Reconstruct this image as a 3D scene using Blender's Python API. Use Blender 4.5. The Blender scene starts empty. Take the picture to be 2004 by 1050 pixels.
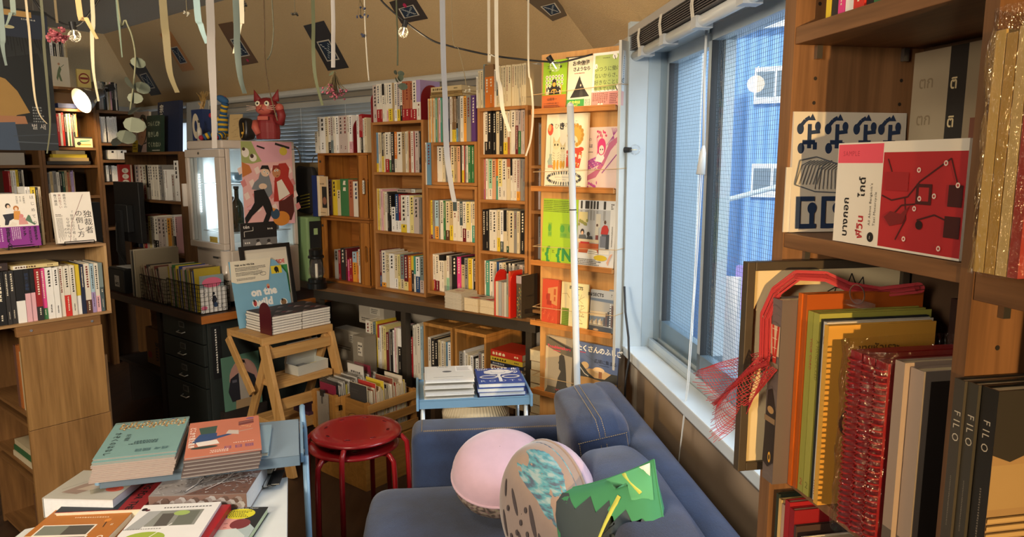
import bpy, math, random
from mathutils import Vector, Matrix
V = Vector
rad, cos, sin, pi = math.radians, math.cos, math.sin, math.pi
MT = Matrix.Translation
scene = bpy.context.scene
COL = scene.collection
rnd = random.Random(7)
# ---------------------------------------------------------------- camera
FPX, PITCH, EYE = 1390.0, math.radians(8.45), 1.46
cam_d = bpy.data.cameras.new('camera')
cam_d.sensor_width = 36.0
cam_d.lens = FPX / 2004.0 * 36.0
cam_d.clip_start = 0.02
cam = bpy.data.objects.new('camera', cam_d)
COL.objects.link(cam)
cam.location = (0, 0, EYE)
cam.rotation_euler = (math.radians(90) - PITCH, 0, 0)
scene.camera = cam
# ---------------------------------------------------------------- view, world, lights
scene.view_settings.view_transform = 'Standard'
scene.view_settings.look = 'None'
scene.view_settings.gamma = 1.0
scene.view_settings.exposure = 0.22
scene.view_settings.use_curve_mapping = False
scene.cycles.use_denoising = True
scene.cycles.max_bounces = 8
world = bpy.data.worlds.new('daylight')
scene.world = world
world.use_nodes = True
wn = world.node_tree.nodes
bg = wn['Background']
sky = wn.new('ShaderNodeTexSky')
sky.sky_type = 'HOSEK_WILKIE'
sky.turbidity = 5.0
sky.ground_albedo = 0.4
sky.sun_direction = V((-0.5, 0.2, 0.75)).normalized()
mx = wn.new('ShaderNodeMixRGB'); mx.inputs[0].default_value = 0.6
mx.inputs[2].default_value = (0.80, 0.90, 1.0, 1)
world.node_tree.links.new(sky.outputs[0], mx.inputs[1])
world.node_tree.links.new(mx.outputs[0], bg.inputs[0])
bg.inputs[1].default_value = 1.9

def light(name, kind, loc, aim, energy, color, **kw):
    d = bpy.data.lights.new(name, kind)
    d.energy = energy; d.color = color
    for k, v in kw.items():
        setattr(d, k, v)
    o = bpy.data.objects.new(name, d); COL.objects.link(o)
    o.location = loc
    o.rotation_euler = (V(aim) - V(loc)).to_track_quat('-Z', 'Y').to_euler()
    return o
# daylight falling in through the side window, from the open sky beyond it
light('window_daylight', 'AREA', (1.55, 1.5, 2.75), (-0.9, 2.4, 0.75), 85, (0.80, 0.90, 1.0), shape='RECTANGLE', size=1.8, size_y=1.2)
# hazy sun on the street side; it comes over the roof from behind the viewer and stays outside
sun = light('sun', 'SUN', (-3.5, -7.5, 8), (0, 0, 0), 3.6, (1.0, 0.96, 0.90), angle=math.radians(3))
# warm lamps of the shop: one far behind the viewer rakes along the bookcase, one under the ceiling is turned on the display rack
light('warm_spotlight', 'SPOT', (0.50, -4.3, 1.25), (0.40, 1.0, 1.17), 900, (1.0, 0.62, 0.24), spot_size=math.radians(12), spot_blend=0.2, shadow_soft_size=0.03)
FBW = lambda x, y, z: ((2.39 + y) * .6374 + x * .7705, (2.39 + y) * .7705 - x * .6374, z)
light('rack_spotlight', 'SPOT', FBW(-2.30, -.66, 1.42), FBW(-1.58, -.20, .93), 15, (1.0, 0.62, 0.20), spot_size=math.radians(58), spot_blend=0.75, shadow_soft_size=0.02)
# warm fill lights added without fixtures: one over the table, one behind the viewer
light('table_fill_light', 'AREA', (-1.0, 1.0, 2.34), (-1.15, 1.9, 0.9), 18, (1.0, 0.84, 0.62), shape='DISK', size=0.6)
light('rear_fill_light', 'SPOT', (-1.6, -1.1, 1.75), (-0.95, 3.2, 1.55), 330, (1.0, 0.84, 0.64), spot_size=math.radians(84), spot_blend=0.5, shadow_soft_size=0.35)

# ---------------------------------------------------------------- frames
def pray(px, py):
    a = (px - 1002) / FPX; b = (525 - py) / FPX
    c, s = math.cos(PITCH), math.sin(PITCH)
    return V((a, c + b * s, -s + b * c))
CAM = V((0, 0, EYE))
def at_z(px, py, z):
    r = pray(px, py); return CAM + r * ((z - EYE) / r.z)
def at_t(px, py, t):
    return CAM + pray(px, py) * t
class Fr:
    """a set of axes standing on the floor: x to the right, y into the wall it faces, z up"""
    def __init__(s, ox, oy, deg):
        s.rot = math.radians(deg)
        s.M = Matrix.Translation((ox, oy, 0)) @ Matrix.Rotation(s.rot, 4, 'Z')
        s.I = s.M.inverted()
    def w(s, x, y, z=0.0):
        return s.M @ V((x, y, z))
    def loc(s, p):
        return s.I @ V(p)
    def px(s, px, py, y=None, z=None, x=None):
        o = s.I @ CAM; d = s.I.to_3x3() @ pray(px, py)
        t = (y - o.y) / d.y if y is not None else (z - o.z) / d.z if z is not None else (x - o.x) / d.x
        return o + d * t
uB = V((.7705, -.6374, 0)); vB = V((.6374, .7705, 0))
FB = Fr(2.39 * vB.x, 2.39 * vB.y, math.degrees(math.atan2(uB.y, uB.x)))      # tall shelves along the back wall
FL = Fr(-2.91 * uB.x, -2.91 * uB.y, math.degrees(math.atan2(vB.y, vB.x)))    # shelves on the other side, square to them
FR = Fr(.369, 1.0, -79.2)                                                    # bookcase beside the camera
FW = Fr(.408, 2.51, -83.6)                                                   # window wall
F0 = Fr(0, 0, 0)
# ---------------------------------------------------------------- materials
def lin(h):
    if isinstance(h, str):
        if len(h) == 3: h = ''.join(c * 2 for c in h)
        h = tuple(int(h[i:i + 2], 16) / 255 for i in (0, 2, 4))
    return tuple(c / 12.92 if c <= .04045 else ((c + .055) / 1.055) ** 2.4 for c in h)
PAL = dict(w='e6dfd0', W='f4f2ee', c='dccdaa', C='c9b285', t='b39a72', b='8a6a48', k='1d1b1b', K='33302f', g='8d8a85', G='b9b5ae',
           r='a3262b', R='d2352b', m='6d1f27', p='e2488f', P='e8b4bd', o='d9792b', O='e8a03a', y='e3c63a', Y='e9d98f', n='3f7a4a', N='27503a',
           q='4d9a86', Q='9fd0ae', B='2c4d7c', L='6f9ab8', l='a9c6d6', d='232b45', v='5b3a78', V='a894c4', s='7a8a8a', S='4b5a5e', u='5c3a2a', U='b06a48', z='c8b8b0', e='dba884')
MATS = {}
def mat(c, rough=.62, metal=0.0, var=.05, scale=18.0, coat=0.0, trans=0.0, sheen=0.0, emit=0.0, bump=0.0, alpha=1.0):
    c = PAL.get(c, c)
    key = (c, rough, metal, var, scale, coat, trans, sheen, emit, bump, alpha)
    if key in MATS: return MATS[key]
    m = bpy.data.materials.new('mat_%d' % len(MATS)); m.use_nodes = True
    nt = m.node_tree; bs = nt.nodes['Principled BSDF']
    col = lin(c)
    tc = nt.nodes.new('ShaderNodeTexCoord')
    no = nt.nodes.new('ShaderNodeTexNoise'); no.inputs['Scale'].default_value = scale; no.inputs['Detail'].default_value = 3
    nt.links.new(tc.outputs['Object'], no.inputs['Vector'])
    ra = nt.nodes.new('ShaderNodeMixRGB')
    ra.inputs[1].default_value = (*[max(0, x * (1 - var)) for x in col], 1)
    ra.inputs[2].default_value = (*[min(1, x * (1 + var)) for x in col], 1)
    nt.links.new(no.outputs['Fac'], ra.inputs[0])
    nt.links.new(ra.outputs[0], bs.inputs['Base Color'])
    bs.inputs['Roughness'].default_value = rough; bs.inputs['Metallic'].default_value = metal
    bs.inputs['Coat Weight'].default_value = coat; bs.inputs['Transmission Weight'].default_value = trans
    bs.inputs['Sheen Weight'].default_value = sheen; bs.inputs['Alpha'].default_value = alpha
    if emit:
        nt.links.new(ra.outputs[0], bs.inputs['Emission Color']); bs.inputs['Emission Strength'].default_value = emit
    if bump:
        bp = nt.nodes.new('ShaderNodeBump'); bp.inputs['Strength'].default_value = bump; bp.inputs['Distance'].default_value = .004
        nt.links.new(no.outputs['Fac'], bp.inputs['Height']); nt.links.new(bp.outputs[0], bs.inputs['Normal'])
    MATS[key] = m; return m
def wood(c1, c2, axis='x', rough=.5, scale=1.0):
    """grain running along one local axis"""
    key = ('wood', c1, c2, axis, rough, scale)
    if key in MATS: return MATS[key]
    m = bpy.data.materials.new('wood_%d' % len(MATS)); m.use_nodes = True
    nt = m.node_tree; bs = nt.nodes['Principled BSDF']
    tc = nt.nodes.new('ShaderNodeTexCoord'); mp = nt.nodes.new('ShaderNodeMapping')
    k = 22 * scale; st = {'x': (k * .06, k, k), 'y': (k, k * .06, k), 'z': (k, k, k * .06)}[axis]
    mp.inputs['Scale'].default_value = st
    nt.links.new(tc.outputs['Object'], mp.inputs['Vector'])
    no = nt.nodes.new('ShaderNodeTexNoise'); no.inputs['Scale'].default_value = 1.0; no.inputs['Detail'].default_value = 5; no.inputs['Distortion'].default_value = 1.6
    nt.links.new(mp.outputs[0], no.inputs['Vector'])
    fi = nt.nodes.new('ShaderNodeTexNoise'); fi.inputs['Scale'].default_value = 7.0; fi.inputs['Detail'].default_value = 2
    nt.links.new(mp.outputs[0], fi.inputs['Vector'])
    ad = nt.nodes.new('ShaderNodeMath'); ad.operation = 'MULTIPLY_ADD'; ad.inputs[1].default_value = .35
    nt.links.new(fi.outputs['Fac'], ad.inputs[0]); nt.links.new(no.outputs['Fac'], ad.inputs[2])
    cr = nt.nodes.new('ShaderNodeValToRGB')
    cr.color_ramp.elements[0].position = .42; cr.color_ramp.elements[1].position = .86
    cr.color_ramp.elements[0].color = (*lin(c2), 1); cr.color_ramp.elements[1].color = (*lin(c1), 1)
    nt.links.new(ad.outputs[0], cr.inputs[0]); nt.links.new(cr.outputs[0], bs.inputs['Base Color'])
    bs.inputs['Roughness'].default_value = rough
    MATS[key] = m; return m
PINE = lambda a='x': wood('b9824a', '8f5c2c', a)
OAK = lambda a='x': wood('b58a58', '93693d', a)
BIRCH = lambda a='x': wood('d0a468', 'b98a4e', a)
# ---------------------------------------------------------------- mesh builder
GLY = {}
def glyph(ch, off=0.0):
    k = (ch, off)
    if k in GLY: return GLY[k]
    c = bpy.data.curves.new('g', 'FONT'); c.body = ch; c.size = 1; c.resolution_u = 2; c.offset = off
    o = bpy.data.objects.new('g', c); COL.objects.link(o)
    e = o.evaluated_get(bpy.context.evaluated_depsgraph_get()); me = e.to_mesh()
    vs = [(v.co.x, v.co.y) for v in me.vertices]; fs = [tuple(p.vertices) for p in me.polygons]
    e.to_mesh_clear(); bpy.data.objects.remove(o); bpy.data.curves.remove(c)
    adv = max((v[0] for v in vs), default=.25) + .07
    if ord(ch) > 0x2e80: adv = 1.0
    GLY[k] = (vs, fs, adv); return GLY[k]
class MB:
    def __init__(s, X=None):
        s.v = []; s.f = []; s.mi = []; s.ms = []; s.X = X
    def m(s, mt):
        if not isinstance(mt, bpy.types.Material): mt = mat(mt)
        if mt not in s.ms: s.ms.append(mt)
        return s.ms.index(mt)
    def add(s, vs, fs, mt):
        n = len(s.v); i = s.m(mt)
        s.v += [tuple(s.X @ V(p)) if s.X else tuple(p) for p in vs]
        s.f += [tuple(n + k for k in f) for f in fs]; s.mi += [i] * len(fs)
    def box(s, x0, x1, y0, y1, z0, z1, mt, X=None):
        p = [V((x, y, z)) for z in (z0, z1) for y in (y0, y1) for x in (x0, x1)]
        if X: p = [X @ q for q in p]
        s.add(p, [(0, 2, 3, 1), (4, 5, 7, 6), (0, 1, 5, 4), (2, 6, 7, 3), (0, 4, 6, 2), (1, 3, 7, 5)], mt)
    def bar(s, a, b, w, h, mt, up=(0, 0, 1)):
        """square bar from a to b"""
        a, b = V(a), V(b); d = (b - a).normalized(); u = V(up)
        r = d.cross(u).normalized(); u = r.cross(d).normalized()
        c = [r * w / 2 + u * h / 2, -r * w / 2 + u * h / 2, -r * w / 2 - u * h / 2, r * w / 2 - u * h / 2]
        s.add([a + k for k in c] + [b + k for k in c], [(3, 2, 1, 0), (4, 5, 6, 7), (0, 1, 5, 4), (1, 2, 6, 5), (2, 3, 7, 6), (3, 0, 4, 7)], mt)
    def tube(s, pts, r, mt, n=8, cap=True):
        pts = [V(p) for p in pts]; rs = r if isinstance(r, (list, tuple)) else [r] * len(pts)
        vs = []; pr = None
        for i, p in enumerate(pts):
            d = (pts[min(i + 1, len(pts) - 1)] - pts[max(i - 1, 0)]).normalized()
            if pr is None: pr = d.cross(V((0.13, .27, .95))).normalized()
            pr = (pr - d * pr.dot(d)).normalized(); q = d.cross(pr)
            vs += [p + (pr * math.cos(2 * math.pi * k / n) + q * math.sin(2 * math.pi * k / n)) * rs[i] for k in range(n)]
        fs = [(i * n + k, i * n + (k + 1) % n, (i + 1) * n + (k + 1) % n, (i + 1) * n + k) for i in range(len(pts) - 1) for k in range(n)]
        if cap: fs += [tuple(range(n - 1, -1, -1)), tuple((len(pts) - 1) * n + k for k in range(n))]
        s.add(vs, fs, mt)
    def cyl(s, a, b, r, mt, n=16, r2=None):
        s.tube([a, b], [r, r if r2 is None else r2], mt, n)
    def lathe(s, prof, mt, n=24, X=None, sx=1, sy=1):
        vs = [V((r * math.cos(2 * math.pi * k / n) * sx, r * math.sin(2 * math.pi * k / n) * sy, z)) for r, z in prof for k in range(n)]
        if X: vs = [X @ q for q in vs]
        fs = [(i * n + k, i * n + (k + 1) % n, (i + 1) * n + (k + 1) % n, (i + 1) * n + k) for i in range(len(prof) - 1) for k in range(n)]
        fs += [tuple(range(n - 1, -1, -1)), tuple((len(prof) - 1) * n + k for k in range(n))]
        s.add(vs, fs, mt)
    def poly(s, pts, mt):
        s.add(pts, [tuple(range(len(pts)))], mt)
    def prism(s, pts, d, mt):
        """flat outline (3D points) pushed along vector d"""
        pts = [V(p) for p in pts]; n = len(pts); d = V(d)
        s.add(pts + [p + d for p in pts], [tuple(range(n - 1, -1, -1)), tuple(range(n, 2 * n))] + [(k, (k + 1) % n, n + (k + 1) % n, n + k) for k in range(n)], mt)
    def loft(s, rings, mt, cap=True):
        n = len(rings[0]); vs = [p for r in rings for p in r]
        fs = [(i * n + k, i * n + (k + 1) % n, (i + 1) * n + (k + 1) % n, (i + 1) * n + k) for i in range(len(rings) - 1) for k in range(n)]
        if cap: fs += [tuple(range(n - 1, -1, -1)), tuple((len(rings) - 1) * n + k for k in range(n))]
        s.add(vs, fs, mt)
    def ball(s, c, r, mt, n=12, sx=1, sy=1, sz=1, X=None):
        c = V(c); m_ = n // 2
        vs = [V((math.sin(math.pi * i / m_) * math.cos(2 * math.pi * k / n) * r * sx, math.sin(math.pi * i / m_) * math.sin(2 * math.pi * k / n) * r * sy, math.cos(math.pi * i / m_) * r * sz)) for i in range(m_ + 1) for k in range(n)]
        vs = [(X @ p if X else p) + c for p in vs]
        s.add(vs, [(i * n + k, (i + 1) * n + k, (i + 1) * n + (k + 1) % n, i * n + (k + 1) % n) for i in range(m_) for k in range(n)], mt)
    def build(s, name, parent=None, smooth=False, bevel=0, sub=0, weld=False):
        me = bpy.data.meshes.new(name); me.from_pydata(s.v, [], s.f)
        for mt in s.ms: me.materials.append(mt)
        me.polygons.foreach_set('material_index', s.mi)
        if smooth: me.polygons.foreach_set('use_smooth', [True] * len(s.f))
        o = bpy.data.objects.new(name, me); COL.objects.link(o)
        if parent: o.parent = parent
        if weld:
            w_ = o.modifiers.new('weld', 'WELD'); w_.merge_threshold = 1e-5
        if bevel:
            b = o.modifiers.new('bevel', 'BEVEL'); b.width = bevel; b.segments = 2; b.limit_method = 'ANGLE'
        if sub:
            b = o.modifiers.new('sub', 'SUBSURF'); b.levels = sub; b.render_levels = sub
        me.update(); return o
class Art:
    """flat print on a surface: unit coordinates x to the right, y up, each stroke laid over the last"""
    def __init__(s, mb, O, X, Y, step=.00004):
        s.mb = mb; s.O = V(O); s.X = V(X); s.Y = V(Y); s.N = s.X.cross(s.Y).normalized(); s.k = 0; s.step = step
        s.asp = s.Y.length / s.X.length
    def p(s, x, y): return s.O + s.X * x + s.Y * y + s.N * (s.k * s.step)
    def rect(s, x0, y0, x1, y1, c):
        s.k += 1; s.mb.poly([s.p(x0, y0), s.p(x1, y0), s.p(x1, y1), s.p(x0, y1)], c); return s
    def poly(s, pts, c):
        s.k += 1; s.mb.poly([s.p(*q) for q in pts], c); return s
    def ell(s, cx, cy, rx, ry, c, n=20, rot=0):
        s.k += 1; cr, sr = math.cos(rot), math.sin(rot)
        q = [(math.cos(2 * math.pi * i / n) * rx, math.sin(2 * math.pi * i / n) * ry) for i in range(n)]
        s.mb.poly([s.p(cx + a * cr - b * sr / 1, cy + a * sr + b * cr) for a, b in q], c); return s
    def line(s, pts, w, c):
        s.k += 1; A = s.asp
        for (x0, y0), (x1, y1) in zip(pts, pts[1:]):
            dx, dy = x1 - x0, (y1 - y0) * A; L = math.hypot(dx, dy) or 1
            nx, ny = -dy / L * w / 2, dx / L * w / 2 / A
            s.mb.poly([s.p(x0 - nx, y0 - ny), s.p(x1 - nx, y1 - ny), s.p(x1 + nx, y1 + ny), s.p(x0 + nx, y0 + ny)], c)
        return s
    def text(s, t, x, y, h, c, vert=False, rot=0, bold=0.0, gap=1.0, wide=1.0):
        """h: letter size as a share of the height; (x, y) the lower left of the first letter (vertical: its upper left)"""
        s.k += 1; sz = h * s.Y.length; ex, ey = s.X.normalized() * wide, s.Y.normalized()
        if rot:
            cr, sr = math.cos(rot), math.sin(rot); ex, ey = ex * cr + ey * sr, ey * cr - ex * sr
        o = s.p(x, y); pen = 0.0
        for ch in t:
            if ch == '\n': continue
            if ch == ' ': pen += .35 * gap; continue
            vs, fs, adv = glyph(ch, bold)
            if vert: base = o - ey * sz * (pen + .86)
            else: base = o + ex * sz * pen
            s.mb.add([base + ex * (a * sz) + ey * (b * sz) for a, b in vs], fs, c)
            pen += (1.05 if vert else adv) * gap
        return s
    def scrib(s, x0, y0, x1, y1, rows, c, fill=.55, vert=False, seed=0):
        """lines of small print too small to read"""
        s.k += 1; r = random.Random(seed + int(rows * 77))
        for i in range(rows):
            if vert:
                w = (x1 - x0) / rows; cx = x0 + (i + .5) * w; y = y1; e = y1 - (y1 - y0) * r.uniform(.75, 1)
                st = w * fill / s.asp
                while y - st > e:
                    d = st * r.uniform(.7, 1.0); q = w * fill / 2
                    s.mb.poly([s.p(cx - q, y - d), s.p(cx + q, y - d), s.p(cx + q * r.uniform(.3, 1), y - d * .55), s.p(cx + q, y), s.p(cx - q * r.uniform(.2, 1), y)], c); y -= st * 1.35
            else:
                h = (y1 - y0) / rows; cy = y1 - (i + .5) * h; x = x0; e = x0 + (x1 - x0) * r.uniform(.75, 1)
                st = h * fill * s.asp
                while x + st < e:
                    d = st * r.uniform(.6, 1.3); q = h * fill / 2
                    s.mb.poly([s.p(x, cy - q), s.p(x + d, cy - q), s.p(x + d, cy + q * r.uniform(.2, 1)), s.p(x + d * .5, cy + q), s.p(x, cy + q * r.uniform(.2, 1))], c); x += d + st * .45
        return s
# ---------------------------------------------------------------- things
def tag(o, label, cat, group=None, kind=None):
    o['label'] = label; o['category'] = cat
    if group: o['group'] = group
    if kind: o['kind'] = kind
    return o
def thing(name, label, cat, M, group=None):
    o = bpy.data.objects.new(name, None); COL.objects.link(o); o.empty_display_size = .05
    o.matrix_world = M; return tag(o, label, cat, group)
def TM(fr, x, y, z, rot=0.0):
    return fr.M @ Matrix.Translation((x, y, z)) @ Matrix.Rotation(rot, 4, 'Z')
def struct(o):
    o['kind'] = 'structure'; return o
def place(o, M):
    o.matrix_world = M; return o
def dup(root, M, label=None, group=None):
    r = root.copy(); COL.objects.link(r); r.matrix_world = M
    if label: r['label'] = label
    if group: r['group'] = group
    for ch in [c for c in root.children]:
        c = ch.copy(); COL.objects.link(c); c.parent = r
        for g in [q for q in ch.children]:
            d = g.copy(); COL.objects.link(d); d.parent = c
    return r
ORD = 'first second third fourth fifth sixth seventh eighth ninth tenth eleventh twelfth thirteenth fourteenth fifteenth sixteenth seventeenth eighteenth nineteenth twentieth twenty-first twenty-second twenty-third twenty-fourth twenty-fifth twenty-sixth twenty-seventh twenty-eighth'.split()
# ================================================================ the room
FLOORW = wood('4a3527', '34241a', 'y', .45, .5)
CEIL = mat('cdb083', .95, var=.16, scale=260, bump=.7)
WALLM = mat('b8ad9c', .9, var=.04)
WHITE = mat('b9c6cf', .45, var=.03)
def quad(name, pts, mt, flip=False):
    m = MB(); m.poly(pts, mt); return struct(m.build(name))
# wall lines (plan): back wall, window wall, wall behind the camera, wall on the other side
BY = 0.34                                   # the back wall stands this far behind the fronts of the tall shelves
LS = -6.25                                  # where the back wall ends (its own x)
def line_int(p, d, q, e):
    D = d.x * e.y - d.y * e.x; k = ((q.x - p.x) * e.y - (q.y - p.y) * e.x) / D; return V((p.x + d.x * k, p.y + d.y * k, 0))
wdir = FW.M.to_3x3() @ V((1, 0, 0))
P_back, P_win = FB.w(0, BY), FW.w(0, .06)
cBW = line_int(P_back, uB, P_win, wdir)
cBL = FB.w(LS, BY)
cWR = FW.w(7.6, .06)
cLR = cBL - vB * 9.5
ZB, ZC, RUN = 1.915, 2.40, 0.46             # the sloped ceiling: its foot, its top, how far it leans in
def inner(run):
    """corners of the flat ceiling"""
    b0, w0, l0 = FB.w(0, BY - run), FW.w(0, .06 - run), cBL + uB * run
    return (line_int(b0, uB, l0, vB), line_int(b0, uB, w0, wdir), FW.w(7.6, .06 - run), cLR + uB * run)
iBL, iBW, iWR, iLR = inner(RUN)
up = lambda p, z: V((p.x, p.y, z))
m = MB(); m.poly([up(cBL, 0), up(cLR, 0), up(cWR, 0), up(cBW, 0)], FLOORW); struct(m.build('floor'))
quad('ceiling', [up(iBL, ZC), up(iBW, ZC), up(iWR, ZC), up(iLR, ZC)], mat('a89c88', .95, var=.2, scale=170, bump=.8))
quad('ceiling_slope_back', [up(cBL, ZB), up(cBW, ZB), up(iBW, ZC), up(iBL, ZC)], CEIL)
quad('ceiling_slope_right', [up(cBW, ZB), up(cWR, ZB), up(iWR, ZC), up(iBW, ZC)], CEIL)
quad('ceiling_slope_left', [up(cLR, ZB), up(cBL, ZB), up(iBL, ZC), up(iLR, ZC)], CEIL)
quad('wall_left', [up(cLR, 0), up(cBL, 0), up(cBL, ZB), up(cLR, ZB)], WALLM)
m = MB(); m.poly([up(cWR, 0), up(cLR, 0), up(cLR, ZB), up(cWR, ZB)], WALLM); m.poly([up(cWR, ZB), up(cLR, ZB), up(iLR, ZC), up(iWR, ZC)], CEIL); struct(m.build('wall_front'))
# back wall with its long window
xE = FB.loc(cBW).x
wx0, wx1, wz0, wz1 = LS + .1, -1.95, .95, 1.80
m = MB()
for x0, x1, z0, z1 in ((LS, xE, 0, wz0), (LS, xE, wz1, ZB), (LS, wx0, wz0, wz1), (wx1, xE, wz0, wz1)):
    m.poly([(x0, BY, z0), (x1, BY, z0), (x1, BY, z1), (x0, BY, z1)], WALLM)
struct(place(m.build('wall_back'), FB.M))
m = MB(); ml = mat('aeb4b6', .35, .6)
for z in (wz0, wz1 - .03): m.box(wx0, wx1, BY, BY + .06, z, z + .03, ml)
for k in range(5):
    x = wx0 + (wx1 - wx0) * k / 4; m.box(x - .015, x + .015, BY, BY + .06, wz0, wz1, ml)
fro = bpy.data.materials.new('frosted_glass'); fro.use_nodes = True
nt = fro.node_tree; nt.nodes.clear()
o_ = nt.nodes.new('ShaderNodeOutputMaterial'); tl = nt.nodes.new('ShaderNodeBsdfTranslucent'); gl_ = nt.nodes.new('ShaderNodeBsdfGlossy'); ms_ = nt.nodes.new('ShaderNodeMixShader')
tl.inputs[0].default_value = (.9, .95, 1, 1); gl_.inputs['Roughness'].default_value = .3; ms_.inputs[0].default_value = .08
no_ = nt.nodes.new('ShaderNodeTexNoise'); no_.inputs['Scale'].default_value = 120
bp_ = nt.nodes.new('ShaderNodeBump'); bp_.inputs['Strength'].default_value = .3
nt.links.new(no_.outputs[0], bp_.inputs['Height']); nt.links.new(bp_.outputs[0], gl_.inputs['Normal'])
nt.links.new(tl.outputs[0], ms_.inputs[1]); nt.links.new(gl_.outputs[0], ms_.inputs[2]); nt.links.new(ms_.outputs[0], o_.inputs[0])
m.poly([(wx0, BY + .03, wz0), (wx1, BY + .03, wz0), (wx1, BY + .03, wz1), (wx0, BY + .03, wz1)], fro)
struct(place(m.build('window_2'), FB.M))
m = MB(); m.tube([(LS + .02, BY - .05, ZB - .02), (xE - .3, BY - .05, ZB - .02)], .022, mat('c9cac6', .5), 10); m.box(LS + .02, xE - .3, BY - .03, BY - .002, ZB - .07, ZB - .01, mat('8d8578', .6))
struct(place(m.build('trim_1', smooth=False), FB.M))
# ---------------------------------------------------------------- window wall
SZ = .80                                    # sill height
WX1 = 7.6
jx = 0.0
gx0, gz0, gz1 = .004, .84, 1.835
m = MB(); brn = mat('9c8874', .9, var=.05)
m.poly([(jx - .3, .06, 0), (WX1, .06, 0), (WX1, .06, SZ), (jx - .3, .06, SZ)], brn)
m.poly([(jx, .06, gz1), (WX1, .06, gz1), (WX1, .06, ZB), (jx, .06, ZB)], mat('a59f95', .8))
m.box(2.75, WX1, .06, .3, SZ, gz1, WALLM)
struct(place(m.build('wall_right'), FW.M))
# jamb
m = MB()
m.box(jx - .03, jx, -.005, .062, SZ, ZB + .02, WHITE); m.box(jx - .9, jx - .03, .05, .085, 0, ZB + .02, WALLM)
m.box(jx - .05, jx + .002, .062, .105, SZ - .02, ZB, mat('9fb0bc', .4)); m.box(jx - .05, jx + .004, .105, .25, SZ - .02, ZB, mat('7f93a2', .4))
struct(place(m.build('trim_2'), FW.M))
m = MB(); m.box(jx - .03, 2.75, 0, .086, SZ - .035, SZ, mat('cfd8de', .35, var=.02)); m.box(jx, 2.75, .02, .06, SZ - .06, SZ - .035, mat('6f665c'))
struct(place(m.build('windowsill', bevel=.004), FW.M))
# aluminium window with two sliding sashes
alu = mat('aebbc4', .38, .25, var=.02); gask = mat('23272b', .6)
MUL = FW.px(1386, 400, y=.105).x                                   # where the sashes meet
m = MB()
m.box(gx0, 2.75, .087, .25, SZ - .02, SZ + .012, alu)
for y in (.088, .122, .156): m.box(gx0, 2.75, y, y + .012, SZ, SZ + .032, alu)
m.box(gx0, 2.75, .07, .25, gz1, gz1 + .05, alu)
m.box(2.72, 2.75, .10, .30, SZ, gz1, alu)
fw = struct(place(m.build('window_1'), FW.M))
def sash(x0, x1, y, name):
    m = MB()
    m.box(x0, x0 + .024, y, y + .03, SZ + .03, gz1, alu); m.box(x1 - .024, x1, y, y + .03, SZ + .03, gz1, alu)
    m.box(x0, x1, y, y + .03, SZ + .03, SZ + .10, mat('7e93a2', .35, .6)); m.box(x0, x1, y, y + .03, gz1 - .04, gz1, alu)
    m.box(x0 + .024, x0 + .027, y - .001, y + .031, SZ + .1, gz1 - .04, gask); m.box(x1 - .027, x1 - .024, y - .001, y + .031, SZ + .1, gz1 - .04, gask)
    f = struct(place(m.build(name), FW.M))
    g = MB(); g.poly([(x0 + .03, y + .012, SZ + .09), (x1 - .03, y + .012, SZ + .09), (x1 - .03, y + .012, gz1 - .03), (x0 + .03, y + .012, gz1 - .03)], GLASS)
    gg = g.build('glass_pane', f)
    # wires cast into the safety glass
    w = MB(); wm = mat('5a6670', .5, .5); r = .00024; st = .0108
    k = x0 + .04
    while k < x1 - .04:
        w.box(k - r, k + r, y + .0135, y + .0145, SZ + .10, gz1 - .04, wm); k += st
    k = SZ + .11
    while k < gz1 - .04:
        w.box(x0 + .035, x1 - .035, y + .0135, y + .0145, k - r, k + r, wm); k += st
    w.build('wire_mesh', f)
gm = bpy.data.materials.new('clear_glass'); gm.use_nodes = True
nt = gm.node_tree; nt.nodes.clear()
o_ = nt.nodes.new('ShaderNodeOutputMaterial'); tr = nt.nodes.new('ShaderNodeBsdfTransparent'); gl_ = nt.nodes.new('ShaderNodeBsdfGlossy'); ms_ = nt.nodes.new('ShaderNodeMixShader')
gl_.inputs['Roughness'].default_value = .02; tr.inputs[0].default_value = (.93, .97, .98, 1); ms_.inputs[0].default_value = .05
nt.links.new(tr.outputs[0], ms_.inputs[1]); nt.links.new(gl_.outputs[0], ms_.inputs[2]); nt.links.new(ms_.outputs[0], o_.inputs[0])
GLASS = gm
sash(gx0 + .003, MUL + .03, .126, 'window_3')
sash(MUL - .008, 2.72, .092, 'window_4')
# ---------------------------------------------------------------- outside
out = MB()
blu = bpy.data.materials.new('corrugated_blue'); blu.use_nodes = True
nt = blu.node_tree; bs = nt.nodes['Principled BSDF']; tc = nt.nodes.new('ShaderNodeTexCoord'); wv = nt.nodes.new('ShaderNodeTexWave')
wv.wave_type = 'BANDS'; wv.bands_direction = 'X'; wv.inputs['Scale'].default_value = 1.6; wv.inputs['Distortion'].default_value = 0
nt.links.new(tc.outputs['Object'], wv.inputs['Vector']); cr = nt.nodes.new('ShaderNodeValToRGB')
cr.color_ramp.elements[0].color = (*lin('6f9bd0'), 1); cr.color_ramp.elements[1].color = (*lin('8db4e2'), 1)
nt.links.new(wv.outputs['Fac'], cr.inputs[0]); nt.links.new(cr.outputs[0], bs.inputs['Base Color']); bs.inputs['Roughness'].default_value = .6
p0 = at_t(1433, 300, 13.0)
FO = Fr(p0.x, p0.y, -36)
def opx(x, y, d=0): q = FO.px(x, y, y=d); return q.x, q.z
zt = opx(1480, 59)[1]; zb = opx(1480, 1000)[1]
bl = thing('blue_building', 'blue corrugated apartment block seen through the window, white balcony rail on top', 'building', FO.M)
m = MB(); xl = opx(1330, 300)[0]; m.box(xl, 9, 0, 5, zb, zt, blu); m.build('wall', bl)
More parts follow.
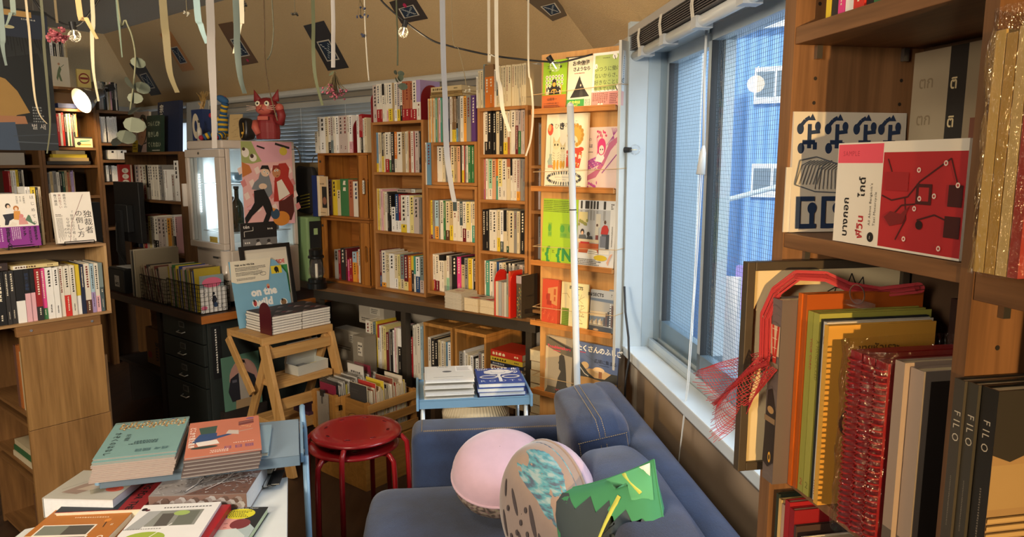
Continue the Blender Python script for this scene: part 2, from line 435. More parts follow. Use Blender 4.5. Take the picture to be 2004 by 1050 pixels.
wht = mat('e9edf0', .6)
m = MB(); m.box(xl, 9, -.12, .3, zt, zt + .3, wht)
rt = zt + 1.9
for k in range(95): m.box(xl + k * .13, xl + k * .13 + .03, -.1, -.06, zt + .3, rt, wht)
for z in (zt + .62, zt + 1.25, rt): m.box(xl, 9, -.12, -.05, z, z + .06, wht)
m.build('balcony_rail', bl)
m = MB(); m.box(xl, 9, .9, 1.2, zt, zt + 2.4, mat('56616b')); m.build('upper_storey', bl)
for a, b in (((1480, 133), (1560, 200)), ((1473, 320), (1553, 387))):
    x0, z1 = opx(*a); x1, z0 = opx(*b)
    f = MB(); f.box(x0, x1, -.06, .02, z0, z1, wht); fo = f.build('window_frame', bl)
    g = MB(); w_ = (x1 - x0); dk = mat('7d8a93', .2)
    for q in (0.06, .53): g.box(x0 + w_ * q, x0 + w_ * (q + .41), -.07, -.01, z0 + .12, z1 - .08, dk)
    g.build('glass_pane', fo)
# narrow pale wall end standing before the blue block
q0, q1 = FO.px(1408, 64, y=-2.0), FO.px(1433, 64, y=-2.0); zb2 = FO.px(1420, 900, y=-2).z
m = MB(); m.box(q0.x, q1.x, -2.0, -1.8, zb2, q0.z + 1, mat('cfdfe4', .7)); tag(place(m.build('wall_pillar'), FO.M), 'pale plaster pillar between the blue building and the window mullion', 'pillar')
for a, b, d, c, nm, lb in (((1398, 540), (1428, 900), -3.0, 'e3d6cd', 'fence_panel', 'pinkish white panel standing low in front of the pale pillar outside'),
                           ((1440, 520), (1500, 612), -1.2, '9a83c4', 'shop_sign', 'lilac sign board on the blue building down at street level'),
                           ((1432, 625), (1490, 900), -1.5, 'a9b9c6', 'block_wall', 'pale stacked block wall below the lilac sign outside')):
    q0, q1 = FO.px(*a, y=d), FO.px(*b, y=d)
    m = MB(); m.box(q0.x, q1.x, d, d + .15, q1.z, q0.z, mat(c, .7, var=.1, scale=5)); tag(place(m.build(nm), FO.M), lb, 'panel' if nm != 'shop_sign' else 'sign')
q0, q1 = FO.px(1425, 390, y=-4.5), FO.px(1530, 361, y=-4.5)
m = MB(); m.cyl(q0, q1 + V((3, 0, .85)), .03, mat('c4ced4', .4)); tag(place(m.build('handrail'), FO.M), 'slanting pale metal pipe crossing in front of the blue building', 'handrail')
# stucco side of the house next door
stu = mat('eef3f4', .95, var=.10, scale=14, bump=1.0)
SY = 1.25
q = FW.px(1366, 400, y=SY); top = FW.px(1372, 48, y=SY).z
q_ = FW.px(1365, 400, y=SY + 2.5)
m = MB(); m.prism([(-14, SY, -3), (q.x, SY, -3), (q_.x, SY + 2.5, -3), (-14, SY + 2.5, -3)], (0, 0, top + 3), stu); m2 = place(m.build('neighbour_house'), FW.M)
tag(m2, 'white rough stucco side of the house next door close outside the window', 'house')
m = MB(); m.prism([(-14, SY - .1, top), (q.x - .05, SY - .1, top), (q_.x, SY + 2.5, top), (-14, SY + 2.5, top)], (0, 0, .12), mat('5b6a76')); e = m.build('roof_edge', m2)
m = MB(); m.poly([(-14, 3, -3), (14, 3, -3), (14, 22, -3), (-14, 22, -3)], mat('8f9296', .9)); struct(place(m.build('street_ground'), Fr(0, 0, -20).M))
# ================================================================ long counter and the shelf towers
def fbx(px, py, y=0.0): q = FB.px(px, py, y=y); return q.x, q.z
CZ = .80
# counter: its front edge swings a little towards the room at the far end
c0 = FB.loc(at_z(598, 563, CZ)); c1 = FB.loc(at_z(1047, 623, CZ))
c0.y += .06
cdir = (c1 - c0).normalized(); cx = lambda x: c0.y + (x - c0.x) * (c1.y - c0.y) / (c1.x - c0.x)
CT0, CT1 = c0.x - .02, c1.x
ct = thing('counter', 'long oak-topped counter on a dark steel frame below the book towers', 'counter', FB.M)
m = MB(); m.prism([(CT0, cx(CT0), CZ - .02), (CT1, cx(CT1), CZ - .02), (CT1, .26, CZ - .02), (CT0, .26, CZ - .02)], (0, 0, .02), wood('7d5b38', '5f4226', 'x', .45)); m.build('counter_top', ct, bevel=.002)
stl = mat('4c463e', .45, .5)
m = MB()
m.prism([(CT0, cx(CT0) + .004, CZ - .065), (CT1, cx(CT1) + .004, CZ - .065), (CT1, cx(CT1) + .034, CZ - .065), (CT0, cx(CT0) + .034, CZ - .065)], (0, 0, .0445), stl)
m.box(CT0, CT1, .20, .24, CZ - .065, CZ - .02, stl); m.build('frame_rail', ct)
for lx in (CT0 + .03, fbx(787, 620, -.1)[0], CT1 - .035):
    y = cx(lx)
    l = MB(); l.box(lx - .017, lx + .017, y + .004, y + .038, 0, CZ - .065, stl); l.build('leg', ct)
    l = MB(); l.box(lx - .017, lx + .017, .20, .235, 0, CZ - .065, stl); l.build('leg', ct)
l = MB(); l.box(CT0, CT1, .02, .235, .10, .115, wood('5d4a36', '48382a')); l.build('lower_shelf', ct)
# --- towers of small wooden boxes; each tower is one bookcase
S1x = [-2.915, -2.53]; S2x = [-2.518, -2.185]; S3x = [-2.178, -1.893]; S4x = [-1.885, -1.60]
DEP = .20
def tower(label, x0, x1, levels, th=.014, name='bookcase', dep=DEP, cap=True):
    """levels: heights of the tops of the boards from the bottom up; the last one closes the top"""
    t = thing(name, label, 'bookcase', FB.M)
    z0, z1 = levels[0] - th, levels[-1]
    wv, wh = PINE('z'), PINE('x')
    for nm, a in (('side_panel', x0), ('side_panel', x1 - th)):
        m = MB(); m.box(a, a + th, 0, dep, z0, z1, wv); m.build(nm, t, bevel=.0015)
    for z in levels:
        m = MB(); m.box(x0 + th, x1 - th, .001, dep - .008, z - th, z, wh); m.build('shelf_board', t, bevel=.001)
    m = MB(); m.box(x0 + .002, x1 - .002, dep - .007, dep, z0, z1, PINE('x')); m.build('back_panel', t)
    return t
tower('bookcase of stacked wooden boxes next to the two pine crates', S1x[0], S1x[1], [CZ + .015, 1.113, 1.413, 1.664])
tower('middle bookcase of stacked wooden boxes, three boxes high', S2x[0], S2x[1], [CZ + .04, 1.096, 1.354])
S2u = fbx(844, 320)[0]
tower('single wooden box on the middle bookcase, slim art books lined up on its top', S2u, S2x[1], [1.370, 1.555])
tower('bookcase of stacked wooden boxes reaching the ceiling, uniform series on top', S3x[0], S3x[1], [CZ + .03, 1.066, 1.297, 1.497, 1.70])
tower('dark narrow bookcase standing back behind the face-out display rack', S4x[0], S4x[1], [CZ + .03, 1.045, 1.26, 1.45, 1.66], dep=.22)
# two pine crates with hand holes, one on the other
def crate(z0, z1, label):
    x0, x1 = fbx(626, 425)[0], fbx(719, 428)[0] + .01
    t = thing('wooden_crate', label, 'crate', FB.M, None)
    wv, wh = wood('b5752f', '8d5420', 'z'), wood('a9692c', '84501f', 'x')
    d = .22; th = .012
    for z in (z0, z1 - th):
        m = MB(); m.box(x0, x1, .0, d, z, z + th, wh); m.build('board', t, bevel=.002)
    m = MB(); m.box(x0, x1, d - .01, d, z0, z1, wh); m.build('back_panel', t)
    # narrow upright on the far side
    m = MB(); m.box(x0, x0 + .05, .0, .012, z0 + th, z1 - th, wv); m.box(x0, x0 + th, .012, d - .01, z0 + th, z1 - th, wv); m.build('side_panel', t, bevel=.001)
    # near side with a hand hole through its thick front stile
    a, b = x1 - .082, x1; zc = (z0 + z1) / 2; hw, hh = .011, .045
    m = MB(); hx = (a + b) / 2 + .012
    N = 10; sl = [(hx + hw * cos(pi * k / N), zc + hh - hw + hw * sin(pi * k / N)) for k in range(N + 1)] + [(hx - hw * cos(pi * k / N), zc - hh + hw - hw * sin(pi * k / N)) for k in range(N + 1)]
    # ring of quads from the slot out to the board outline
    def outp(x, z):
        return (b if x > hx else a, z)
    n = len(sl); y = 0.0
    o2 = []
    for (x, z) in sl:
        dx, dz = x - hx, z - zc
        o2.append((b if dx > 1e-6 else a if dx < -1e-6 else hx, max(z0 + th, min(z1 - th, zc + dz * ((z1 - z0) / 2 - th) / hh))))
    for k in range(n):
        p, q, r_, s_ = sl[k], sl[(k + 1) % n], o2[(k + 1) % n], o2[k]
        m.poly([(s_[0], y, s_[1]), (r_[0], y, r_[1]), (q[0], y, q[1]), (p[0], y, p[1])][::1], wv)
        m.poly([(p[0], y, p[1]), (q[0], y, q[1]), (q[0], y + .014, q[1]), (p[0], y + .014, p[1])], wv)
    m.poly([(a, y, z0 + th), (b, y, z0 + th), (b, y, z0 + th), (a, y, z0 + th)], wv)
    m.box(a, a + .012, .0, .014, z0 + th, z1 - th, wv); m.box(x1 - th, x1, .014, d - .01, z0 + th, z1 - th, wv)
    m.box(a, a + .001, .0, .014, z0 + th, z1 - th, wv)
    m.build('side_panel', t)
    s = MB(); s.cyl((x0 + .025, -.003, z1 - .045), (x0 + .025, .002, z1 - .045), .007, mat('55504a', .4, .6)); s.build('bolt', t)
    return t
crate(CZ, 1.158, 'lower of two pine crates with hand holes, red books inside')
crate(1.160, 1.512, 'upper of two pine crates with hand holes, tall green book inside')
CRX = (fbx(626, 425)[0], fbx(719, 428)[0] + .01)
# ================================================================ books in rows
CN = dict(w='cream', W='white', c='beige', C='tan', t='tan', b='brown', k='black', K='dark', g='grey', G='pale grey', e='peach', r='dark red', R='red', m='maroon', p='pink', P='pale pink', o='orange', O='amber',
          y='yellow', Y='pale yellow', n='green', N='dark green', q='teal', Q='mint', B='blue', L='blue', l='pale blue', d='navy', v='purple', V='lilac', s='grey-green', S='slate', u='dark brown', U='rust', z='pinkish grey')
PAGE = mat('d8c9a6', .9, var=.12, scale=90)
DARKS = set('kKrmRnNqBdvSupbo')
def book_mb(w, h, dp, c, band=None, bf=.25, top=None, tf=.3, marks=True, seed=0, title=None, mark_c=None, rough=.5):
    """book standing with its spine to -y, foot at z=0, middle of the spine at the origin"""
    m = MB(); x0, x1 = -w / 2, w / 2; t = min(.0018, w * .16); cm = mat(c, rough)
    m.box(x0, x1, 0, t, 0, h, cm); m.box(x0, x0 + t, t, dp, 0, h, cm); m.box(x1 - t, x1, t, dp, 0, h, cm)
    m.box(x0 + t, x1 - t, t, dp - .003, .002, h - .003, PAGE)
    e = .0004
    if band: m.box(x0 - e, x1 + e, -e, dp, .0, h * bf, mat(band, rough))
    if top: m.box(x0 - e, x1 + e, -e, dp, h * (1 - tf), h + .0002, mat(top, rough))
    r = random.Random(seed)
    A = Art(m, (x0, -e * 1.5, 0), (w, 0, 0), (0, 0, h))
    mc = mark_c or ('e9dfc8' if c in DARKS else r.choice(['2a2522', '2a2522', '2a2522', '3a3330', '7a2a22', '2c3a5a']))
    if title: A.text(title, .12, .94, w * .78 / h, mc, vert=True, bold=.015)
    elif marks and w > .006:
        A.scrib(.28, bf + .06 if band else r.uniform(.3, .5), .74, .95 - (tf if top else 0), 1, mc, fill=.8, vert=True, seed=seed)
        if not band and r.random() < .6: A.scrib(.32, .05, .66, r.uniform(.18, .3), 1, mc, fill=.6, vert=True, seed=seed + 1)
        if band: 
            A.scrib(.3, .03, .7, bf - .03, 1, 'e9dfc8' if band in DARKS else '2a2522', fill=.7, vert=True, seed=seed + 2)
    return m
NBOOK = [0]
def words_for(w, c, band, top, kind):
    a = 'thick ' if w > .026 else 'thin ' if w < .0105 else ''
    s = a + CN[c] + ' ' + kind
    if band and top: s += ' with %s foot and %s head' % (CN[band], CN[top])
    elif band: s += ' with %s band' % CN[band]
    elif top: s += ' with %s top' % CN[top]
    return s
def row(fr, y, z, px0, spec, where, group, py=None, kind='book', name='book', lean=0.0, dp=.13, h0=.186, gap=.0014, cat=None, lim=None):
    """spec: tokens right-edge-px:colour[/band.frac][^top.frac][@height mm][=title][~] ; '_' leaves a gap"""
    q = fr.px(px0, py, y=y).x
    i = 0
    if lim: q = max(q, lim[0])
    for tok in spec.split():
        a, c = tok.split(':', 1)
        x1 = fr.px(float(a), py, y=y).x
        if lim: x1 = min(x1, lim[1])
        if c == '_': q = x1; continue
        if x1 - q < .0035: continue
        title = None; h = h0
        if '=' in c: c, title = c.split('=')
        dpp = dp; col2 = None
        if '@' in c: c, hh = c.split('@'); h = float(hh) / 1000
        top = band = None; tf = bf = .3
        if '^' in c: c, tp = c.split('^'); top = tp[0]; tf = float(tp[1:] or .3)
        if '/' in c: c, bd = c.split('/'); band = bd[0]; bf = float(bd[1:] or .25)
        w = max(.0025, x1 - q - gap); NBOOK[0] += 1; i += 1
        hj = h + random.Random(NBOOK[0]).uniform(-.0015, .0015)
        m = book_mb(w, hj, dpp, c, band, bf, top, tf, seed=NBOOK[0], title=title)
        o = m.build(name)
        o.matrix_world = fr.M @ MT(((q + x1) / 2, y + random.Random(NBOOK[0] * 3).uniform(0, .006), z)) @ Matrix.Rotation(lean, 4, 'Y')
        tag(o, '%s, %s from left %s' % (words_for(w, c, band, top, kind), ORD[i - 1], where), cat or kind, group)
        q = x1
def stack(fr, x, y, z, items, label, cat, group=None): ...

def lims(S, th=.014): return (S[0] + th + .001, S[1] - th - .0005)
L1, L2, L2u, L3, L4 = lims(S1x), lims(S2x), lims([S2u, S2x[1]]), lims(S3x), lims(S4x)
LCR = (CRX[0] + .014, CRX[1] - .014)
# ---------------------------------------------------------------- single books with a printed face
RX = lambda a: Matrix.Rotation(a, 4, 'X')
RZ = lambda a: Matrix.Rotation(a, 4, 'Z')
RY = lambda a: Matrix.Rotation(a, 4, 'Y')
FLAT = RX(rad(-90))
def cover_book(M, w, h, th, c, draw, name, label, cat, group=None, page='e4d9c0', spine=True, board=.0014, extra=None, spine_side='left', gloss=.35, spine_draw=None):
    """front board in the plane y=0 facing -y, foot at z=0, left edge at x=0"""
    t = thing(name, label, cat, M, group)
    m = MB(); cm = mat(c, gloss)
    m.box(0, w, 0, board, 0, h, cm); m.box(0, w, th - board, th, 0, h, cm)
    sx = (0, board) if spine_side == 'left' else (w - board, w)
    m.box(sx[0], sx[1], board, th - board, 0, h, cm)
    if draw: draw(Art(m, (0, -.0001, 0), (w, 0, 0), (0, 0, h)))
    if spine_draw:
        if spine_side == 'left': spine_draw(Art(m, (-.0001, th, 0), (0, -th, 0), (0, 0, h)))
        else: spine_draw(Art(m, (w + .0001, 0, 0), (0, th, 0), (0, 0, h)))
    m.build('cover', t)
    if th > .003:
        p = MB(); i = min(.002, th * .2); p.box(i if spine_side == 'left' else i, w - i, board, th - board, i, h - i, mat(page, .9, var=.08, scale=120)); p.build('page_block', t)
    if extra: extra(t, w, h, th)
    return t
def lying(fr, x, y, z, rot=0):
    """matrix for a book lying face up; its lower left corner at (x, y), its height along +y of the frame"""
    return fr.M @ MT((x, y, z)) @ RZ(rot) @ FLAT
# ================================================================ rows of books in the towers
GB = 'books in the wooden tower shelves'
row(FB, .004, 1.513, 617, "622:w@120 626.5:w 637:W 642:c 648:w/k.3 653:G/s.35 657:w 663:W 671.5:z 680:z 684:w 689.6:W/P.3 699:_ 703:W 706.5:r/w.4 710:r/k.4 714:w@175 718.5:c@178", 'on top of pine crates', GB, 297, h0=.196)
row(FB, .006, 1.665, 729, "738:z 744.8:w/r.33 748:w/r.33 753:w^k.3 756.6:w 760.5:w/P.3 768:w/y.33 771:t 776.8:w/W.3 782.5:z/y.3 787.6:w/k.4 793:U/r.3 801:U/r.3 807:U/r.3 815:w/r.28 823:w^V.55", 'on top beside the crates', GB, 236)
row(FB, .02, 1.4135, 731, "740:L/y.22 743.5:w 747:c 751:K/y.4 754.5:c@195 761.5:w/r.33 766:w/n.3 772:K 777:o/w.33 786.7:w 793:t 796.5:w 799.5:c 804:U 809.5:w 811:r 819:z 822:K", 'upper shelf beside the crates', GB, 333, h0=.2, lim=L1)  # dark filler before the orange spine is a shaded gap built as a book
row(FB, .012, 1.1135, 729, "731:g@214 734:c@214 737:t@214 740:c@214 743.5:y@214 747:c@214 750.3:P@214 753.4:c@200 757.7:w@200 761:K@200 766.5:k@190 774.5:W@125 780.6:B/W.3@190 784.6:r/W.3@190 795.7:w/y.22 801.7:W 810:Y 820.5:z@180 824.5:g@178", 'middle shelf beside the crates', GB, 455, lim=L1)
row(FB, .02, CZ + .0155, 733, "738:k/n.25@198 743:P/q.27@198 747.4:m/B.3@192 755.7:w/O.12@190 762.9:c=フクロウ 772.4:W 778.3:c/W.3 783:Y 790.5:s/c.3 798:m/Y.25 804.5:o 810:K^y.4 813.5:w^q.5 821:W/B.45 829:s/z.35", 'bottom shelf beside the crates', GB, 570, h0=.18, lim=L1)
row(FB, .004, 1.556, 836.5, "838.8:c 842.3:O 845.4:c 848.5:O 852:c 855.3:q 858:t 862:P 865.2:q 869:t 872:C 877:w 879.5:d 884:w 887.5:b/y.27 892:b/y.27 896:k/L.3 900:g 906.7:w 913:O 921.6:g 930.3:v", 'on top of middle bookcase', GB, 276, h0=.204, kind='art book', name='art_book', cat='book')
row(FB, .01, 1.355, 827.8, "830.5:r 835:w 843.5:L", 'beside the middle box', GB, 361, h0=.2)
row(FB, .02, 1.3705, 849, "857.5:w 865.4:w 871:c 876:g 881.6:m 889:c/Y.35 895:t 901:e 903:k 907:w/y.33 909:r 912.5:g 916:w 921.4:n 926.7:n", 'upper shelf of middle bookcase', GB, 361, h0=.167, lim=L2u)
row(FB, .012, 1.0965, 838, "842:W^y.15 847:y/m.1 850.7:g 858.5:l/O.33 861.7:g 868:w 872:n 879.5:c/u.25 886.3:C/y.38 893.7:w^S.25 899.4:w 905.7:S/w.4 912.5:w/m.33 919.9:Y/w.3 924:w 930.8:c/q.42", 'second shelf of middle bookcase', GB, 470, lim=L2)
row(FB, .02, CZ + .0405, 839.5, "845:z 848.4:w/y.27 852.4:w/r.3 858.7:w/m.28 864.4:w^k.15 869.6:w^k.15 874:_ 879.3:w/Q.4 883.9:g 894:k 901.6:p 909:C^k.2 916.4:g 923.9:y 926:w 931.5:k", 'bottom shelf of middle bookcase', GB, 575, h0=.178, lim=L2)
row(FB, .004, 1.701, 932, "935.5:w@135 939:c@160 944.4:c@160 948:s@185 956.4:o^b.28@182 965.4:o^b.28@182 970:w@160 974.3:S/c.3@158 979:c@172 983.7:c@172 989:c@172 994.2:c@172 1000:c@172 1005.2:c@172 1010.4:c@172 1015:c@172 1019.3:c@172 1024:c@172 1028.8:c@172", 'on top of tallest bookcase', GB, 210)
row(FB, .02, 1.4975, 939, "947.5:w 954:w/k.3 962.5:k 970:k 977:c 984:K 992:c/y.28 996:w/U.4 999.5:c 1007.5:w 1013:z/m.65 1018:z/n.53 1022:z 1027:z", 'top shelf of tallest bookcase', GB, 300, lim=L3)
row(FB, .02, 1.2975, 940.5, "948:w/V.25 950:r 955:w 962:Q/w.27 969.5:e 974.5:q^o.42 982.5:Y/w.33 991:w 997.5:c^U.2 1002:w^k.4 1005:w 1011:w 1017:z/O.22 1022:g 1026.5:g", 'second shelf of tallest bookcase', GB, 390, h0=.180, lim=L3)
row(FB, .012, 1.0665, 939.5, "945:w/y.13 950.7:k 956.2:k 962.8:w 972:w 978:c/y.33 984:W/S.25 991:c^k.5 995:c/N.15 1005:c 1011:g 1016.5:c 1025.8:k", 'third shelf of tallest bookcase', GB, 490, lim=L3)
row(FB, .02, CZ + .0305, 941, "946:w 951:w 958:q 966.4:w 971:c 976.7:c^B.3 983:w 989.6:c 994:k 998:w 1002:k 1006:w 1011:K 1016.5:g 1022:z 1027.5:g", 'bottom shelf of tallest bookcase', GB, 590, lim=L3)
# crates
row(FB, .03, 1.1725, 643, "651:V@195 660.5:y@195 667:c@140 683:n@200 692:U@198 703:w@188", 'in the upper pine crate', 'books in the pine crates', 420, lim=LCR)
row(FB, .03, CZ + .0125, 655, "663:G@165 667.5:r@165 676:K@178 680:m@178 684:p@120 690:r@130 698:l/O.65@165 702:o@165 706.5:w@185", 'in the lower pine crate', 'books in the pine crates', 545, lim=LCR)
# zines and picture books under the counter
LSZ = .1155
zu = FB.px(740, 726, y=-.10).z
usp = "725:w@240 730.7:c@240 736:s@240 738.8:y@245 742.8:w^r.3@230 746:W@230 751:c@230 755.8:Y@230 761.4:m@200 764:g@220 768:k@220 772:W@220 775:P@235 777.6:w@235 784:k^W.4@235"
row(FB, -.06, zu, 716, usp, 'under the counter', 'picture books under the counter', 700, kind='picture book', name='picture_book', cat='book')
row(FB, -.06, zu, 787.5, "793.5:W@230 797:w@230 801:k@230 808.4:r@205 812.4:w@270 815.7:w@275 822:w@280 826:l@270", 'by counter leg', 'picture books under the counter', 700, kind='picture book', name='picture_book', cat='book')
# ================================================================ face-out display rack by the window
RY0 = -.20                                      # its back board stands this far in front of the towers
rx0, rx1 = fbx(1058, 500, RY0)[0], fbx(1219, 450, RY0)[0]
rk = thing('display_rack', 'tall blond wood face-out display rack beside the window, five ledges of books', 'display rack', FB.M)
RKW = wood('cf9d5e', 'b9834a', 'z', .5)
m = MB(); m.box(rx0, rx1 - .012, RY0, RY0 + .012, .02, 1.86, RKW); m.build('back_panel', rk)
m = MB(); m.box(rx1 - .011, rx1, RY0 - .035, RY0 + .035, .02, 1.872, mat('c9c6bd', .5)); m.build('side_panel', rk, bevel=.001)
LZ = [fbx(1100, yy, RY0 - .045)[1] for yy in (213, 368, 517, 638, 776)]
for z in LZ:
    m = MB(); lw = wood('c2803c', '9d6029', 'x', .5); m.box(rx0 - .012, rx1 - .012, RY0 - .05, RY0 - .0005, z - .014, z, lw); m.box(rx0 - .012, rx1 - .012, RY0 - .05, RY0 - .044, z, z + .006, lw); m.build('ledge', rk, bevel=.001)
    s = MB(); s.tube([(rx0 - .002, RY0 + .006, z + .062), (rx0 - .003, RY0 - .0455, z + .058), ((rx0 + rx1) / 2, RY0 - .0475, z + .064), (rx1 + .0015, RY0 - .046, z + .072), (rx1 + .002, RY0 + .01, z + .074)], .0012, mat('c9a878', .7), 5); s.build('elastic_cord', rk)
def face(px0, px1, pyt, row_, draw, name, label, cat='book', c='W', th=.012, y=-.012, lean=.06, **kw):
    z = LZ[row_] + .0012 + th * sin(lean); yy = RY0 + y - .03
    x0 = fbx(px0, pyt, yy)[0]; x1 = fbx(px1, pyt, yy)[0]; zt = fbx(px0, pyt, yy)[1]
    return cover_book(TM(FB, x0, yy, z) @ RX(-lean), x1 - x0, (zt - z) / cos(lean), th, c, draw, name, label, cat, 'books on the display rack', **kw)
INK = '26221f'
def d_gorilla(A):
    A.rect(0, 0, 1, 1, '8fb81e').rect(0, 0, 1, .29, 'c5642c')
    for k in range(6):
        for j in range(3): A.ell(.17 + k * .13, .66 - j * .075, .05, .034, 'efe6cf').ell(.17 + k * .13, .66 - j * .075, .022, .016, INK if (k + j) % 2 else '8a3a2a')
    A.rect(.16, .30, .82, .47, 'e6ddc4')
    for k in range(9): A.ell(.2 + k * .072, .40 + .03 * (k % 2), .03, .05, INK, 8, k)
    A.poly([(.28, .3), (.3, .42), (.4, .48), (.42, .58), (.5, .62), (.57, .58), (.6, .48), (.7, .42), (.74, .3)], INK).ell(.5, .5, .07, .045, 'd9a63a').ell(.5, .36, .12, .05, 'd9a63a').ell(.45, .345, .04, .04, INK).ell(.56, .345, .04, .04, INK)
    A.rect(.12, .3, .16, .5, 'd9a63a').rect(.78, .3, .83, .5, 'd9a63a')
    A.text('ゴ', .17, .83, .07, INK, bold=.02).text('で', .24, .73, .07, INK, bold=.02).text('歳', .7, .83, .06, INK, bold=.02)
    A.text('山極寿一', .22, .18, .065, INK).text('ヒトの世界を遠く離れて', .09, .105, .036, INK).scrib(.09, .03, .88, .09, 2, INK)
def d_pyramid(A):
    A.rect(0, 0, 1, 1, 'e3d6bd').rect(0, 0, 1, .17, '3f9a44').rect(.72, 0, 1, .17, 'e6dcc0').scrib(.74, .01, .97, .16, 4, INK, vert=True)
    A.text('お金信仰', .17, .84, .105, INK, bold=.035, gap=.97).text('さようなら', .2, .73, .09, INK, bold=.035, gap=.92).scrib(.28, .66, .74, .70, 1, '9a3028')
    A.poly([(.12, .2), (.3, .36), (.44, .56), (.5, .63), (.54, .55), (.66, .42), (.72, .36), (.92, .215)], '24201f').ell(.55, .44, .03, .025, 'c5b8a2').poly([(.5, .22), (.53, .38), (.6, .4), (.64, .3), (.66, .22)], '3c3633')
    A.text('のお金は', .08, .085, .07, 'e6e06a', bold=.03).text('幸せは湧', .1, .02, .055, 'e6e06a', bold=.03)
def d_work(A):
    A.rect(0, 0, 1, 1, 'efece4').rect(.08, .3, .88, .95, 'aebf6c').rect(0, 0, 1, .27, 'e0968c')
    for i, t in enumerate(('ふつうに働け', 'ないからさ、', '好きなことして', '生きています。')): A.text(t, .07, .66 - i * .125, .098, '3b4230', gap=.98)
    A.scrib(.34, .88, .62, .91, 1, '5a6040').ell(.12, .75, .05, .05, 'f2efe6').ell(.13, .74, .012, .012, 'b33').ell(.74, .91, .08, .05, 'f2efe6').line([(.72, .93), (.76, .85)], .02, INK).ell(.87, .35, .05, .05, 'f2efe6').line([(.79, .36), (.87, .27)], .025, INK)
    A.scrib(.04, .04, .56, .25, 8, '7a3a34', vert=True).scrib(.62, .04, .92, .24, 6, '7a3a34').ell(.27, .03, .045, .028, 'efece4').ell(.37, .03, .04, .028, 'efece4')
face(1061, 1107.5, 119, 0, d_gorilla, 'book', 'green and orange book with a gorilla print, topmost ledge of the display rack', c='8fb81e', page='d8c9a6', y=-.004)
face(1106, 1150, 112, 0, None, 'book', 'dark book half hidden behind the beige pyramid book on the display rack', c='2a2626', y=.014, th=.01, lean=.03)
face(1110, 1157.5, 113, 0, d_pyramid, 'book', 'beige book with a black pyramid and green band on the top rack ledge', c='e3d6bd', y=-.004)
face(1158, 1217, 104, 0, d_work, 'book', 'lime and salmon book with handwritten title on the top rack ledge', c='efece4', th=.016, spine_side='right', y=-.004, spine_draw=lambda A: A.rect(0, 0, 1, 1, 'dfe7ec').rect(0, 0, 1, .26, 'e0b0a8').scrib(.2, .3, .8, .9, 1, '5f7f9f', vert=True))
def d_cats(A):
    A.step = 1e-5
    A.rect(0, 0, 1, 1, 'f1e6c9').line([(0, .252), (1, .252)], .004, '8a7a55')
    A.text('2', .09, .80, .105, INK, bold=.05).text('き', .31, .80, .10, INK, bold=.05).text('ひ', .2, .81, .08, '8a7a60').text('の', .44, .82, .08, '8a7a60').text('こ', .68, .86, .06, '8a7a60')
    A.ell(.1, .79, .07, .075, 'd8573a').ell(.08, .82, .04, .05, 'e8a060').line([(.11, .72), (.12, .44)], .008, '6f8a4a').poly([(.08, .3), (.05, .36), (.1, .42), (.09, .46), (.16, .46), (.15, .42), (.2, .36), (.17, .3)], 'a9b7a4').rect(.07, .27, .21, .31, 'c98a72')
    for cx_, cy_, s_ in ((.26, .58, 1), (.42, .53, .8)):
        A.ell(cx_, cy_ - .16 * s_, .10 * s_, .19 * s_, 'e9dcb4').ell(cx_, cy_, .09 * s_, .06 * s_, 'e2d2a4').poly([(cx_ - .085 * s_, cy_ + .02), (cx_ - .08 * s_, cy_ + .12 * s_), (cx_ - .02 * s_, cy_ + .05 * s_)], 'd9c08a').poly([(cx_ + .085 * s_, cy_ + .02), (cx_ + .08 * s_, cy_ + .12 * s_), (cx_ + .02 * s_, cy_ + .05 * s_)], 'd9c08a')
        for e in (-.035, .035): A.ell(cx_ + e * s_, cy_ + .005, .02 * s_, .017 * s_, '6f6a4a').ell(cx_ + e * s_, cy_ + .005, .008, .012, INK)
        for k in range(7): A.line([(cx_ - .08 * s_, cy_ - (.1 + k * .035) * s_), (cx_ - .03 * s_, cy_ - (.115 + k * .035) * s_)], .006, '6a5a40').line([(cx_ + .08 * s_, cy_ - (.1 + k * .035) * s_), (cx_ + .04 * s_, cy_ - (.115 + k * .035) * s_)], .006, '6a5a40')
        A.ell(cx_ - .03 * s_, cy_ - .27 * s_, .035, .07 * s_, 'd9a23a').ell(cx_ + .05 * s_, cy_ - .27 * s_, .03, .07 * s_, 'd9a23a')
    A.ell(.72, .70, .19, .15, 'd9a848').ell(.68, .62, .10, .085, 'f0d6b0')
    for k in range(14): A.ell(.72 + .17 * cos(k * .45), .71 + .13 * sin(k * .45), .035, .03, 'c28f38', 8)
    A.ell(.7, .62, .022, .018, '5c4a30').poly([(.52, .27), (.52, .5), (.62, .54), (.8, .54), (.9, .47), (.84, .27)], 'cf4a34').ell(.86, .52, .07, .03, 'cf4a34')
    A.text('評', .49, .42, .05, 'f2ead2', bold=.04).text('集', .7, .42, .05, 'f2ead2', bold=.04).text('良', .8, .40, .055, 'f2ead2', bold=.04)
    for k in range(18): A.ell(.55 + (k * .37 % 1) * .36, .28 + (k * .61 % 1) * .2, .016, .012, ('7a9a4a', 'e8b04a', 'efe0c0')[k % 3], 7)
    for k in range(40):
        a = k * .157; A.ell(.48 + .4 * cos(a), .13 + .075 * sin(a), .03, .015, ('4a4a48', '8a8f8a', '2f3334')[k % 3], 6, a)
    A.ell(.48, .13, .32, .05, 'f1e6c9').text('ももちゃん きらわれない', .26, .135, .022, INK).text('な ふたご みたい…', .3, .1, .022, INK).scrib(.03, .015, .95, .035, 1, INK)
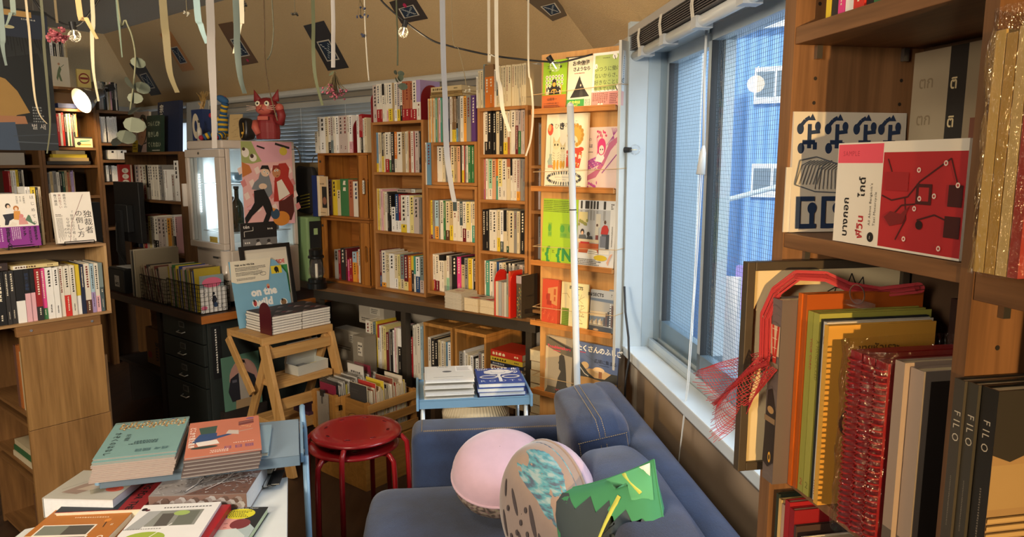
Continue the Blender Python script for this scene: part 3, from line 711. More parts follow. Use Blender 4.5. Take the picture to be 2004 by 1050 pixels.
def d_girl(A):
    A.step = 1e-5
    A.rect(0, 0, 1, 1, 'e0c7bd')
    for k in range(9): A.ell(.3 + (k * .29 % 1) * .32, .93 - (k * .53 % 1) * .12, .035, .02, 'cf3a6a', 7, k)
    for k in range(7): A.line([(.75 + .04 * k, .98), (.9 - .05 * k, .7)], .012, 'a0468f')
    A.poly([(0, .12), (.3, .18), (.55, .38), (.75, .62), (1, .78), (1, .86), (.7, .74), (.5, .5), (.3, .3), (0, .2)], 'c06a8a')
    A.poly([(0, .30), (.2, .34), (.45, .40), (.5, .48), (.3, .52), (.1, .48), (0, .44)], 'b45aa0')
    for k in range(40): A.ell((k * .37 % 1) * .5, .3 + (k * .61 % 1) * .18, .016, .013, ('7b3f9a', 'e7b7c0', 'cf4f8f')[k % 3], 6)
    A.poly([(.25, .45), (.32, .56), (.5, .57), (.56, .5), (.48, .42)], 'f0e2dc').ell(.45, .68, .14, .14, 'd23a78').ell(.45, .63, .085, .075, 'f3d6cd').poly([(.34, .78), (.26, .84), (.3, .7)], 'e8a0ac').poly([(.31, .55), (.33, .75), (.38, .74), (.37, .6)], 'd23a78')
    for e in (.42, .49): A.ell(e, .635, .018, .014, '3a2430')
    A.line([(.5, .25), (.95, .55)], .03, '9a4a90').text('の', .02, .78, .06, '3d3550').text('は', .04, .67, .07, '3d3550', bold=.02).scrib(.03, .58, .2, .61, 1, INK)
    for k in range(12): A.ell(.05 + (k * .37 % 1) * .3, .02 + (k * .61 % 1) * .08, .03, .018, 'b8489a', 7, k)
face(1066, 1147, 224, 1, d_cats, 'picture_book', 'cream picture book of two cats and a curly-haired child on the display rack', c='f1e6c9', spine_side='right', th=.011)
face(1149, 1209, 249, 1, d_girl, 'picture_book', 'pink and violet picture book of a girl on a branch on the display rack', c='e0c7bd', spine_side='right', th=.014, y=.004)
def d_green(A):
    A.rect(0, 0, 1, 1, '9fc428').scrib(.02, .79, .98, .98, 7, '26361a', fill=.5).rect(.34, .4, 1, .62, '7fae35').ell(.42, .54, .09, .06, '4f9a3a').ell(.72, .55, .07, .06, '4f9a3a').rect(.36, .42, .6, .47, '6aa33a')
    A.text('{N', .22, .05, .26, '2f8a44', bold=.05, gap=.9).scrib(.05, .15, .16, .2, 3, '26361a')
face(1060, 1093, 388, 2, d_green, 'magazine', 'lime green magazine at the outer end of the third rack ledge, partly covered', 'magazine', c='9fc428', th=.008, y=.006)
face(1078, 1128, 389, 2, d_green, 'magazine', 'lime green magazine with big brace lettering beside the white rod', 'magazine', c='9fc428', th=.008, y=-.005)
def d_shop(A):
    A.rect(0, 0, 1, 1, 'd9dad8').rect(0, .25, .86, .86, 'b6b9bb')
    for k, (x, w_) in enumerate(((.08, .05), (.2, .11), (.34, .05), (.42, .05), (.5, .05), (.68, .06))): A.rect(x, .87, x + w_, .99, '35322f').rect(x, .70, x + w_, .85, '9a9a98')
    A.rect(.04, .66, .28, .82, 'cfc28a').rect(.5, .6, .62, .8, 'cfc9b8')
    for k in range(12): A.ell(.06 + (k * .37 % 1) * .22, .63 + (k * .61 % 1) * .07, .03, .025, '8a8a48', 7)
    A.ell(.74, .68, .03, .03, '5a4034').poly([(.64, .5), (.66, .6), (.72, .64), (.8, .63), (.84, .57), (.82, .5)], 'b5322e').poly([(.66, .36), (.66, .5), (.8, .5), (.8, .36)], '4f5560')
    A.ell(.54, .63, .024, .022, '5a4034').poly([(.49, .48), (.5, .6), (.58, .6), (.59, .48)], 'c9c4b4').rect(.51, .38, .58, .48, '7a3a3a').rect(.63, .3, .85, .47, '6f7480').rect(.78, .28, .86, .5, '3f444c')
    A.ell(.16, .52, .05, .045, '2f2b2a').ell(.16, .5, .03, .03, 'd9b090').poly([(.06, .38), (.08, .47), (.24, .48), (.3, .4)], '55595c').ell(.32, .49, .04, .035, '2f2b2a').poly([(.27, .38), (.3, .46), (.42, .46), (.45, .38)], '3d4044')
    A.rect(.04, .36, .6, .41, 'cdbfa0').rect(.08, .2, .6, .35, 'b4562c').rect(.12, .34, .36, .37, 'b52a2a').poly([(.3, .17), (.34, .26), (.56, .25), (.62, .16), (.5, .12), (.36, .13)], 'e6e0d0').line([(.33, .2), (.6, .19)], .008, '6a6050').line([(.34, .23), (.58, .22)], .008, '6a6050').rect(.62, .2, .88, .26, 'e6e0d0').ell(.66, .14, .17, .045, 'd4b82a').poly([(.82, .08), (.9, .2), (.97, .22), (.9, .12), (.86, .03)], 'd9a890')
    A.scrib(.04, .015, .7, .115, 4, '33302c').scrib(.88, .87, .95, .96, 3, INK).scrib(.91, .3, .95, .62, 1, INK, vert=True)
face(1127, 1203, 391, 2, d_shop, 'magazine', 'white magazine with a photo of people in a reading room, third rack ledge', 'magazine', c='e6e7e6', th=.014, spine_side='right', y=-.002)
def d_redphoto(A):
    A.rect(0, 0, 1, 1, 'c4472a').poly([(.35, .8), (.95, .86), (.95, .42), (.6, .46), (.35, .55)], 'c98a52').rect(.3, .5, .5, .68, 'a8381f').rect(.72, .66, .86, .8, 'b5532c').rect(.74, .52, .84, .62, 'b5532c').ell(.3, .6, .05, .07, '9c2f1c').rect(.3, .42, .6, .52, '9c2f1c')
    for k in range(24): A.ell((k * .37 % 1), .06 + (k * .61 % 1) * .34, .05, .012, 'b0452a' if k % 2 else 'd0693f', 7, k)
face(1060, 1091, 545, 3, d_redphoto, 'book', 'thick brick red book with a tinted photo, fourth ledge of the display rack', c='c4472a', th=.018, spine_side='right', lean=.05)
def d_pale(A):
    A.rect(0, 0, 1, 1, 'e9d9a0').rect(.1, 0, 1, .4, '7f9a34').line([(.05, .72), (.5, .74), (.8, .6), (.8, .45)], .03, 'a98a50')
    for k in range(9): A.rect(.15, .03 + k * .04, .95, .045 + k * .04, '5f7a24')
face(1097, 1120, 551, 3, d_pale, 'booklet', 'pale yellow booklet with a green block between the red book and the rod', 'booklet', c='e9d9a0', th=.006, y=.004)
def d_insects(A):
    A.rect(0, 0, 1, 1, 'efe0a8').text('IN/SECTS', -.02, .86, .10, INK, bold=.03, gap=.8)
    for k, (x, y) in enumerate(((.5, .64), (.55, .4), (.48, .24))):
        A.line([(x - .15, y - .06), (x + .3, y + .08)], .012, '6a5a28').line([(x, y), (x + .22, y - .08)], .012, '6a5a28').line([(x + .08, y + .02), (x + .14, y + .12)], .012, '6a5a28').scrib(x + .12, y - .15, x + .3, y - .11, 1, '6a5a28').scrib(x - .15, y + .08, x + .02, y + .12, 1, '6a5a28')
face(1113, 1150, 553, 3, d_insects, 'magazine', 'pale yellow magazine with black title and twig drawings behind the rod', 'magazine', c='efe0a8', th=.008, spine_side='right', y=-.004)
def d_city(A):
    A.rect(0, 0, 1, 1, 'b9bcbc').rect(0, .2, 1, .8, '6f7f93').poly([(0, .42), (1, .5), (1, .72), (0, .74)], 'a9a8a4').poly([(0, .36), (1, .38), (1, .5), (0, .48)], 'c7b89c')
    A.text('IN/SECTS', -.12, .85, .105, INK, bold=.035, gap=.93).scrib(.9, .86, .97, .94, 2, INK)
    for k in range(12): A.rect(.02 + k * .055, .17, .055 + k * .055, .24 + (k * .37 % 1) * .08, ('d9c9a8', 'b39a72', '8d8578', 'e6ddc8')[k % 4])
    for k in range(5): A.rect(.62 + k * .08, .15, .69 + k * .08, .35 + .08 * k + (k % 2) * .04, ('5a5a60', '6d5a58', '4a505a')[k % 3])
    A.rect(0, .13, .62, .17, '9a968c').rect(0, 0, 1, .13, '4a505a').ell(.3, .04, .12, .025, 'b89a78').scrib(.84, .08, .96, .7, 1, 'dfe3e6', vert=True)
face(1154, 1199, 566, 3, d_city, 'magazine', 'magazine with a city skyline cover and black title, fourth rack ledge', 'magazine', c='cfd4d6', th=.009, spine_side='right', y=-.006)
face(1190, 1208, 567, 3, lambda A: A.rect(0, 0, 1, 1, '7f8da0').rect(.4, .2, 1, .62, '4a5464').scrib(.5, .1, .8, .7, 1, 'dfe3e6', vert=True), 'magazine', 'bluish magazine mostly hidden behind the skyline magazine by the white post', 'magazine', c='cfd4d6', th=.009, spine_side='right', y=.006)
def d_trouble(A):
    A.rect(0, 0, 1, 1, 'b3a184').poly([(0, 1), (1, .86), (1, .7), (.6, .72), (.12, .8), (0, .82)], '6b6250').poly([(.1, .96), (.95, .80), (.95, .84), (.1, .99)], '3d3830').rect(0, 0, 1, .13, '6e6656').poly([(0, 0), (.1, .1), (.1, .82), (0, .82)], 'c9b795')
    A.poly([(.42, .08), (.5, .3), (.6, .42), (.52, .46), (.52, .54), (.49, .56), (.52, .6), (.52, .68), (.6, .72), (.7, .7), (.75, .6), (.8, .4), (.83, .2), (.99, .12), (1, 0), (.42, 0)], '4a443a')
    A.text('Troublemakers', .06, .80, .075, 'e0405a', bold=.02, gap=.92).scrib(.28, .75, .58, .78, 1, 'e0405a').text('N°2', .42, .07, .05, 'e0405a').scrib(-.0, .4, .03, .55, 1, 'e0405a', vert=True)
face(1066, 1118, 656, 4, d_trouble, 'magazine', 'sand coloured magazine with a long-haired silhouette and pink title, bottom ledge', 'magazine', c='c9b795', th=.016, spine_side='right', lean=.05)
def d_fushigi(A):
    A.rect(0, 0, 1, 1, '5f6f94').poly([(0, .45), (.3, .58), (.6, .6), (1, .52), (1, .44), (0, .4)], 'd9b078').ell(.55, .58, .14, .05, 'e6c79a').ell(.2, .62, .1, .06, 'e0b87e')
    A.poly([(0, .42), (0, .62), (.08, .66), (.3, .5), (.45, .44), (.7, .45), (.86, .56), (1, .56), (1, .38), (.6, .4), (.3, .42)], '43423c').line([(.05, .6), (.2, .48), (.3, .45)], .02, 'd8cdb8').rect(.55, .45, .63, .56, 'a36a44')
    A.poly([(0, 0), (1, 0), (1, .4), (.6, .41), (.3, .43), (0, .42)], 'b98c52').poly([(0, .1), (1, .2), (1, .3), (0, .16)], 'c79c62').line([(.3, .0), (1, .22)], .006, '8a6638')
    A.ell(.545, .37, .014, .014, INK).rect(.53, .28, .56, .36, '2c2a28').rect(.5, .26, .54, .27, '2c2a28')
    for k in range(10): A.ell(.08 + (k * .37 % 1) * .3, .18 + (k * .61 % 1) * .06, .03, .01, ('6a2f22', 'e0d6c0', '3f3a34')[k % 3], 7)
    A.text('たくさんのふしぎ', -.03, .865, .115, 'f2efe6', bold=.03, gap=.96).scrib(.02, .82, .24, .845, 1, 'd8374a').text('広場に集まる', .43, .70, .075, '22252c', gap=.95).scrib(.56, .66, .82, .68, 1, '22252c').line([(.2, .8), (.55, .68)], .004, '3d465e')
face(1128, 1208, 668, 4, d_fushigi, 'picture_book', 'blue-skied picture book of a wide dusty square with white title, bottom ledge', c='5f6f94', th=.006, spine_side='right', lean=.05)
# the white rod that leans before the rack
m = MB(); a = at_t(1116, 207, 2.38); b_ = at_t(1131, 805, 2.52); b2 = a + (b_ - a) * 2.05
m.cyl(a, b2, .0118, mat('c3ccd4', .4), 14); wr = thing('white_rod', 'thin white two-piece rod standing upright before the display rack', 'rod', Matrix.Identity(4))
m.build('tube', wr, smooth=True)
for f in (.325, .96): 
    m = MB(); c = a + (b_ - a) * f; d = (b_ - a).normalized(); m.cyl(c, c + d * .004, .0124, mat('2c2a2a'), 14); m.build('ring_mark', wr)
m = MB(); m.ball(a, .0118, mat('c3ccd4', .4), 10); m.build('end_cap', wr, smooth=True)
# ================================================================ sofa with cushions
from mathutils import noise as mn
def denim(c1='2a3d62', c2='151f39'):
    k = ('denim', c1)
    if k in MATS: return MATS[k]
    m = bpy.data.materials.new('denim'); m.use_nodes = True; nt = m.node_tree; bs = nt.nodes['Principled BSDF']
    tc = nt.nodes.new('ShaderNodeTexCoord'); n1 = nt.nodes.new('ShaderNodeTexNoise'); n1.inputs['Scale'].default_value = 9; n1.inputs['Detail'].default_value = 6
    mp = nt.nodes.new('ShaderNodeMapping'); mp.inputs['Scale'].default_value = (160, 900, 500); n2 = nt.nodes.new('ShaderNodeTexNoise'); n2.inputs['Scale'].default_value = 1
    nt.links.new(tc.outputs['Object'], n1.inputs['Vector']); nt.links.new(tc.outputs['Object'], mp.inputs['Vector']); nt.links.new(mp.outputs[0], n2.inputs['Vector'])
    ad = nt.nodes.new('ShaderNodeMath'); ad.operation = 'MULTIPLY_ADD'; ad.inputs[1].default_value = .5; nt.links.new(n2.outputs['Fac'], ad.inputs[0]); nt.links.new(n1.outputs['Fac'], ad.inputs[2])
    cr = nt.nodes.new('ShaderNodeValToRGB'); cr.color_ramp.elements[0].position = .5; cr.color_ramp.elements[1].position = 1.0
    cr.color_ramp.elements[0].color = (*lin(c2), 1); cr.color_ramp.elements[1].color = (*lin(c1), 1)
    nt.links.new(ad.outputs[0], cr.inputs[0]); nt.links.new(cr.outputs[0], bs.inputs['Base Color']); bs.inputs['Roughness'].default_value = .85
    bs.inputs['Sheen Weight'].default_value = .25
    bp = nt.nodes.new('ShaderNodeBump'); bp.inputs['Strength'].default_value = .35; bp.inputs['Distance'].default_value = .006
    nt.links.new(ad.outputs[0], bp.inputs['Height']); nt.links.new(bp.outputs[0], bs.inputs['Normal'])
    MATS[k] = m; return m
DEN = denim(); THR = mat('a98f5e', .8)
def sgn(v, e): return math.copysign(abs(v) ** e, v)
def squish(m, c, a, b, h, mt, e1=.3, e2=.3, n=40, X=None, wob=.0, seed=0, f=6):
    """rounded, slightly wrinkled cushion shape"""
    rings = []; c = V(c)
    for i in range(n // 2 + 1):
        t = -pi / 2 + pi * i / (n // 2); ct, st = sgn(cos(t), e1), sgn(sin(t), e1)
        r = []
        for k in range(n):
            p = 2 * pi * k / n; q = V((a * ct * sgn(cos(p), e2), b * ct * sgn(sin(p), e2), h * st))
            if wob: q *= 1 + wob * mn.noise(V((q.x * f + seed, q.y * f, q.z * f * 1.3)))
            r.append((X @ q if X else q) + c)
        rings.append(r)
    m.loft(rings, mt)
def rbuild(m, name, par, r=.03, seg=4):
    o = m.build(name, par, smooth=True); b = o.modifiers.new('bevel', 'BEVEL'); b.width = r; b.segments = seg; b.limit_method = 'ANGLE'; return o
sofa = thing('sofa', 'low dark blue denim sofa under the window, pale topstitching along its arm and cushions', 'sofa', FW.M)
AX0, AX1, AYF, SLEN = .095, .265, -.765, 1.43
m = MB(); m.box(AX0, AX1, AYF, -.06, .12, .60, DEN); rbuild(m, 'arm', sofa, .035, 5)
m = MB(); m.box(AX0, SLEN, -.165, -.055, .12, .715, DEN); rbuild(m, 'back', sofa, .045, 5)
m = MB(); m.box(AX1, SLEN, -.80, -.165, .12, .30, DEN); rbuild(m, 'base', sofa, .02, 3)
for fx in (AX0 + .07, SLEN - .1):
    for fy in (-.72, -.12):
        l = MB(); l.cyl((fx, fy, 0), (fx, fy, .125), .022, mat('2b211b', .5), 14, .028); l.build('leg', sofa, smooth=True)
m = MB(); squish(m, (.27 + .575, -.525, .365), .575, .375, .09, DEN, .28, .16, 56, wob=.05, seed=3); m.build('seat_cushion', sofa, smooth=True)
X1 = Matrix.Rotation(rad(9), 4, 'X')
m = MB(); squish(m, (.46, -.215, .60), .19, .085, .165, DEN, .30, .30, 48, X=X1, wob=.06, seed=5, f=9); m.build('back_cushion', sofa, smooth=True)
m = MB(); squish(m, (1.02, -.225, .595), .36, .10, .165, DEN, .55, .5, 56, X=X1, wob=.05, seed=11); m.build('back_cushion', sofa, smooth=True)
# topstitching
m = MB()
def stitch(pts, gap=.006):
    pts = [V(p) for p in pts]
    for a, b in zip(pts, pts[1:]):
        n = max(1, int((b - a).length / gap))
        for k in range(n): m.bar(a + (b - a) * (k / n), a + (b - a) * ((k + .62) / n), .0012, .0012, THR)
zA = .6006
stitch([(AX1 - .038, AYF + .04, zA), (AX1 - .038, -.17, zA)]); stitch([(AX1 - .032, AYF + .04, zA - .0004), (AX1 - .032, -.17, zA - .0004)])
stitch([(AX0 + .03, AYF + .034, zA), (AX1 - .03, AYF + .034, zA)])
m.build('topstitching', sofa)
m = MB(); Xc = MT((.46, -.215, .60)) @ X1
def on(x, y, z): return Xc @ V((x, y, z))
for dy in (-.008, .008): stitch([on(-.15, dy, .1665), on(.0, dy, .1672), on(.155, dy, .1655), on(.183, dy, .14), on(.192, dy, .05), on(.192, dy, -.05)])
stitch([on(.188, -.07, .12), on(.187, .07, .125)]); stitch([on(.186, -.066, .12), on(.191, -.070, -.06)]); stitch([on(.186, .066, .12), on(.191, .070, -.06)])
m.build('seam', sofa)
# ---- loose cushions
def vel(c): return mat(c, .8, var=.10, scale=30, sheen=.5, bump=.25)
def round_cushion(loc, R, half, X, name, label, ca, cb, pattern=None):
    t = thing(name, label, 'cushion', MT(loc) @ X)
    n = 56
    def ring(r, z, w): return [V((r * cos(2 * pi * k / n) * (1 + w * mn.noise(V((cos(2 * pi * k / n) * 5, sin(2 * pi * k / n) * 5, z * 20)))), r * sin(2 * pi * k / n), z)) for k in range(n)]
    prof = [(R * cos(a) ** .62 if cos(a) > 0 else 0, half * sin(a)) for a in [pi / 2 * k / 12 for k in range(13)]]
    prof[-1] = (.001, half)
    seam = R * .997
    m = MB(); m.loft([ring(r, z + .004, .018 * (1 - z / half)) for r, z in prof], ca, cap=False); m.build('front_cover', t, smooth=True)
    m = MB(); m.loft([ring(r, -z - .004, .018 * (1 - z / half)) for r, z in prof][::-1], cb, cap=False); m.build('rear_cover', t, smooth=True)
    m = MB(); m.tube([(seam * cos(2 * pi * k / n), seam * sin(2 * pi * k / n), 0) for k in range(n + 1)], .0045, ca, 6); m.build('piping', t, smooth=True)
    if pattern: pattern(t, R, half)
    return t
fl_m = bpy.data.materials.new('floral_velvet'); fl_m.use_nodes = True; nt = fl_m.node_tree; bs = nt.nodes['Principled BSDF']
tc = nt.nodes.new('ShaderNodeTexCoord'); vo = nt.nodes.new('ShaderNodeTexNoise'); vo.inputs['Scale'].default_value = 26; vo.inputs['Detail'].default_value = 4; vo.inputs['Distortion'].default_value = 2
nt.links.new(tc.outputs['Object'], vo.inputs['Vector']); cr = nt.nodes.new('ShaderNodeValToRGB'); cr.color_ramp.elements[0].position = .36; cr.color_ramp.elements[1].position = .66
cr.color_ramp.elements[0].color = (*lin('3d3438'), 1); cr.color_ramp.elements[1].color = (*lin('a58a86'), 1)
for p_, c_ in ((.45, '6a5f50'), (.5, '7a5560'), (.56, '8f8a70')):
    e_ = cr.color_ramp.elements.new(p_); e_.color = (*lin(c_), 1)
nt.links.new(vo.outputs['Fac'], cr.inputs[0]); nt.links.new(cr.outputs[0], bs.inputs['Base Color']); bs.inputs['Roughness'].default_value = .8
ptop = FW.w(.52, -.50, .580)
round_cushion(ptop, .142, .088, RZ(rad(-83.6)) @ RY(rad(16)) @ RX(rad(4)), 'round_cushion', 'round lilac-pink velvet cushion lying on the sofa seat, floral underside', vel('cba9b8'), fl_m)
# standing round cushion: the pink back away from the viewer, a printed face towards it
tan_v = vel('8f7c74')
def face_print(t, R, half):
    m = MB()
    def zz(r): # height of the front cover at radius r
        c = min(1, r / R) ** (1 / .62); return half * math.sqrt(max(0, 1 - c * c)) + .0048
    def patch(pts, c):
        n = len(pts); cx_ = sum(p[0] for p in pts) / n; cy_ = sum(p[1] for p in pts) / n
        rings = []
        for f in (1, .75, .5, .25, .02):
            rings.append([V((cx_ + (p[0] - cx_) * f, cy_ + (p[1] - cy_) * f, 0)) for p in pts])
        for r_ in rings:
            for v in r_: v.z = zz(math.hypot(v.x, v.y)) + patch.o
        m.loft(rings, c, cap=False); patch.o += .0002
    patch.o = 0
    tq = bpy.data.materials.new('teal_hair'); tq.use_nodes = True; nt = tq.node_tree; bs = nt.nodes['Principled BSDF']
    tc = nt.nodes.new('ShaderNodeTexCoord'); no = nt.nodes.new('ShaderNodeTexNoise'); mp = nt.nodes.new('ShaderNodeMapping'); mp.inputs['Scale'].default_value = (25, 90, 25); no.inputs['Detail'].default_value = 4; no.inputs['Scale'].default_value = 1
    nt.links.new(tc.outputs['Object'], mp.inputs[0]); nt.links.new(mp.outputs[0], no.inputs['Vector']); cr = nt.nodes.new('ShaderNodeValToRGB'); cr.color_ramp.elements[0].position = .38; cr.color_ramp.elements[1].position = .62
    cr.color_ramp.elements[0].color = (*lin('4f5d74'), 1); cr.color_ramp.elements[1].color = (*lin('8ea6b0'), 1); e_ = cr.color_ramp.elements.new(.5); e_.color = (*lin('4f93a6'), 1)
    nt.links.new(no.outputs['Fac'], cr.inputs[0]); nt.links.new(cr.outputs[0], bs.inputs['Base Color']); bs.inputs['Roughness'].default_value = .8
    N = 28
    hair = [(R * .985 * cos(a), R * .985 * sin(a)) for a in [rad(22 + 96 * k / 16) for k in range(17)]]
    hair += [(-.36 * R, .62 * R), (-.18 * R, .50 * R), (.05 * R, .42 * R), (.3 * R, .34 * R), (.5 * R, .2 * R), (.72 * R, .1 * R)]
    patch(hair, tq)
    dk = mat('4a4143', .9)
    def blob(x, y, a, b, r=0): patch([(x * R + (a * cos(q) * cos(r) - b * sin(q) * sin(r)) * R, y * R + (a * cos(q) * sin(r) + b * sin(q) * cos(r)) * R) for q in [2 * pi * k / 14 for k in range(14)]], dk)
    for x, y, a, b, r in ((.28, .0, .05, .24, .5), (.5, -.28, .04, .2, .35), (.1, -.5, .05, .26, .5), (-.2, .1, .04, .2, .6), (-.42, -.32, .04, .2, .4), (.36, -.62, .04, .15, .5), (-.1, -.78, .06, .1, .4), (-.5, .2, .03, .13, .3)): blob(x, y, a, b, r)
    for x, y in ((.1, .1), (.2, -.22), (.02, -.12), (.3, -.42), (-.2, -.42), (-.05, -.3), (-.34, -.05)): blob(x, y, .035, .045)
    m.build('printed_face', t)
pc = FW.w(.835, -.415, .622)
nrm = (V((-.84, -.54, .12))).normalized()              # the printed side looks back towards the room
zq = nrm.to_track_quat('Z', 'Y').to_matrix().to_4x4()
round_cushion(pc, .165, .075, zq, 'round_cushion', 'round cushion standing on edge, taupe printed face with teal hair and pink rear', tan_v, vel('cba9b8'), face_print)
# leaf cushion
gz = V((-.74, -.60, .26)).normalized(); gy = (V((0, 0, 1)) - gz * gz.z).normalized(); gx = gy.cross(gz)
gM = Matrix((gx, gy, gz)).transposed().to_4x4()
gt = thing('leaf_cushion', 'square cushion with green monstera leaves on slate grey, leaning on the sofa back', 'cushion', MT(FW.w(1.085, -.315, .650)) @ gM @ RZ(rad(45 - 14)))
lm = mat('3f8a60', .85, var=.10, scale=14)
def pillow_half(m, a, th, mt, s):
    n = 24; rings = []
    for i in range(n + 1):
        r = []
        for k in range(n + 1):
            u, v = -1 + 2 * i / n, -1 + 2 * k / n
            h = th * ((1 - abs(u) ** 2.6) * (1 - abs(v) ** 2.6)) ** .55
            pin = 1 - .07 * (1 - abs(u) ** 2) * abs(v) ** 4 ; pin2 = 1 - .07 * (1 - abs(v) ** 2) * abs(u) ** 4
            r.append(V((u * a * pin2, v * a * pin, s * (h + .0005) + .004 * mn.noise(V((u * 3, v * 3, s))) * (h / th))))
        rings.append(r)
    vs = [p for r in rings for p in r]; N = n + 1
    m.add(vs, [((i * N + k), (i + 1) * N + k, (i + 1) * N + k + 1, i * N + k + 1)[::int(s)] for i in range(n) for k in range(n)], mt)
m = MB(); pillow_half(m, .155, .055, lm, 1); PO = [0]
def leaf(pts, c):
    PO[0] += .0006; cx_ = sum(p[0] for p in pts) / len(pts); cy_ = sum(p[1] for p in pts) / len(pts); R_ = []
    for f in (1, .8, .6, .4, .2, .02):
        r_ = []
        for px_, py_ in pts:
            u, v = cx_ + (px_ - cx_) * f, cy_ + (py_ - cy_) * f; h = .055 * (max(0, 1 - abs(u) ** 2.6) * max(0, 1 - abs(v) ** 2.6)) ** .55
            r_.append(V((u * .155 * (1 - .07 * (1 - v * v) * abs(u) ** 4), v * .155 * (1 - .07 * (1 - u * u) * abs(v) ** 4), h + .0022 + PO[0])))
        R_.append(r_)
    m.loft(R_, mat(c, .85), cap=False)
leaf([(-.97, .5), (-.7, .35), (-.75, .15), (-.45, .1), (-.5, -.15), (-.2, -.2), (-.25, -.5), (.05, -.6), (.1, -.97), (.6, -.97), (.97, -.6), (.97, .1), (.8, .3), (.7, .15), (.6, .45), (.4, .3), (.35, .62), (.1, .5), (.0, .75), (-.3, .62), (-.5, .9), (-.97, .97)], '3b474d')
leaf([(.2, .97), (.45, .75), (.62, .8), (.7, .55), (.97, .5), (.97, .97)], '58a877'); leaf([(-.97, -.2), (-.8, -.3), (-.62, -.25), (-.6, -.5), (-.35, -.62), (-.4, -.97), (-.97, -.97)], '58a877')
leaf([(-.9, -.9), (-.86, -.93), (-.1, -.1), (.55, .62), (.5, .66), (-.14, -.06)], 'c2c65a'); leaf([(.5, .97), (.56, .97), (.86, .62), (.82, .6)], 'c2c65a'); leaf([(.8, .97), (.97, .97), (.97, .8)], 'e6e6df'); leaf([(-.97, -.7), (-.8, -.97), (-.97, -.97)], 'e6e6df')
m.build('front_cover', gt, smooth=True)
m = MB(); pillow_half(m, .155, .055, mat('3f8f62', .85), -1); m.build('rear_cover', gt, smooth=True)
m = MB(); a = .155
for s in (-1, 1): m.tube([(s * a * (1 - .07 * (1 - v * v)), v * a, 0) for v in [-1 + k / 6 for k in range(13)]], .002, lm, 5)
for s in (-1, 1): m.tube([(v * a, s * a * (1 - .07 * (1 - v * v)), 0) for v in [-1 + k / 6 for k in range(13)]], .002, lm, 5)
m.build('edge_seam', gt)
# ================================================================ two stacked red stools
def stool(x, y, z, rot, label):
    t = thing('stool', label, 'stool', MT((x, y, z)) @ RZ(rot), 'stacked red stools')
    red = mat('a51d24', .28, coat=.4, var=.02); H, R = .452, .163
    # seat: a shallow disc with eight pressed ventilation dimples near the rim
    m = MB(); n = 72; prof = [(.0, H - .001), (.05, H - .001), (.10, H), (.135, H), (.155, H - .003), (R, H - .009), (R + .0005, H - .014), (R - .004, H - .016), (.15, H - .011), (.10, H - .009), (.0, H - .009)]
    m.lathe([(max(r, .0005), z_) for r, z_ in prof], red, n)
    for k in range(8):
        a = 2 * pi * k / 8; c = V((.115 * cos(a), .115 * sin(a), H + .0002)); q = Matrix.Rotation(a + 1.57, 4, 'Z')
        m.add([c + q @ V((.012 * cos(b), .0055 * sin(b), 0)) for b in [2 * pi * j / 14 for j in range(14)]], [tuple(range(14))], mat('4d0d12', .5))
        m.tube([c + q @ V((.0125 * cos(b), .006 * sin(b), .0004)) for b in [2 * pi * j / 14 for j in range(15)]], .0011, red, 5)
    m.build('seat', t, smooth=True)
    for k in range(4):
        a = pi / 4 + pi / 2 * k; d = V((cos(a), sin(a), 0))
        pts = [d * .03 + V((0, 0, H - .02)), d * .10 + V((0, 0, H - .02)), d * .14 + V((0, 0, H - .0205)), d * .166 + V((0, 0, H - .022)), d * .184 + V((0, 0, H - .042)), d * .188 + V((0, 0, H - .09)), d * .196 + V((0, 0, .012))]
        m = MB(); m.tube(pts, .0095, red, 12); m.build('leg', t, smooth=True)
        m = MB(); m.cyl(pts[-1] - V((0, 0, .012)), pts[-1] + V((0, 0, .006)), .0115, mat('2a2a2b', .7), 12); m.build('rubber_foot', t)
    return t
sc = at_z(692, 829, .515)
stool(sc.x, sc.y, .0, rad(15), 'lower of two nested round red metal stools beside the crates')
stool(sc.x + .012, sc.y - .004, .047, rad(15 + 26), 'upper of two nested round red metal stools, eight slots in its seat')
# ================================================================ bookcase beside the camera
RW = lambda a='z': wood('8a6240', '66462c', a, .5, 1.3)
BD, BT = .205, 2.3
bc = thing('bookcase', 'tall walnut-brown bookcase in front of the window, adjustable shelves of imported books', 'bookcase', FR.M)
BX = ((0.0, .026), (.331, .347), (.66, .676))
for a, b in BX:
    m = MB(); m.box(a, b, 0, BD, 0, BT, RW('z'))
    for y in (.034, .165):
        for k in range(40):
            z = .9 + k * .032
            for xx, s in ((b + .0004, 1), (a - .0004, -1)):
                m.poly([(xx, y + .0026 * cos(q) * s, z + .0026 * sin(q)) for q in [2 * pi * j / 10 for j in range(10)]], '1d1512')
    m.build('side_panel', bc)
m = MB(); m.box(BX[0][1], BX[2][0], BD - .008, BD - .001, 0, BT, mat('5d4430', .7)); m.build('back_panel', bc)
RSZ = [(1.637, .022), (1.365, .020), (1.031, .013), (.735, .02), (.40, .02), (.09, .02), (1.95, .02), (2.3, .02)]
for (a, b), zz in (((BX[0][1], BX[1][0]), RSZ), ((BX[1][1], BX[2][0]), [(1.995, .02), (1.36, .028), (1.005, .02), (.7, .02), (.4, .02), (2.3, .02)])):
    for z, t_ in zz:
        m = MB(); m.box(a + .0005, b - .0005, .001, BD - .009, z - t_, z, RW('x')); s_ = m.build('shelf_board', bc, bevel=.001)
        for y in (.034, .165):
            q = MB(); q.box(a + .0005, a + .007, y - .004, y + .004, z - t_ - .018, z - t_ - .001, mat('8f8a84', .3, .9)); q.build('shelf_pin', s_)
GBR = 'books in the bookcase by the camera'
R90 = rad(90)
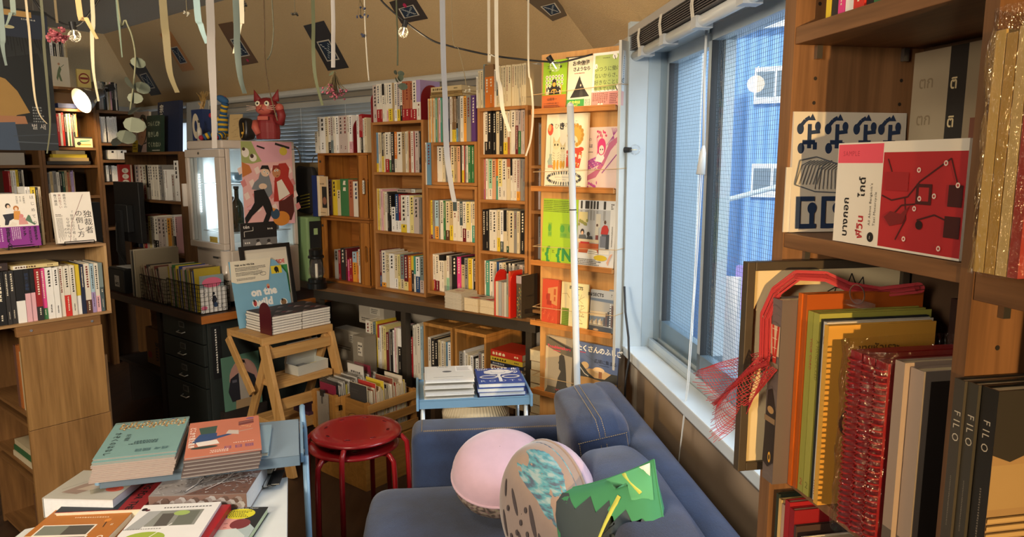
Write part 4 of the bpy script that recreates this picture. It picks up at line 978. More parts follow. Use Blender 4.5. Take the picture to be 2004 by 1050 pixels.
row(FR, .02, 1.638, 1612, "1622:y@170 1636:K@170 1650:p@160 1668:W@165 1690:R@165 1705:k@165 1730:n@160", 'top shelf of walnut bookcase', GBR, 20, lim=(BX[0][1] + .002, .30))
# booklet with Thai letters against the far side panel
def d_thai(A):
    A.rect(0, 0, 1, 1, 'd3cbbd'); nv = '1f3355'
    for i, x in enumerate((.13, .37, .62, .84)):
        A.ell(x - .07, .86, .03, .045, nv).ell(x - .06, .70, .03, .045, nv).line([(x - .07, .88), (x - .03, .93), (x + .01, .955)], .03, nv).line([(x + .01, .9), (x + .01, .70)], .035, nv).line([(x - .05, .75), (x + .06, .75), (x + .06, .69)], .035, nv).ell(x + .08, .88, .026, .04, nv).line([(x + .02, .83), (x + .1, .84)], .03, nv).poly([(x + .0, .93), (x + .03, .985), (x + .06, .93)], nv)
    for k in range(7): A.line([(.03 + .03 * k, .40), (.08 + .03 * k, .56), (.16 + .03 * k, .60)], .006, '5f6670').line([(.2 + .035 * k, .36), (.22 + .03 * k, .52), (.3 + .03 * k, .58)], .006, '5f6670')
    A.line([(.02, .4), (.06, .6), (.2, .63), (.42, .56), (.5, .4)], .01, '5f6670').line([(.02, .4), (.2, .34), (.4, .33)], .01, '5f6670')
    for x in (.1, .32): A.rect(x - .06, .03, x - .02, .30, nv).rect(x - .06, .03, x + .12, .07, nv).rect(x - .06, .26, x + .1, .30, nv).ell(x + .08, .2, .04, .05, nv).rect(x + .06, .05, x + .1, .17, nv)
cover_book(TM(FR, .034, .004, 1.3662, R90) @ RX(rad(-2)), .172, .162, .005, 'cfc7ba', d_thai, 'booklet', 'grey booklet with big navy ornamental letters, against the bookcase side', 'booklet')
cover_book(TM(FR, .031, -.004, 1.3662, R90), .03, .088, .002, 'd8d2c6', None, 'leaflet', 'pale slim leaflet standing at the very front edge of the bookcase side', 'leaflet')
cover_book(TM(FR, .110, .02, 1.3662, rad(25)), .05, .095, .004, 'd8d4cc', lambda A: A.ell(.55, .6, .28, .16, '3a4a52').ell(.55, .6, .2, .11, 'd8d4cc').scrib(.4, .55, .7, .65, 2, '3a4a52'), 'leaflet', 'pale leaflet with a round stamp behind the sample booklet', 'leaflet')
q0, q1 = FR.px(1757, 105, y=.178), FR.px(1925, 75, y=.178)
def d_tt(A):
    A.rect(0, 0, 1, 1, '9a8a70').rect(.0, 0, .22, 1, 'a99a80').rect(.22, 0, .32, 1, '2a2622')
    for k in range(4): A.text('ตก', .04, .8 - .2 * k, .09, '8a7a60', bold=.01).text('ติ', .23, .78 - .2 * k, .08, 'd9c79a', bold=.02)
    A.rect(.36, .1, 1, .62, '7a4a38').poly([(.5, .1), (.6, .4), (.75, .55), (.9, .5), (1, .3), (1, .1)], 'a8443a').ell(.5, .75, .06, .05, '4a3f35').ell(.75, .82, .07, .06, '4a3f35').text('ตัก', .42, .66, .12, 'd9c79a', bold=.02)
cover_book(TM(FR, max(q0.x, .04), .172, 1.3662), .326 - max(q0.x, .04) - .002, min(q0.z - 1.3662, .24), .014, '9a8a70', d_tt, 'picture_book', 'dim brown Thai picture book standing at the rear of the middle shelf', 'book', GBR)
def d_guide(A):
    A.rect(0, 0, 1, 1, 'e9e2d6').rect(.41, .02, 1, .90, 'b3262c')
    A.rect(0.005, .80, .405, .985, 'e8566a').text('SAMPLE', .05, .87, .07, 'b8384a', wide=1.0)
    A.text('บางกอก', .13, .06, .115, '1f1d1d', rot=R90, bold=.03).text('พี่วิน', .27, .06, .12, 'b3262c', rot=R90, bold=.03).text('ไกด์', .27, .47, .12, '1f1d1d', rot=R90, bold=.03)
    A.text('All About Bangkok\'s', .335, .20, .045, '1f1d1d', rot=R90).text('Taxi Motorcycle', .375, .20, .045, '1f1d1d', rot=R90).ell(.345, .09, .028, .048, '1f1d1d').text('1', .333, .07, .045, 'e9e2d6')
    dk = '4a1416'
    for p in ([(.42, .5), (.5, .46), (.62, .5), (.7, .64), (.9, .84)], [(.45, .84), (.5, .68), (.62, .62)], [(.55, .1), (.62, .3), (.6, .5)], [(.7, .3), (.82, .36), (.99, .28)], [(.9, .84), (.96, .6), (.99, .5)], [(.5, .3), (.58, .42), (.68, .44)]): A.line(p, .009, dk)
    A.rect(.68, .44, .79, .62, dk).rect(.70, .47, .77, .59, 'b3262c').rect(.9, .44, .99, .62, '3f1012').rect(.89, .18, .99, .36, '3f1012').ell(.72, .26, .025, .04, '2a0c0e').poly([(.45, .3), (.5, .36), (.58, .34), (.64, .42), (.6, .26), (.5, .22)], '7a1c20').rect(.45, .55, .62, .72, 'a02026')
    for x, y in ((.69, .74), (.87, .8), (.71, .49), (.81, .52), (.68, .4), (.62, .12), (.87, .08), (.96, .62)): A.ell(x, y, .014, .024, 'e9d9cf', 10).ell(x, y, .007, .012, 'b3262c', 8)
cover_book(TM(FR, .134, .0, 1.3662, rad(0)) @ RY(rad(0)), .194, .117, .007, 'e9e2d6', d_guide, 'booklet', 'red and white Bangkok guide booklet with a pink sample note on the shelf', 'booklet', spine_side='right')
# framed drawing sticking out at the far end of the lower shelf
pf = thing('framed_drawing', 'dark framed cream drawing standing at the end of the shelf, sticking out', 'picture frame', TM(FR, .046, -.062, 1.0320, R90))
fwid, fhei = .25, .296; fm = mat('4a4034', .5, .2, var=.2, scale=40)
m = MB()
for a in ((0, .012, 0, fhei), (fwid - .012, fwid, 0, fhei), (.012, fwid - .012, 0, .012), (.012, fwid - .012, fhei - .012, fhei)): m.box(a[0], a[1], 0, .014, a[2], a[3], fm)
m.build('frame', pf, bevel=.001)
m = MB(); m.box(.011, fwid - .011, .006, .012, .011, fhei - .011, mat('dac8a0', .8)); A = Art(m, (.012, .0055, .012), (fwid - .024, 0, 0), (0, 0, fhei - .024))
A.line([(.55, .88), (.58, .95), (.63, .9), (.66, .97), (.7, .9), (.74, .95), (.76, .86)], .008, '2a2622').line([(.5, .88), (.55, .9), (.8, .87)], .008, '2a2622'); m.build('drawing', pf)
# books of the lower shelf
def std(x0, x1, y, h, dp, c, name, label, face=None, spine=None, cat='book', rough=.4, z=1.0315, cover_c=None):
    """book whose spine faces the room; its near cover shows along the shelf"""
    t = thing(name, label, cat, TM(FR, x0, y, z), GBR); w = x1 - x0; bt = min(.0018, w * .2)
    m = MB(); cm = mat(c, rough); m.box(0, w, 0, bt, 0, h, cm); m.box(0, bt, bt, dp, 0, h, cm); m.box(w - bt, w, bt, dp, 0, h, mat(cover_c or c, rough))
    if spine: spine(Art(m, (0, -.0001, 0), (w, 0, 0), (0, 0, h)))
    if face: face(Art(m, (w + .0001, 0, 0), (0, dp, 0), (0, 0, h)))
    m.build('cover', t); p = MB(); p.box(bt, w - bt, bt, dp - .003, .002, h - .002, PAGE); p.build('page_block', t); return t
std(.056, .0635, -.028, .248, .17, '5a1f24', 'book', 'thin dark red book between the frame and the fabric-covered book', cat='book')
def s_fab(A):
    A.rect(0, 0, 1, 1, '6b5f5c')
    for k in range(22): A.line([(.05, .03 + k * .044), (.5, .045 + k * .044), (.95, .028 + k * .044)], .02, '5a504e' if k % 2 else '7a6d68')
    A.rect(0, .70, 1, .86, 'cdb394').poly([(.25, .86), (.45, .86), (.6, .70), (.75, .86), (.95, .86), (.72, .62), (.5, .62)], 'b83428').rect(0, .62, 1, .66, '8a7a6a')
    for k in range(4): A.line([(.3 + .05 * k, .84 - k * .05), (.8 - .02 * k, .84 - k * .05)], .03, 'e0cdb0')
    A.poly([(0, .1), (.2, .5), (.6, .52), (1, .4), (1, .12), (.5, .08)], '2d2524').rect(0, .33, 1, .36, '8a6f52').ell(.55, .4, .3, .02, 'b08a5a').ell(.65, .14, .13, .03, 'd9a23a').ell(.65, .14, .07, .016, '2d2524')
std(.065, .0905, -.036, .252, .165, '6b5f5c', 'book', 'fabric-covered book with a red striped letter, in clear film, scarf over it', spine=s_fab, rough=.25)
std(.0915, .099, -.014, .262, .17, 'c2601f', 'book', 'bright orange spine next to the fabric-covered book', rough=.3)
std(.0998, .1075, -.012, .262, .17, 'a8531f', 'book', 'second orange book, deeper orange, next to the olive book', rough=.3)
sp_t = lambda txt, c: (lambda A: A.text(txt, .75, .86, .028, c, rot=-R90).text('2', .3, .04, .05, c))
std(.1085, .1195, -.010, .242, .16, '9a9a48', 'book', 'olive green book, first of a pair with small red lettering', spine=sp_t('YOUR CARD', 'b04a3a'))
std(.1205, .1325, -.010, .242, .16, 'a3a14c', 'book', 'olive green book, second of a pair, standing by the thin black spine', spine=sp_t('A HANDPICKED', '6a6a30'))
std(.1335, .1375, -.008, .236, .15, '23262c', 'book', 'very thin black book between the olive pair and the yellow book')
std(.1385, .1455, -.008, .234, .15, 'c9c3ba', 'notebook', 'white spine with grey scribbles against the yellow book', spine=lambda A: A.ell(.5, .9, .3, .03, '3a3a3c').ell(.5, .9, .2, .02, 'c9c3ba').scrib(.35, .3, .65, .8, 1, '6a6a6c', fill=.6, vert=True).scrib(.2, .03, .8, .12, 6, '8a3a34'), cat='notebook')
def d_yel(A):
    A.rect(0, 0, 1, 1, 'd9a040').text('ขายหัวเราะ', .28, .85, .06, '6a4a1f', bold=.02, gap=.92).text('CLASSIC SERIES', .3, .80, .024, '8a6628')
    A.line([(.32 + .16 * cos(a), .46 + .085 * sin(a)) for a in [2.2 + k * .42 for k in range(14)]], .03, '2a241c').line([(.2, .60), (.3, .63)], .02, '2a241c').line([(.36, .64), (.46, .61)], .02, '2a241c').line([(.5, .62), (.6, .58)], .02, '2a241c')
std(.1465, .155, -.012, .232, .15, 'dba544', 'book', 'bright yellow book turned to show its cover with an orange doodle', face=d_yel)
# spiral notebooks in a clear bag
sb = thing('notebook_pack', 'pack of red spiral notebooks in a crinkled clear bag on the lower shelf', 'notebooks', TM(FR, .199, -.02, 1.0315))
m = MB(); rd = mat('8e1f26', .35)
for k in range(3): m.box(.002 + k * .0215, .0205 + k * .0215, .006, .14, .004, .215, rd)
m.build('notebook_cover', sb)
m = MB(); wr_ = mat('b02a30', .3, .3)
for k in range(3):
    for j in range(30):
        z = .009 + j * .0068; c = V((.011 + k * .0215, .006, z)); m.tube([c + V((.0085 * cos(a), -.0075 * sin(a), 0)) for a in [pi * i / 6 for i in range(7)]], .0011, wr_, 5)
m.build('spiral_binding', sb)
film = bpy.data.materials.new('clear_film'); film.use_nodes = True; nt = film.node_tree; nt.nodes.clear()
o_ = nt.nodes.new('ShaderNodeOutputMaterial'); t_ = nt.nodes.new('ShaderNodeBsdfTransparent'); g_ = nt.nodes.new('ShaderNodeBsdfGlossy'); x_ = nt.nodes.new('ShaderNodeMixShader'); n_ = nt.nodes.new('ShaderNodeTexNoise'); b_ = nt.nodes.new('ShaderNodeBump'); lw_ = nt.nodes.new('ShaderNodeLayerWeight')
n_.inputs['Scale'].default_value = 22; b_.inputs['Strength'].default_value = .8; b_.inputs['Distance'].default_value = .01; g_.inputs['Roughness'].default_value = .12; lw_.inputs[0].default_value = .25
mr = nt.nodes.new('ShaderNodeMath'); mr.operation = 'MULTIPLY_ADD'; mr.inputs[1].default_value = .35; mr.inputs[2].default_value = .06
nt.links.new(n_.outputs[0], b_.inputs['Height']); nt.links.new(b_.outputs[0], g_.inputs['Normal']); nt.links.new(lw_.outputs['Fresnel'], mr.inputs[0]); nt.links.new(mr.outputs[0], x_.inputs[0]); nt.links.new(t_.outputs[0], x_.inputs[1]); nt.links.new(g_.outputs[0], x_.inputs[2]); nt.links.new(x_.outputs[0], o_.inputs[0])
def bag(m, x0, x1, y0, y1, z0, z1, n=14, amp=.004, seed=0):
    rings = []
    for i in range(n + 1):
        z = z0 + (z1 - z0) * i / n; r = []
        for k in range(28):
            a = 2 * pi * k / 28; x = (x0 + x1) / 2 + (x1 - x0) / 2 * sgn(cos(a), .4); y = (y0 + y1) / 2 + (y1 - y0) / 2 * sgn(sin(a), .4)
            j = amp * mn.noise(V((x * 60, y * 60, z * 40 + seed))); r.append(V((x + j, y - abs(j), z)))
        rings.append(r)
    m.loft(rings, film, cap=False)
m = MB(); bag(m, -.003, .067, -.012, .145, .0005, .228); m.build('clear_bag', sb, smooth=True)
std(.270, .284, -.012, .222, .15, 'a8968a', 'book', 'pale mauve book with a grey foot beside the red notebooks', spine=lambda A: A.rect(0, 0, 1, .16, '6a625c'), rough=.6)
def d_dark(A): A.rect(0, 0, 1, 1, '8a8078').rect(.06, .03, .98, .95, '2c2624').rect(.0, 0, 1, .16, '5a5450').ell(.5, .4, .3, .2, '3a3230')
std(.2855, .304, -.006, .218, .15, 'ab9a90', 'book', 'pale mauve book with a dark photo cover beside the middle upright', spine=lambda A: A.rect(0, 0, 1, .14, '6a625c'), face=d_dark, rough=.6)
std(.235, .255, .150, .245, .04, '1f1c1d', 'book', 'tall black book standing deep in the shelf behind the notebooks')
std(.258, .275, .145, .215, .045, 'c9a02f', 'book', 'yellow book deep in the shelf, seen over the mauve books')
std(.162, .175, .15, .262, .04, '3b2a28', 'book', 'brown book deep in the shelf behind the yellow book')
dv = thing('disc_case', 'stack of clear disc cases standing behind the red notebooks', 'disc case', TM(FR, .206, .145, 1.0315), GBR)
m = MB()
for k in range(2): m.box(.0 + k * .013, .0105 + k * .013, 0, .02, 0, .236, mat('23201f', .2))
m.build('tray', dv); m = MB(); m.box(-.001, .0255, -.003, .0205, -.0, .238, film); m.build('clear_lid', dv)
# red net scarf
sf = thing('scarf', 'red open-weave scarf trailing off the fabric-covered book over the sill', 'scarf', Matrix.Identity(4))
scm = mat('b0323a', .7); scl = mat('a3272f', .8, alpha=.55)
P0 = FR.w(.088, -.05, 1.20); P1 = at_t(1395, 790, 1.06)
m = MB(); axis = (P1 - P0); side = V((.1, -.2, 1)).cross(axis).normalized(); upv = axis.cross(side).normalized()
def sp(u, v): # u along, v across
    p = P0 + axis * u; wd = .016 + .044 * u
    return p + upv * (v * wd + .006 * sin(v * 7 + u * 3)) + side * (.01 * sin(v * 5 + u * 5) + .008 * u) + V((0, 0, -.03 * u * (1 - u)))
for k in range(41):
    v = -1 + k / 20; e = 1 + .12 * mn.noise(V((k * .7, 0, 0))); m.tube([sp(e * i / 10, v + .05 * mn.noise(V((k * 3.1, i * .5, 1)))) for i in range(11)], .00045, scm, 4)
for i in range(26):
    u = .05 + i * .033; m.tube([sp(u + .012 * sin(k * 1.3), -1 + k / 8) for k in range(17)], .0004, scm, 4)
m.tube([sp(i / 10, .05 * sin(i)) for i in range(11)], .0035, scl, 8)
m.build('net', sf)
m = MB(); pts = [FR.w(*p) for p in ((.070, -.045, 1.20), (.066, -.044, 1.26), (.066, -.03, 1.292), (.072, -.005, 1.313), (.082, .03, 1.312), (.09, .06, 1.298), (.1, .10, 1.292), (.12, .14, 1.30))]
for k in range(26):
    a, b = .007 * cos(k * 2.4), .006 * sin(k * 2.4) ; m.tube([p + V((a, b * .5, b)) for p in pts], .0007, scm, 4)
m.tube(pts, .003, scl, 8); m.build('folded_band', sf)
# keyring pouch on the olive books
kp = thing('key_ring', 'thin wire ring with a clear tag lying on top of the olive books', 'key ring', TM(FR, .12, .03, 1.28))
m = MB(); m.tube([(.014 * cos(a) + .01, .012, .0045 + .012 + .012 * sin(a)) for a in [2 * pi * k / 20 for k in range(21)]], .0008, mat('9a958e', .3, .9), 6); m.build('ring', kp)
m = MB(); m.box(-.011, .022, .008, .03, .0, .0055, film); m.build('clear_tag', kp)
# below the lower shelf
zb_ = .7352
for x0, x1, h, c, nm, lb in ((.036, .042, .255, '2f3a30', 'book', 'dark green edge at the far end of the shelf below'), (.043, .050, .25, 'd9b878', 'book', 'cream book beside the dark green one on the shelf below'), (.051, .058, .246, 'b89a8a', 'book', 'dusty pink thin book on the shelf below'),
                             (.059, .070, .256, 'a02028', 'book', 'red book on the shelf below, first of two'), (.071, .082, .25, '8e1a22', 'book', 'darker red book on the shelf below, second of two'), (.083, .088, .23, '4a3834', 'book', 'thin brown book on the shelf below by the white boxes')):
    std(x0, x1, .006, h, .15, c, nm, lb, z=zb_)
std(.10, .128, .006, .222, .15, 'd9d2c4', 'book', 'thick pale book on the shelf below, rounded spine', z=zb_)
std(.131, .165, .006, .217, .15, 'cfc6b4', 'book', 'thick pale book with barcode on the shelf below', z=zb_, spine=lambda A: A.scrib(.2, .8, .8, .86, 1, '2a2622'))
# second bay: film journals and wrapped goods
def s_filo(A): A.text('FILO', .26, .88, .042, 'd9d2c4', rot=-R90, gap=1.6).scrib(.4, .4, .6, .62, 1, '8a8378', vert=True)
def d_filo(A):
    A.rect(0, 0, 1, 1, 'a88a62').poly([(0, .76), (.12, .73), (.3, .77), (.6, .84), (1, .86), (1, 1), (0, 1)], '2f2b28').text('film', .22, .87, .05, 'e6dcc8', bold=.03).rect(0, .55, 1, .72, 'b09468')
    for k in range(16): A.rect(0, .05 + k * .03, .6, .066 + k * .03, 'c9ab7a').rect(0, .066 + k * .03, .6, .072 + k * .03, '6f5838')
    A.poly([(.3, .0), (.33, .2), (.4, .3), (.5, .32), (.62, .2), (.66, 0)], '3a2f2a').ell(.46, .37, .06, .055, '4a3428').ell(.45, .35, .04, .04, 'c9966a')
for i, (x0, x1, c) in enumerate(((.349, .361, '4c4740'), (.3615, .3735, '45423c'), (.375, .3925, '26231f'))):
    std(x0, x1, -.012 + .003 * i, .252, .16, c, 'magazine', ('dark film journal in a row of three, the one touching the upright', 'dark film journal in a row of three, the middle one', 'black film journal with a shutter photo cover, end of its row of three')[i], spine=s_filo, face=d_filo if i == 2 else None, z=1.0055, cat='magazine')
wg = thing('wrapped_book', 'tall books wrapped in shiny clear film beside the camera, golden in the lamp light', 'wrapped books', TM(FR, .352, -.012, 1.3605))
for k, c in enumerate(('c9a860', 'b8924a', 'd0b478', 'a8403a')):
    m = MB(); m.box(k * .012, k * .012 + .0105, .006, .13, 0, .215 - .004 * (k % 2), mat(c, .5)); m.build('cover', wg)
m = MB(); bag(m, -.002, .052, -.006, .135, 0, .232, amp=.005, seed=4); m.build('clear_film', wg, smooth=True)
# ================================================================ folding step ladder with slatted treads
lad = thing('step_ladder', 'pale birch folding step ladder beside the filing cabinet, books on its top', 'step ladder', FL.M)
LX0, LX1, LZt = 1.765, 2.145, .645
def slat_tread(z, y0, y1, nm):
    m = MB(); n = 4; h = .03
    m.box(LX0 + .03, LX1 - .03, y0, y0 + .018, z - h, z, BIRCH('x')); m.box(LX0 + .03, LX1 - .03, y1 - .018, y1, z - h, z, BIRCH('x'))
    for xx in (LX0 + .03, LX1 - .05): m.box(xx, xx + .02, y0 + .018, y1 - .018, z - h, z - .012, BIRCH('y'))
    w = (y1 - y0 - .036) / n
    for k in range(n): m.box(LX0 + .03, LX1 - .03, y0 + .018 + k * w + .002, y0 + .018 + (k + 1) * w - .002, z - .012, z, BIRCH('x'))
    m.build(nm, lad, bevel=.0015)
m = MB(); m.box(LX0 - .01, LX1 + .01, .065, .085, LZt - .038, LZt, BIRCH('x')); m.box(LX0 - .01, LX1 + .01, .365, .385, LZt - .038, LZt, BIRCH('x'))
for k in range(5): m.box(LX0 - .01, LX1 + .01, .087 + k * .0555, .087 + k * .0555 + .052, LZt - .014, LZt, BIRCH('x'))
for xx in (LX0 - .005, LX1 - .015): m.box(xx, xx + .02, .085, .365, LZt - .034, LZt - .014, BIRCH('y'))
m.build('platform', lad, bevel=.0015)
for xx in (LX0 + .005, LX1 - .005):
    m = MB(); m.bar((xx, .078, LZt - .04), (xx, -.11, 0), .022, .062, BIRCH('z'), up=(0, 1, 0)); m.build('front_leg', lad, bevel=.002)
    m = MB(); q = xx + (.024 if xx < 2 else -.024); m.bar((q, .07, LZt - .045), (q, .37, 0), .02, .045, BIRCH('z'), up=(0, 1, 0)); m.build('rear_leg', lad, bevel=.002)
    m = MB(); q = xx - (.024 if xx < 2 else -.024); m.bar((q, .36, LZt - .04), (q, .16, .36), .018, .04, BIRCH('z'), up=(0, 1, 0)); m.build('brace', lad, bevel=.002)
for z in (.565, .33):
    y = .078 - .188 * (LZt - z) / LZt; m = MB(); m.box(LX0 + .018, LX1 - .018, y - .006, y + .012, z - .025, z + .025, BIRCH('x')); m.build('cross_rail', lad, bevel=.0015)
slat_tread(.425, .025, .20, 'tread'); slat_tread(.22, -.03, .24, 'tread')
# ---- things on the ladder's top
def stack_books(M, n, w, d, th, c, label, group, top=None, page='e9e2d4', name='book', cat='book', spine_back=True, jit=.0015, labels=None, seed=0, rot=0.0):
    """n equal books lying flat; x is the width, y the depth away from the viewer, page edges towards -y"""
    z = 0.0; r = random.Random(seed)
    root = None; out_ = []
    for k in range(n):
        Mk = M @ MT((r.uniform(-jit, jit), r.uniform(-jit, jit), z)) @ RZ(rot + r.uniform(-.01, .01))
        if root is None or k == n - 1:
            t = thing(name, label, cat, Mk, group); m = MB(); cm = mat(c, .4)
            b = .0008
            m.box(0, w, 0, d, 0, b, cm); m.box(0, w, 0, d, th - b, th, cm)
            if spine_back: m.box(0, w, d - b, d, b, th - b, cm)
            if k == n - 1 and top: top(Art(m, (0, 0, th + .0002), (w, 0, 0), (0, d, 0)))
            m.build('cover', t); p = MB(); p.box(.001, w - .001, .0012, d - b, b, th - b, mat(page, .9, var=.14, scale=150)); p.build('page_block', t)
            if root is None: root = t
        else: t = dup(root, Mk)
        t['label'] = label
        out_.append(t); z += th + .0002
    return out_
def d_grey(A):
    A.rect(0, 0, 1, 1, '3b3336')
    for k in range(9): A.poly([((k * .37) % 1 * .8, (k * .61) % 1 * .8), ((k * .37) % 1 * .8 + .3, (k * .61) % 1 * .8 + .04), ((k * .37) % 1 * .8 + .2, (k * .61) % 1 * .8 + .14)], ('8a7a7c', '5a3a3e', '9a8e90', '6d2a2e')[k % 4])
GS = 'white-edged books stacked on the ladder'
stack_books(TM(FL, 1.822, .082, LZt + .001), 7, .165, .235, .0125, '3a2f31', 'white-edged paperback with a dark reddish cover, pile next to the maroon bookend', GS, d_grey, page='f1ece2', name='paperback', seed=1)
stack_books(TM(FL, 1.990, .082, LZt + .001), 7, .165, .235, .0125, '3a2f31', 'white-edged paperback with a dark reddish cover, pile at the open end of the ladder', GS + ' open end', d_grey, page='f1ece2', name='paperback', seed=2)
def bookend(M, w, h, c, label, base=.10, side=1):
    t = thing('bookend', label, 'bookend', M); m = MB(); n = 14; th = .0016
    r = w / 2
    pts = [(0, 0, 0), (0, w, 0)] + [(0, r + r * cos(pi * k / n), h - r + r * sin(pi * k / n)) for k in range(n + 1)]
    m.prism(pts, (th, 0, 0), mat(c, .35, coat=.2)); m.build('plate', t)
    f = MB(); f.box(min(0, side * base), max(0, side * base), .01, w - .01, 0, .0014, mat(c, .35)); f.build('foot', t)
    return t
bookend(TM(FL, 1.813, .075, LZt + .0002) @ RZ(rad(0)), .10, .155, '5a1f28', 'maroon round-topped bookend holding the white-edged books on the ladder', base=.003)
# poster-sized folder leaning behind, with a note clipped over it
def d_wild(A):
    A.rect(0, 0, 1, 1, '7fb6d6')
    for i, t in enumerate(('on the', 'wild', 'side')): A.text(t, .30 + .06 * i, .48 - .17 * i, .17, 'f4f4f2', bold=.06, gap=.86)
    A.ell(.34, .36, .05, .06, 'f4f4f2').ell(.34, .36, .03, .05, 'b23a3a').ell(.33, .40, .02, .02, '3a2a24').ell(.86, .30, .07, .07, 'f4f4f2').ell(.86, .31, .05, .05, '8a6a4a').ell(.84, .35, .02, .02, '3a2a24').rect(.82, .22, .92, .27, '4a6a4a').ell(.62, .61, .03, .04, 'd9a080').ell(.62, .59, .02, .02, 'b23a3a')
    A.rect(.72, .80, .92, .93, 'e6d23a').ell(.82, .87, .04, .045, '1f1f1d').rect(.80, .81, .83, .86, '1f1f1d').rect(.84, .81, .86, .86, '1f1f1d')
M_ = TM(FL, 1.79, .325, LZt + .0012) @ RX(rad(-12))
t = thing('folder', 'sky blue cardboard folder with white lettering on the wild side, leaning behind the books', 'folder', M_)
m = MB(); w_, h_ = .31, .335
m.prism([(0, 0, 0), (w_, 0, 0), (w_, 0, h_ - .09), (w_ - .05, 0, h_ - .02), (w_ - .09, 0, h_), (0, 0, h_)], (0, .003, 0), mat('7fb6d6', .5))
A = Art(m, (0, -.0002, 0), (w_, 0, 0), (0, 0, h_ * .93)); A.rect = lambda *a, **k: (Art.rect(A, *a) if a[:4] != (0, 0, 1, 1) else A); d_wild(A); m.build('front_panel', t)
def d_note(A):
    A.rect(0, 0, 1, 1, 'ece5d2').text('Walk on the Wild Side', .06, .78, .115, '22201e', bold=.04, gap=.80).scrib(.06, .52, .9, .72, 3, '22201e').scrib(.06, .3, .8, .48, 3, '22201e').scrib(.06, .08, .7, .2, 2, '22201e')
    A.line([(.78 + .08 * cos(k * .5), .3 + .09 * sin(k * .5)) for k in range(13)], .01, '22201e').text('¥1500', .52, .26, .09, '22201e')
nt_ = thing('note_card', 'cream note card headed Walk on the Wild Side on the blue folder', 'note', M_ @ MT((-.004, -.0035, .222)))
m = MB(); m.prism([(.01, 0, .113), (.235, 0, .113), (.205, 0, .0), (.03, 0, .0), (.0, 0, .012)][::-1], (0, .0006, 0), mat('ece5d2', .7)); A = Art(m, (.018, -.0002, .004), (.205, 0, 0), (0, 0, .106)); A.rect = lambda *a, **k: A; d_note(A); m.build('card', nt_)
pf2 = thing('framed_poster', 'black framed poster with red lettering standing behind the blue folder', 'framed poster', TM(FL, 1.865, .350, LZt + .0012) @ RX(rad(-9)))
m = MB(); fw_, fh_ = .285, .40; bk = mat('1b1a1a', .4)
for a in ((0, .02, 0, fh_), (fw_ - .02, fw_, 0, fh_), (.02, fw_ - .02, 0, .02), (.02, fw_ - .02, fh_ - .02, fh_)): m.box(a[0], a[1], 0, .018, a[2], a[3], bk)
m.build('frame', pf2, bevel=.001); m = MB(); m.box(.019, fw_ - .019, .008, .014, .019, fh_ - .019, mat('e6dfcf', .6)); A = Art(m, (.02, .0075, .02), (fw_ - .04, 0, 0), (0, 0, fh_ - .04))
A.text('THE WILD SIDE', .16, .77, .075, 'd83a3a', bold=.03, gap=.9).poly([(.7, .74), (.97, .74), (.97, .3)], '3f9a5a').rect(.0, .95, 1, 1, 'd9d2c4'); m.build('poster_print', pf2)
# ---- tin box with open lid on the middle tread
tin = thing('tin_box', 'white tin box with its lid open, pens and bits inside, on the ladder tread', 'tin box', TM(FL, 1.925, .04, .4265, rad(4)))
tw, td, th_ = .185, .105, .048; tm_ = mat('cfd0c6', .35, .1)
m = MB(); b = .0015
m.box(0, tw, 0, td, 0, b, tm_); m.box(0, tw, 0, b, b, th_, tm_); m.box(0, tw, td - b, td, b, th_, tm_); m.box(0, b, b, td - b, b, th_, tm_); m.box(tw - b, tw, b, td - b, b, th_, tm_)
m.tube([(0, 0, th_), (tw, 0, th_), (tw, td, th_), (0, td, th_), (0, 0, th_)], .0016, tm_, 6); m.build('box_body', tin)
X = MT((0, td + .002, th_)) @ RX(rad(105)) 
m = MB(); m.box(0, tw, -.0, td, -.0015, 0, tm_, X=X); m.box(0, tw, td - .0015, td, 0, .014, tm_, X=X); m.box(0, .0015, 0, td, 0, .014, tm_, X=X); m.box(tw - .0015, tw, 0, td, 0, .014, tm_, X=X)
A = Art(m, X @ V((tw, 0, .0004)), X.to_3x3() @ V((-tw, 0, 0)), X.to_3x3() @ V((0, td, 0))); A.scrib(.15, .6, .3, .75, 2, '5a5a55').scrib(.65, .55, .8, .7, 2, '5a5a55'); m.build('lid', tin)
m = MB(); m.box(.01, tw - .01, .01, td - .01, .002, .012, '3a3632'); m.cyl((.03, .03, .018), (.13, .06, .022), .005, '2c4d7c'); m.cyl((.05, .07, .02), (.12, .02, .026), .005, '7a3a2a'); m.box(.12, .16, .03, .06, .014, .03, 'd9c23a'); m.box(.06, .1, .05, .09, .014, .03, '8a8f93'); m.box(.02, .06, .06, .08, .014, .024, 'b39a72'); m.build('pens', tin)
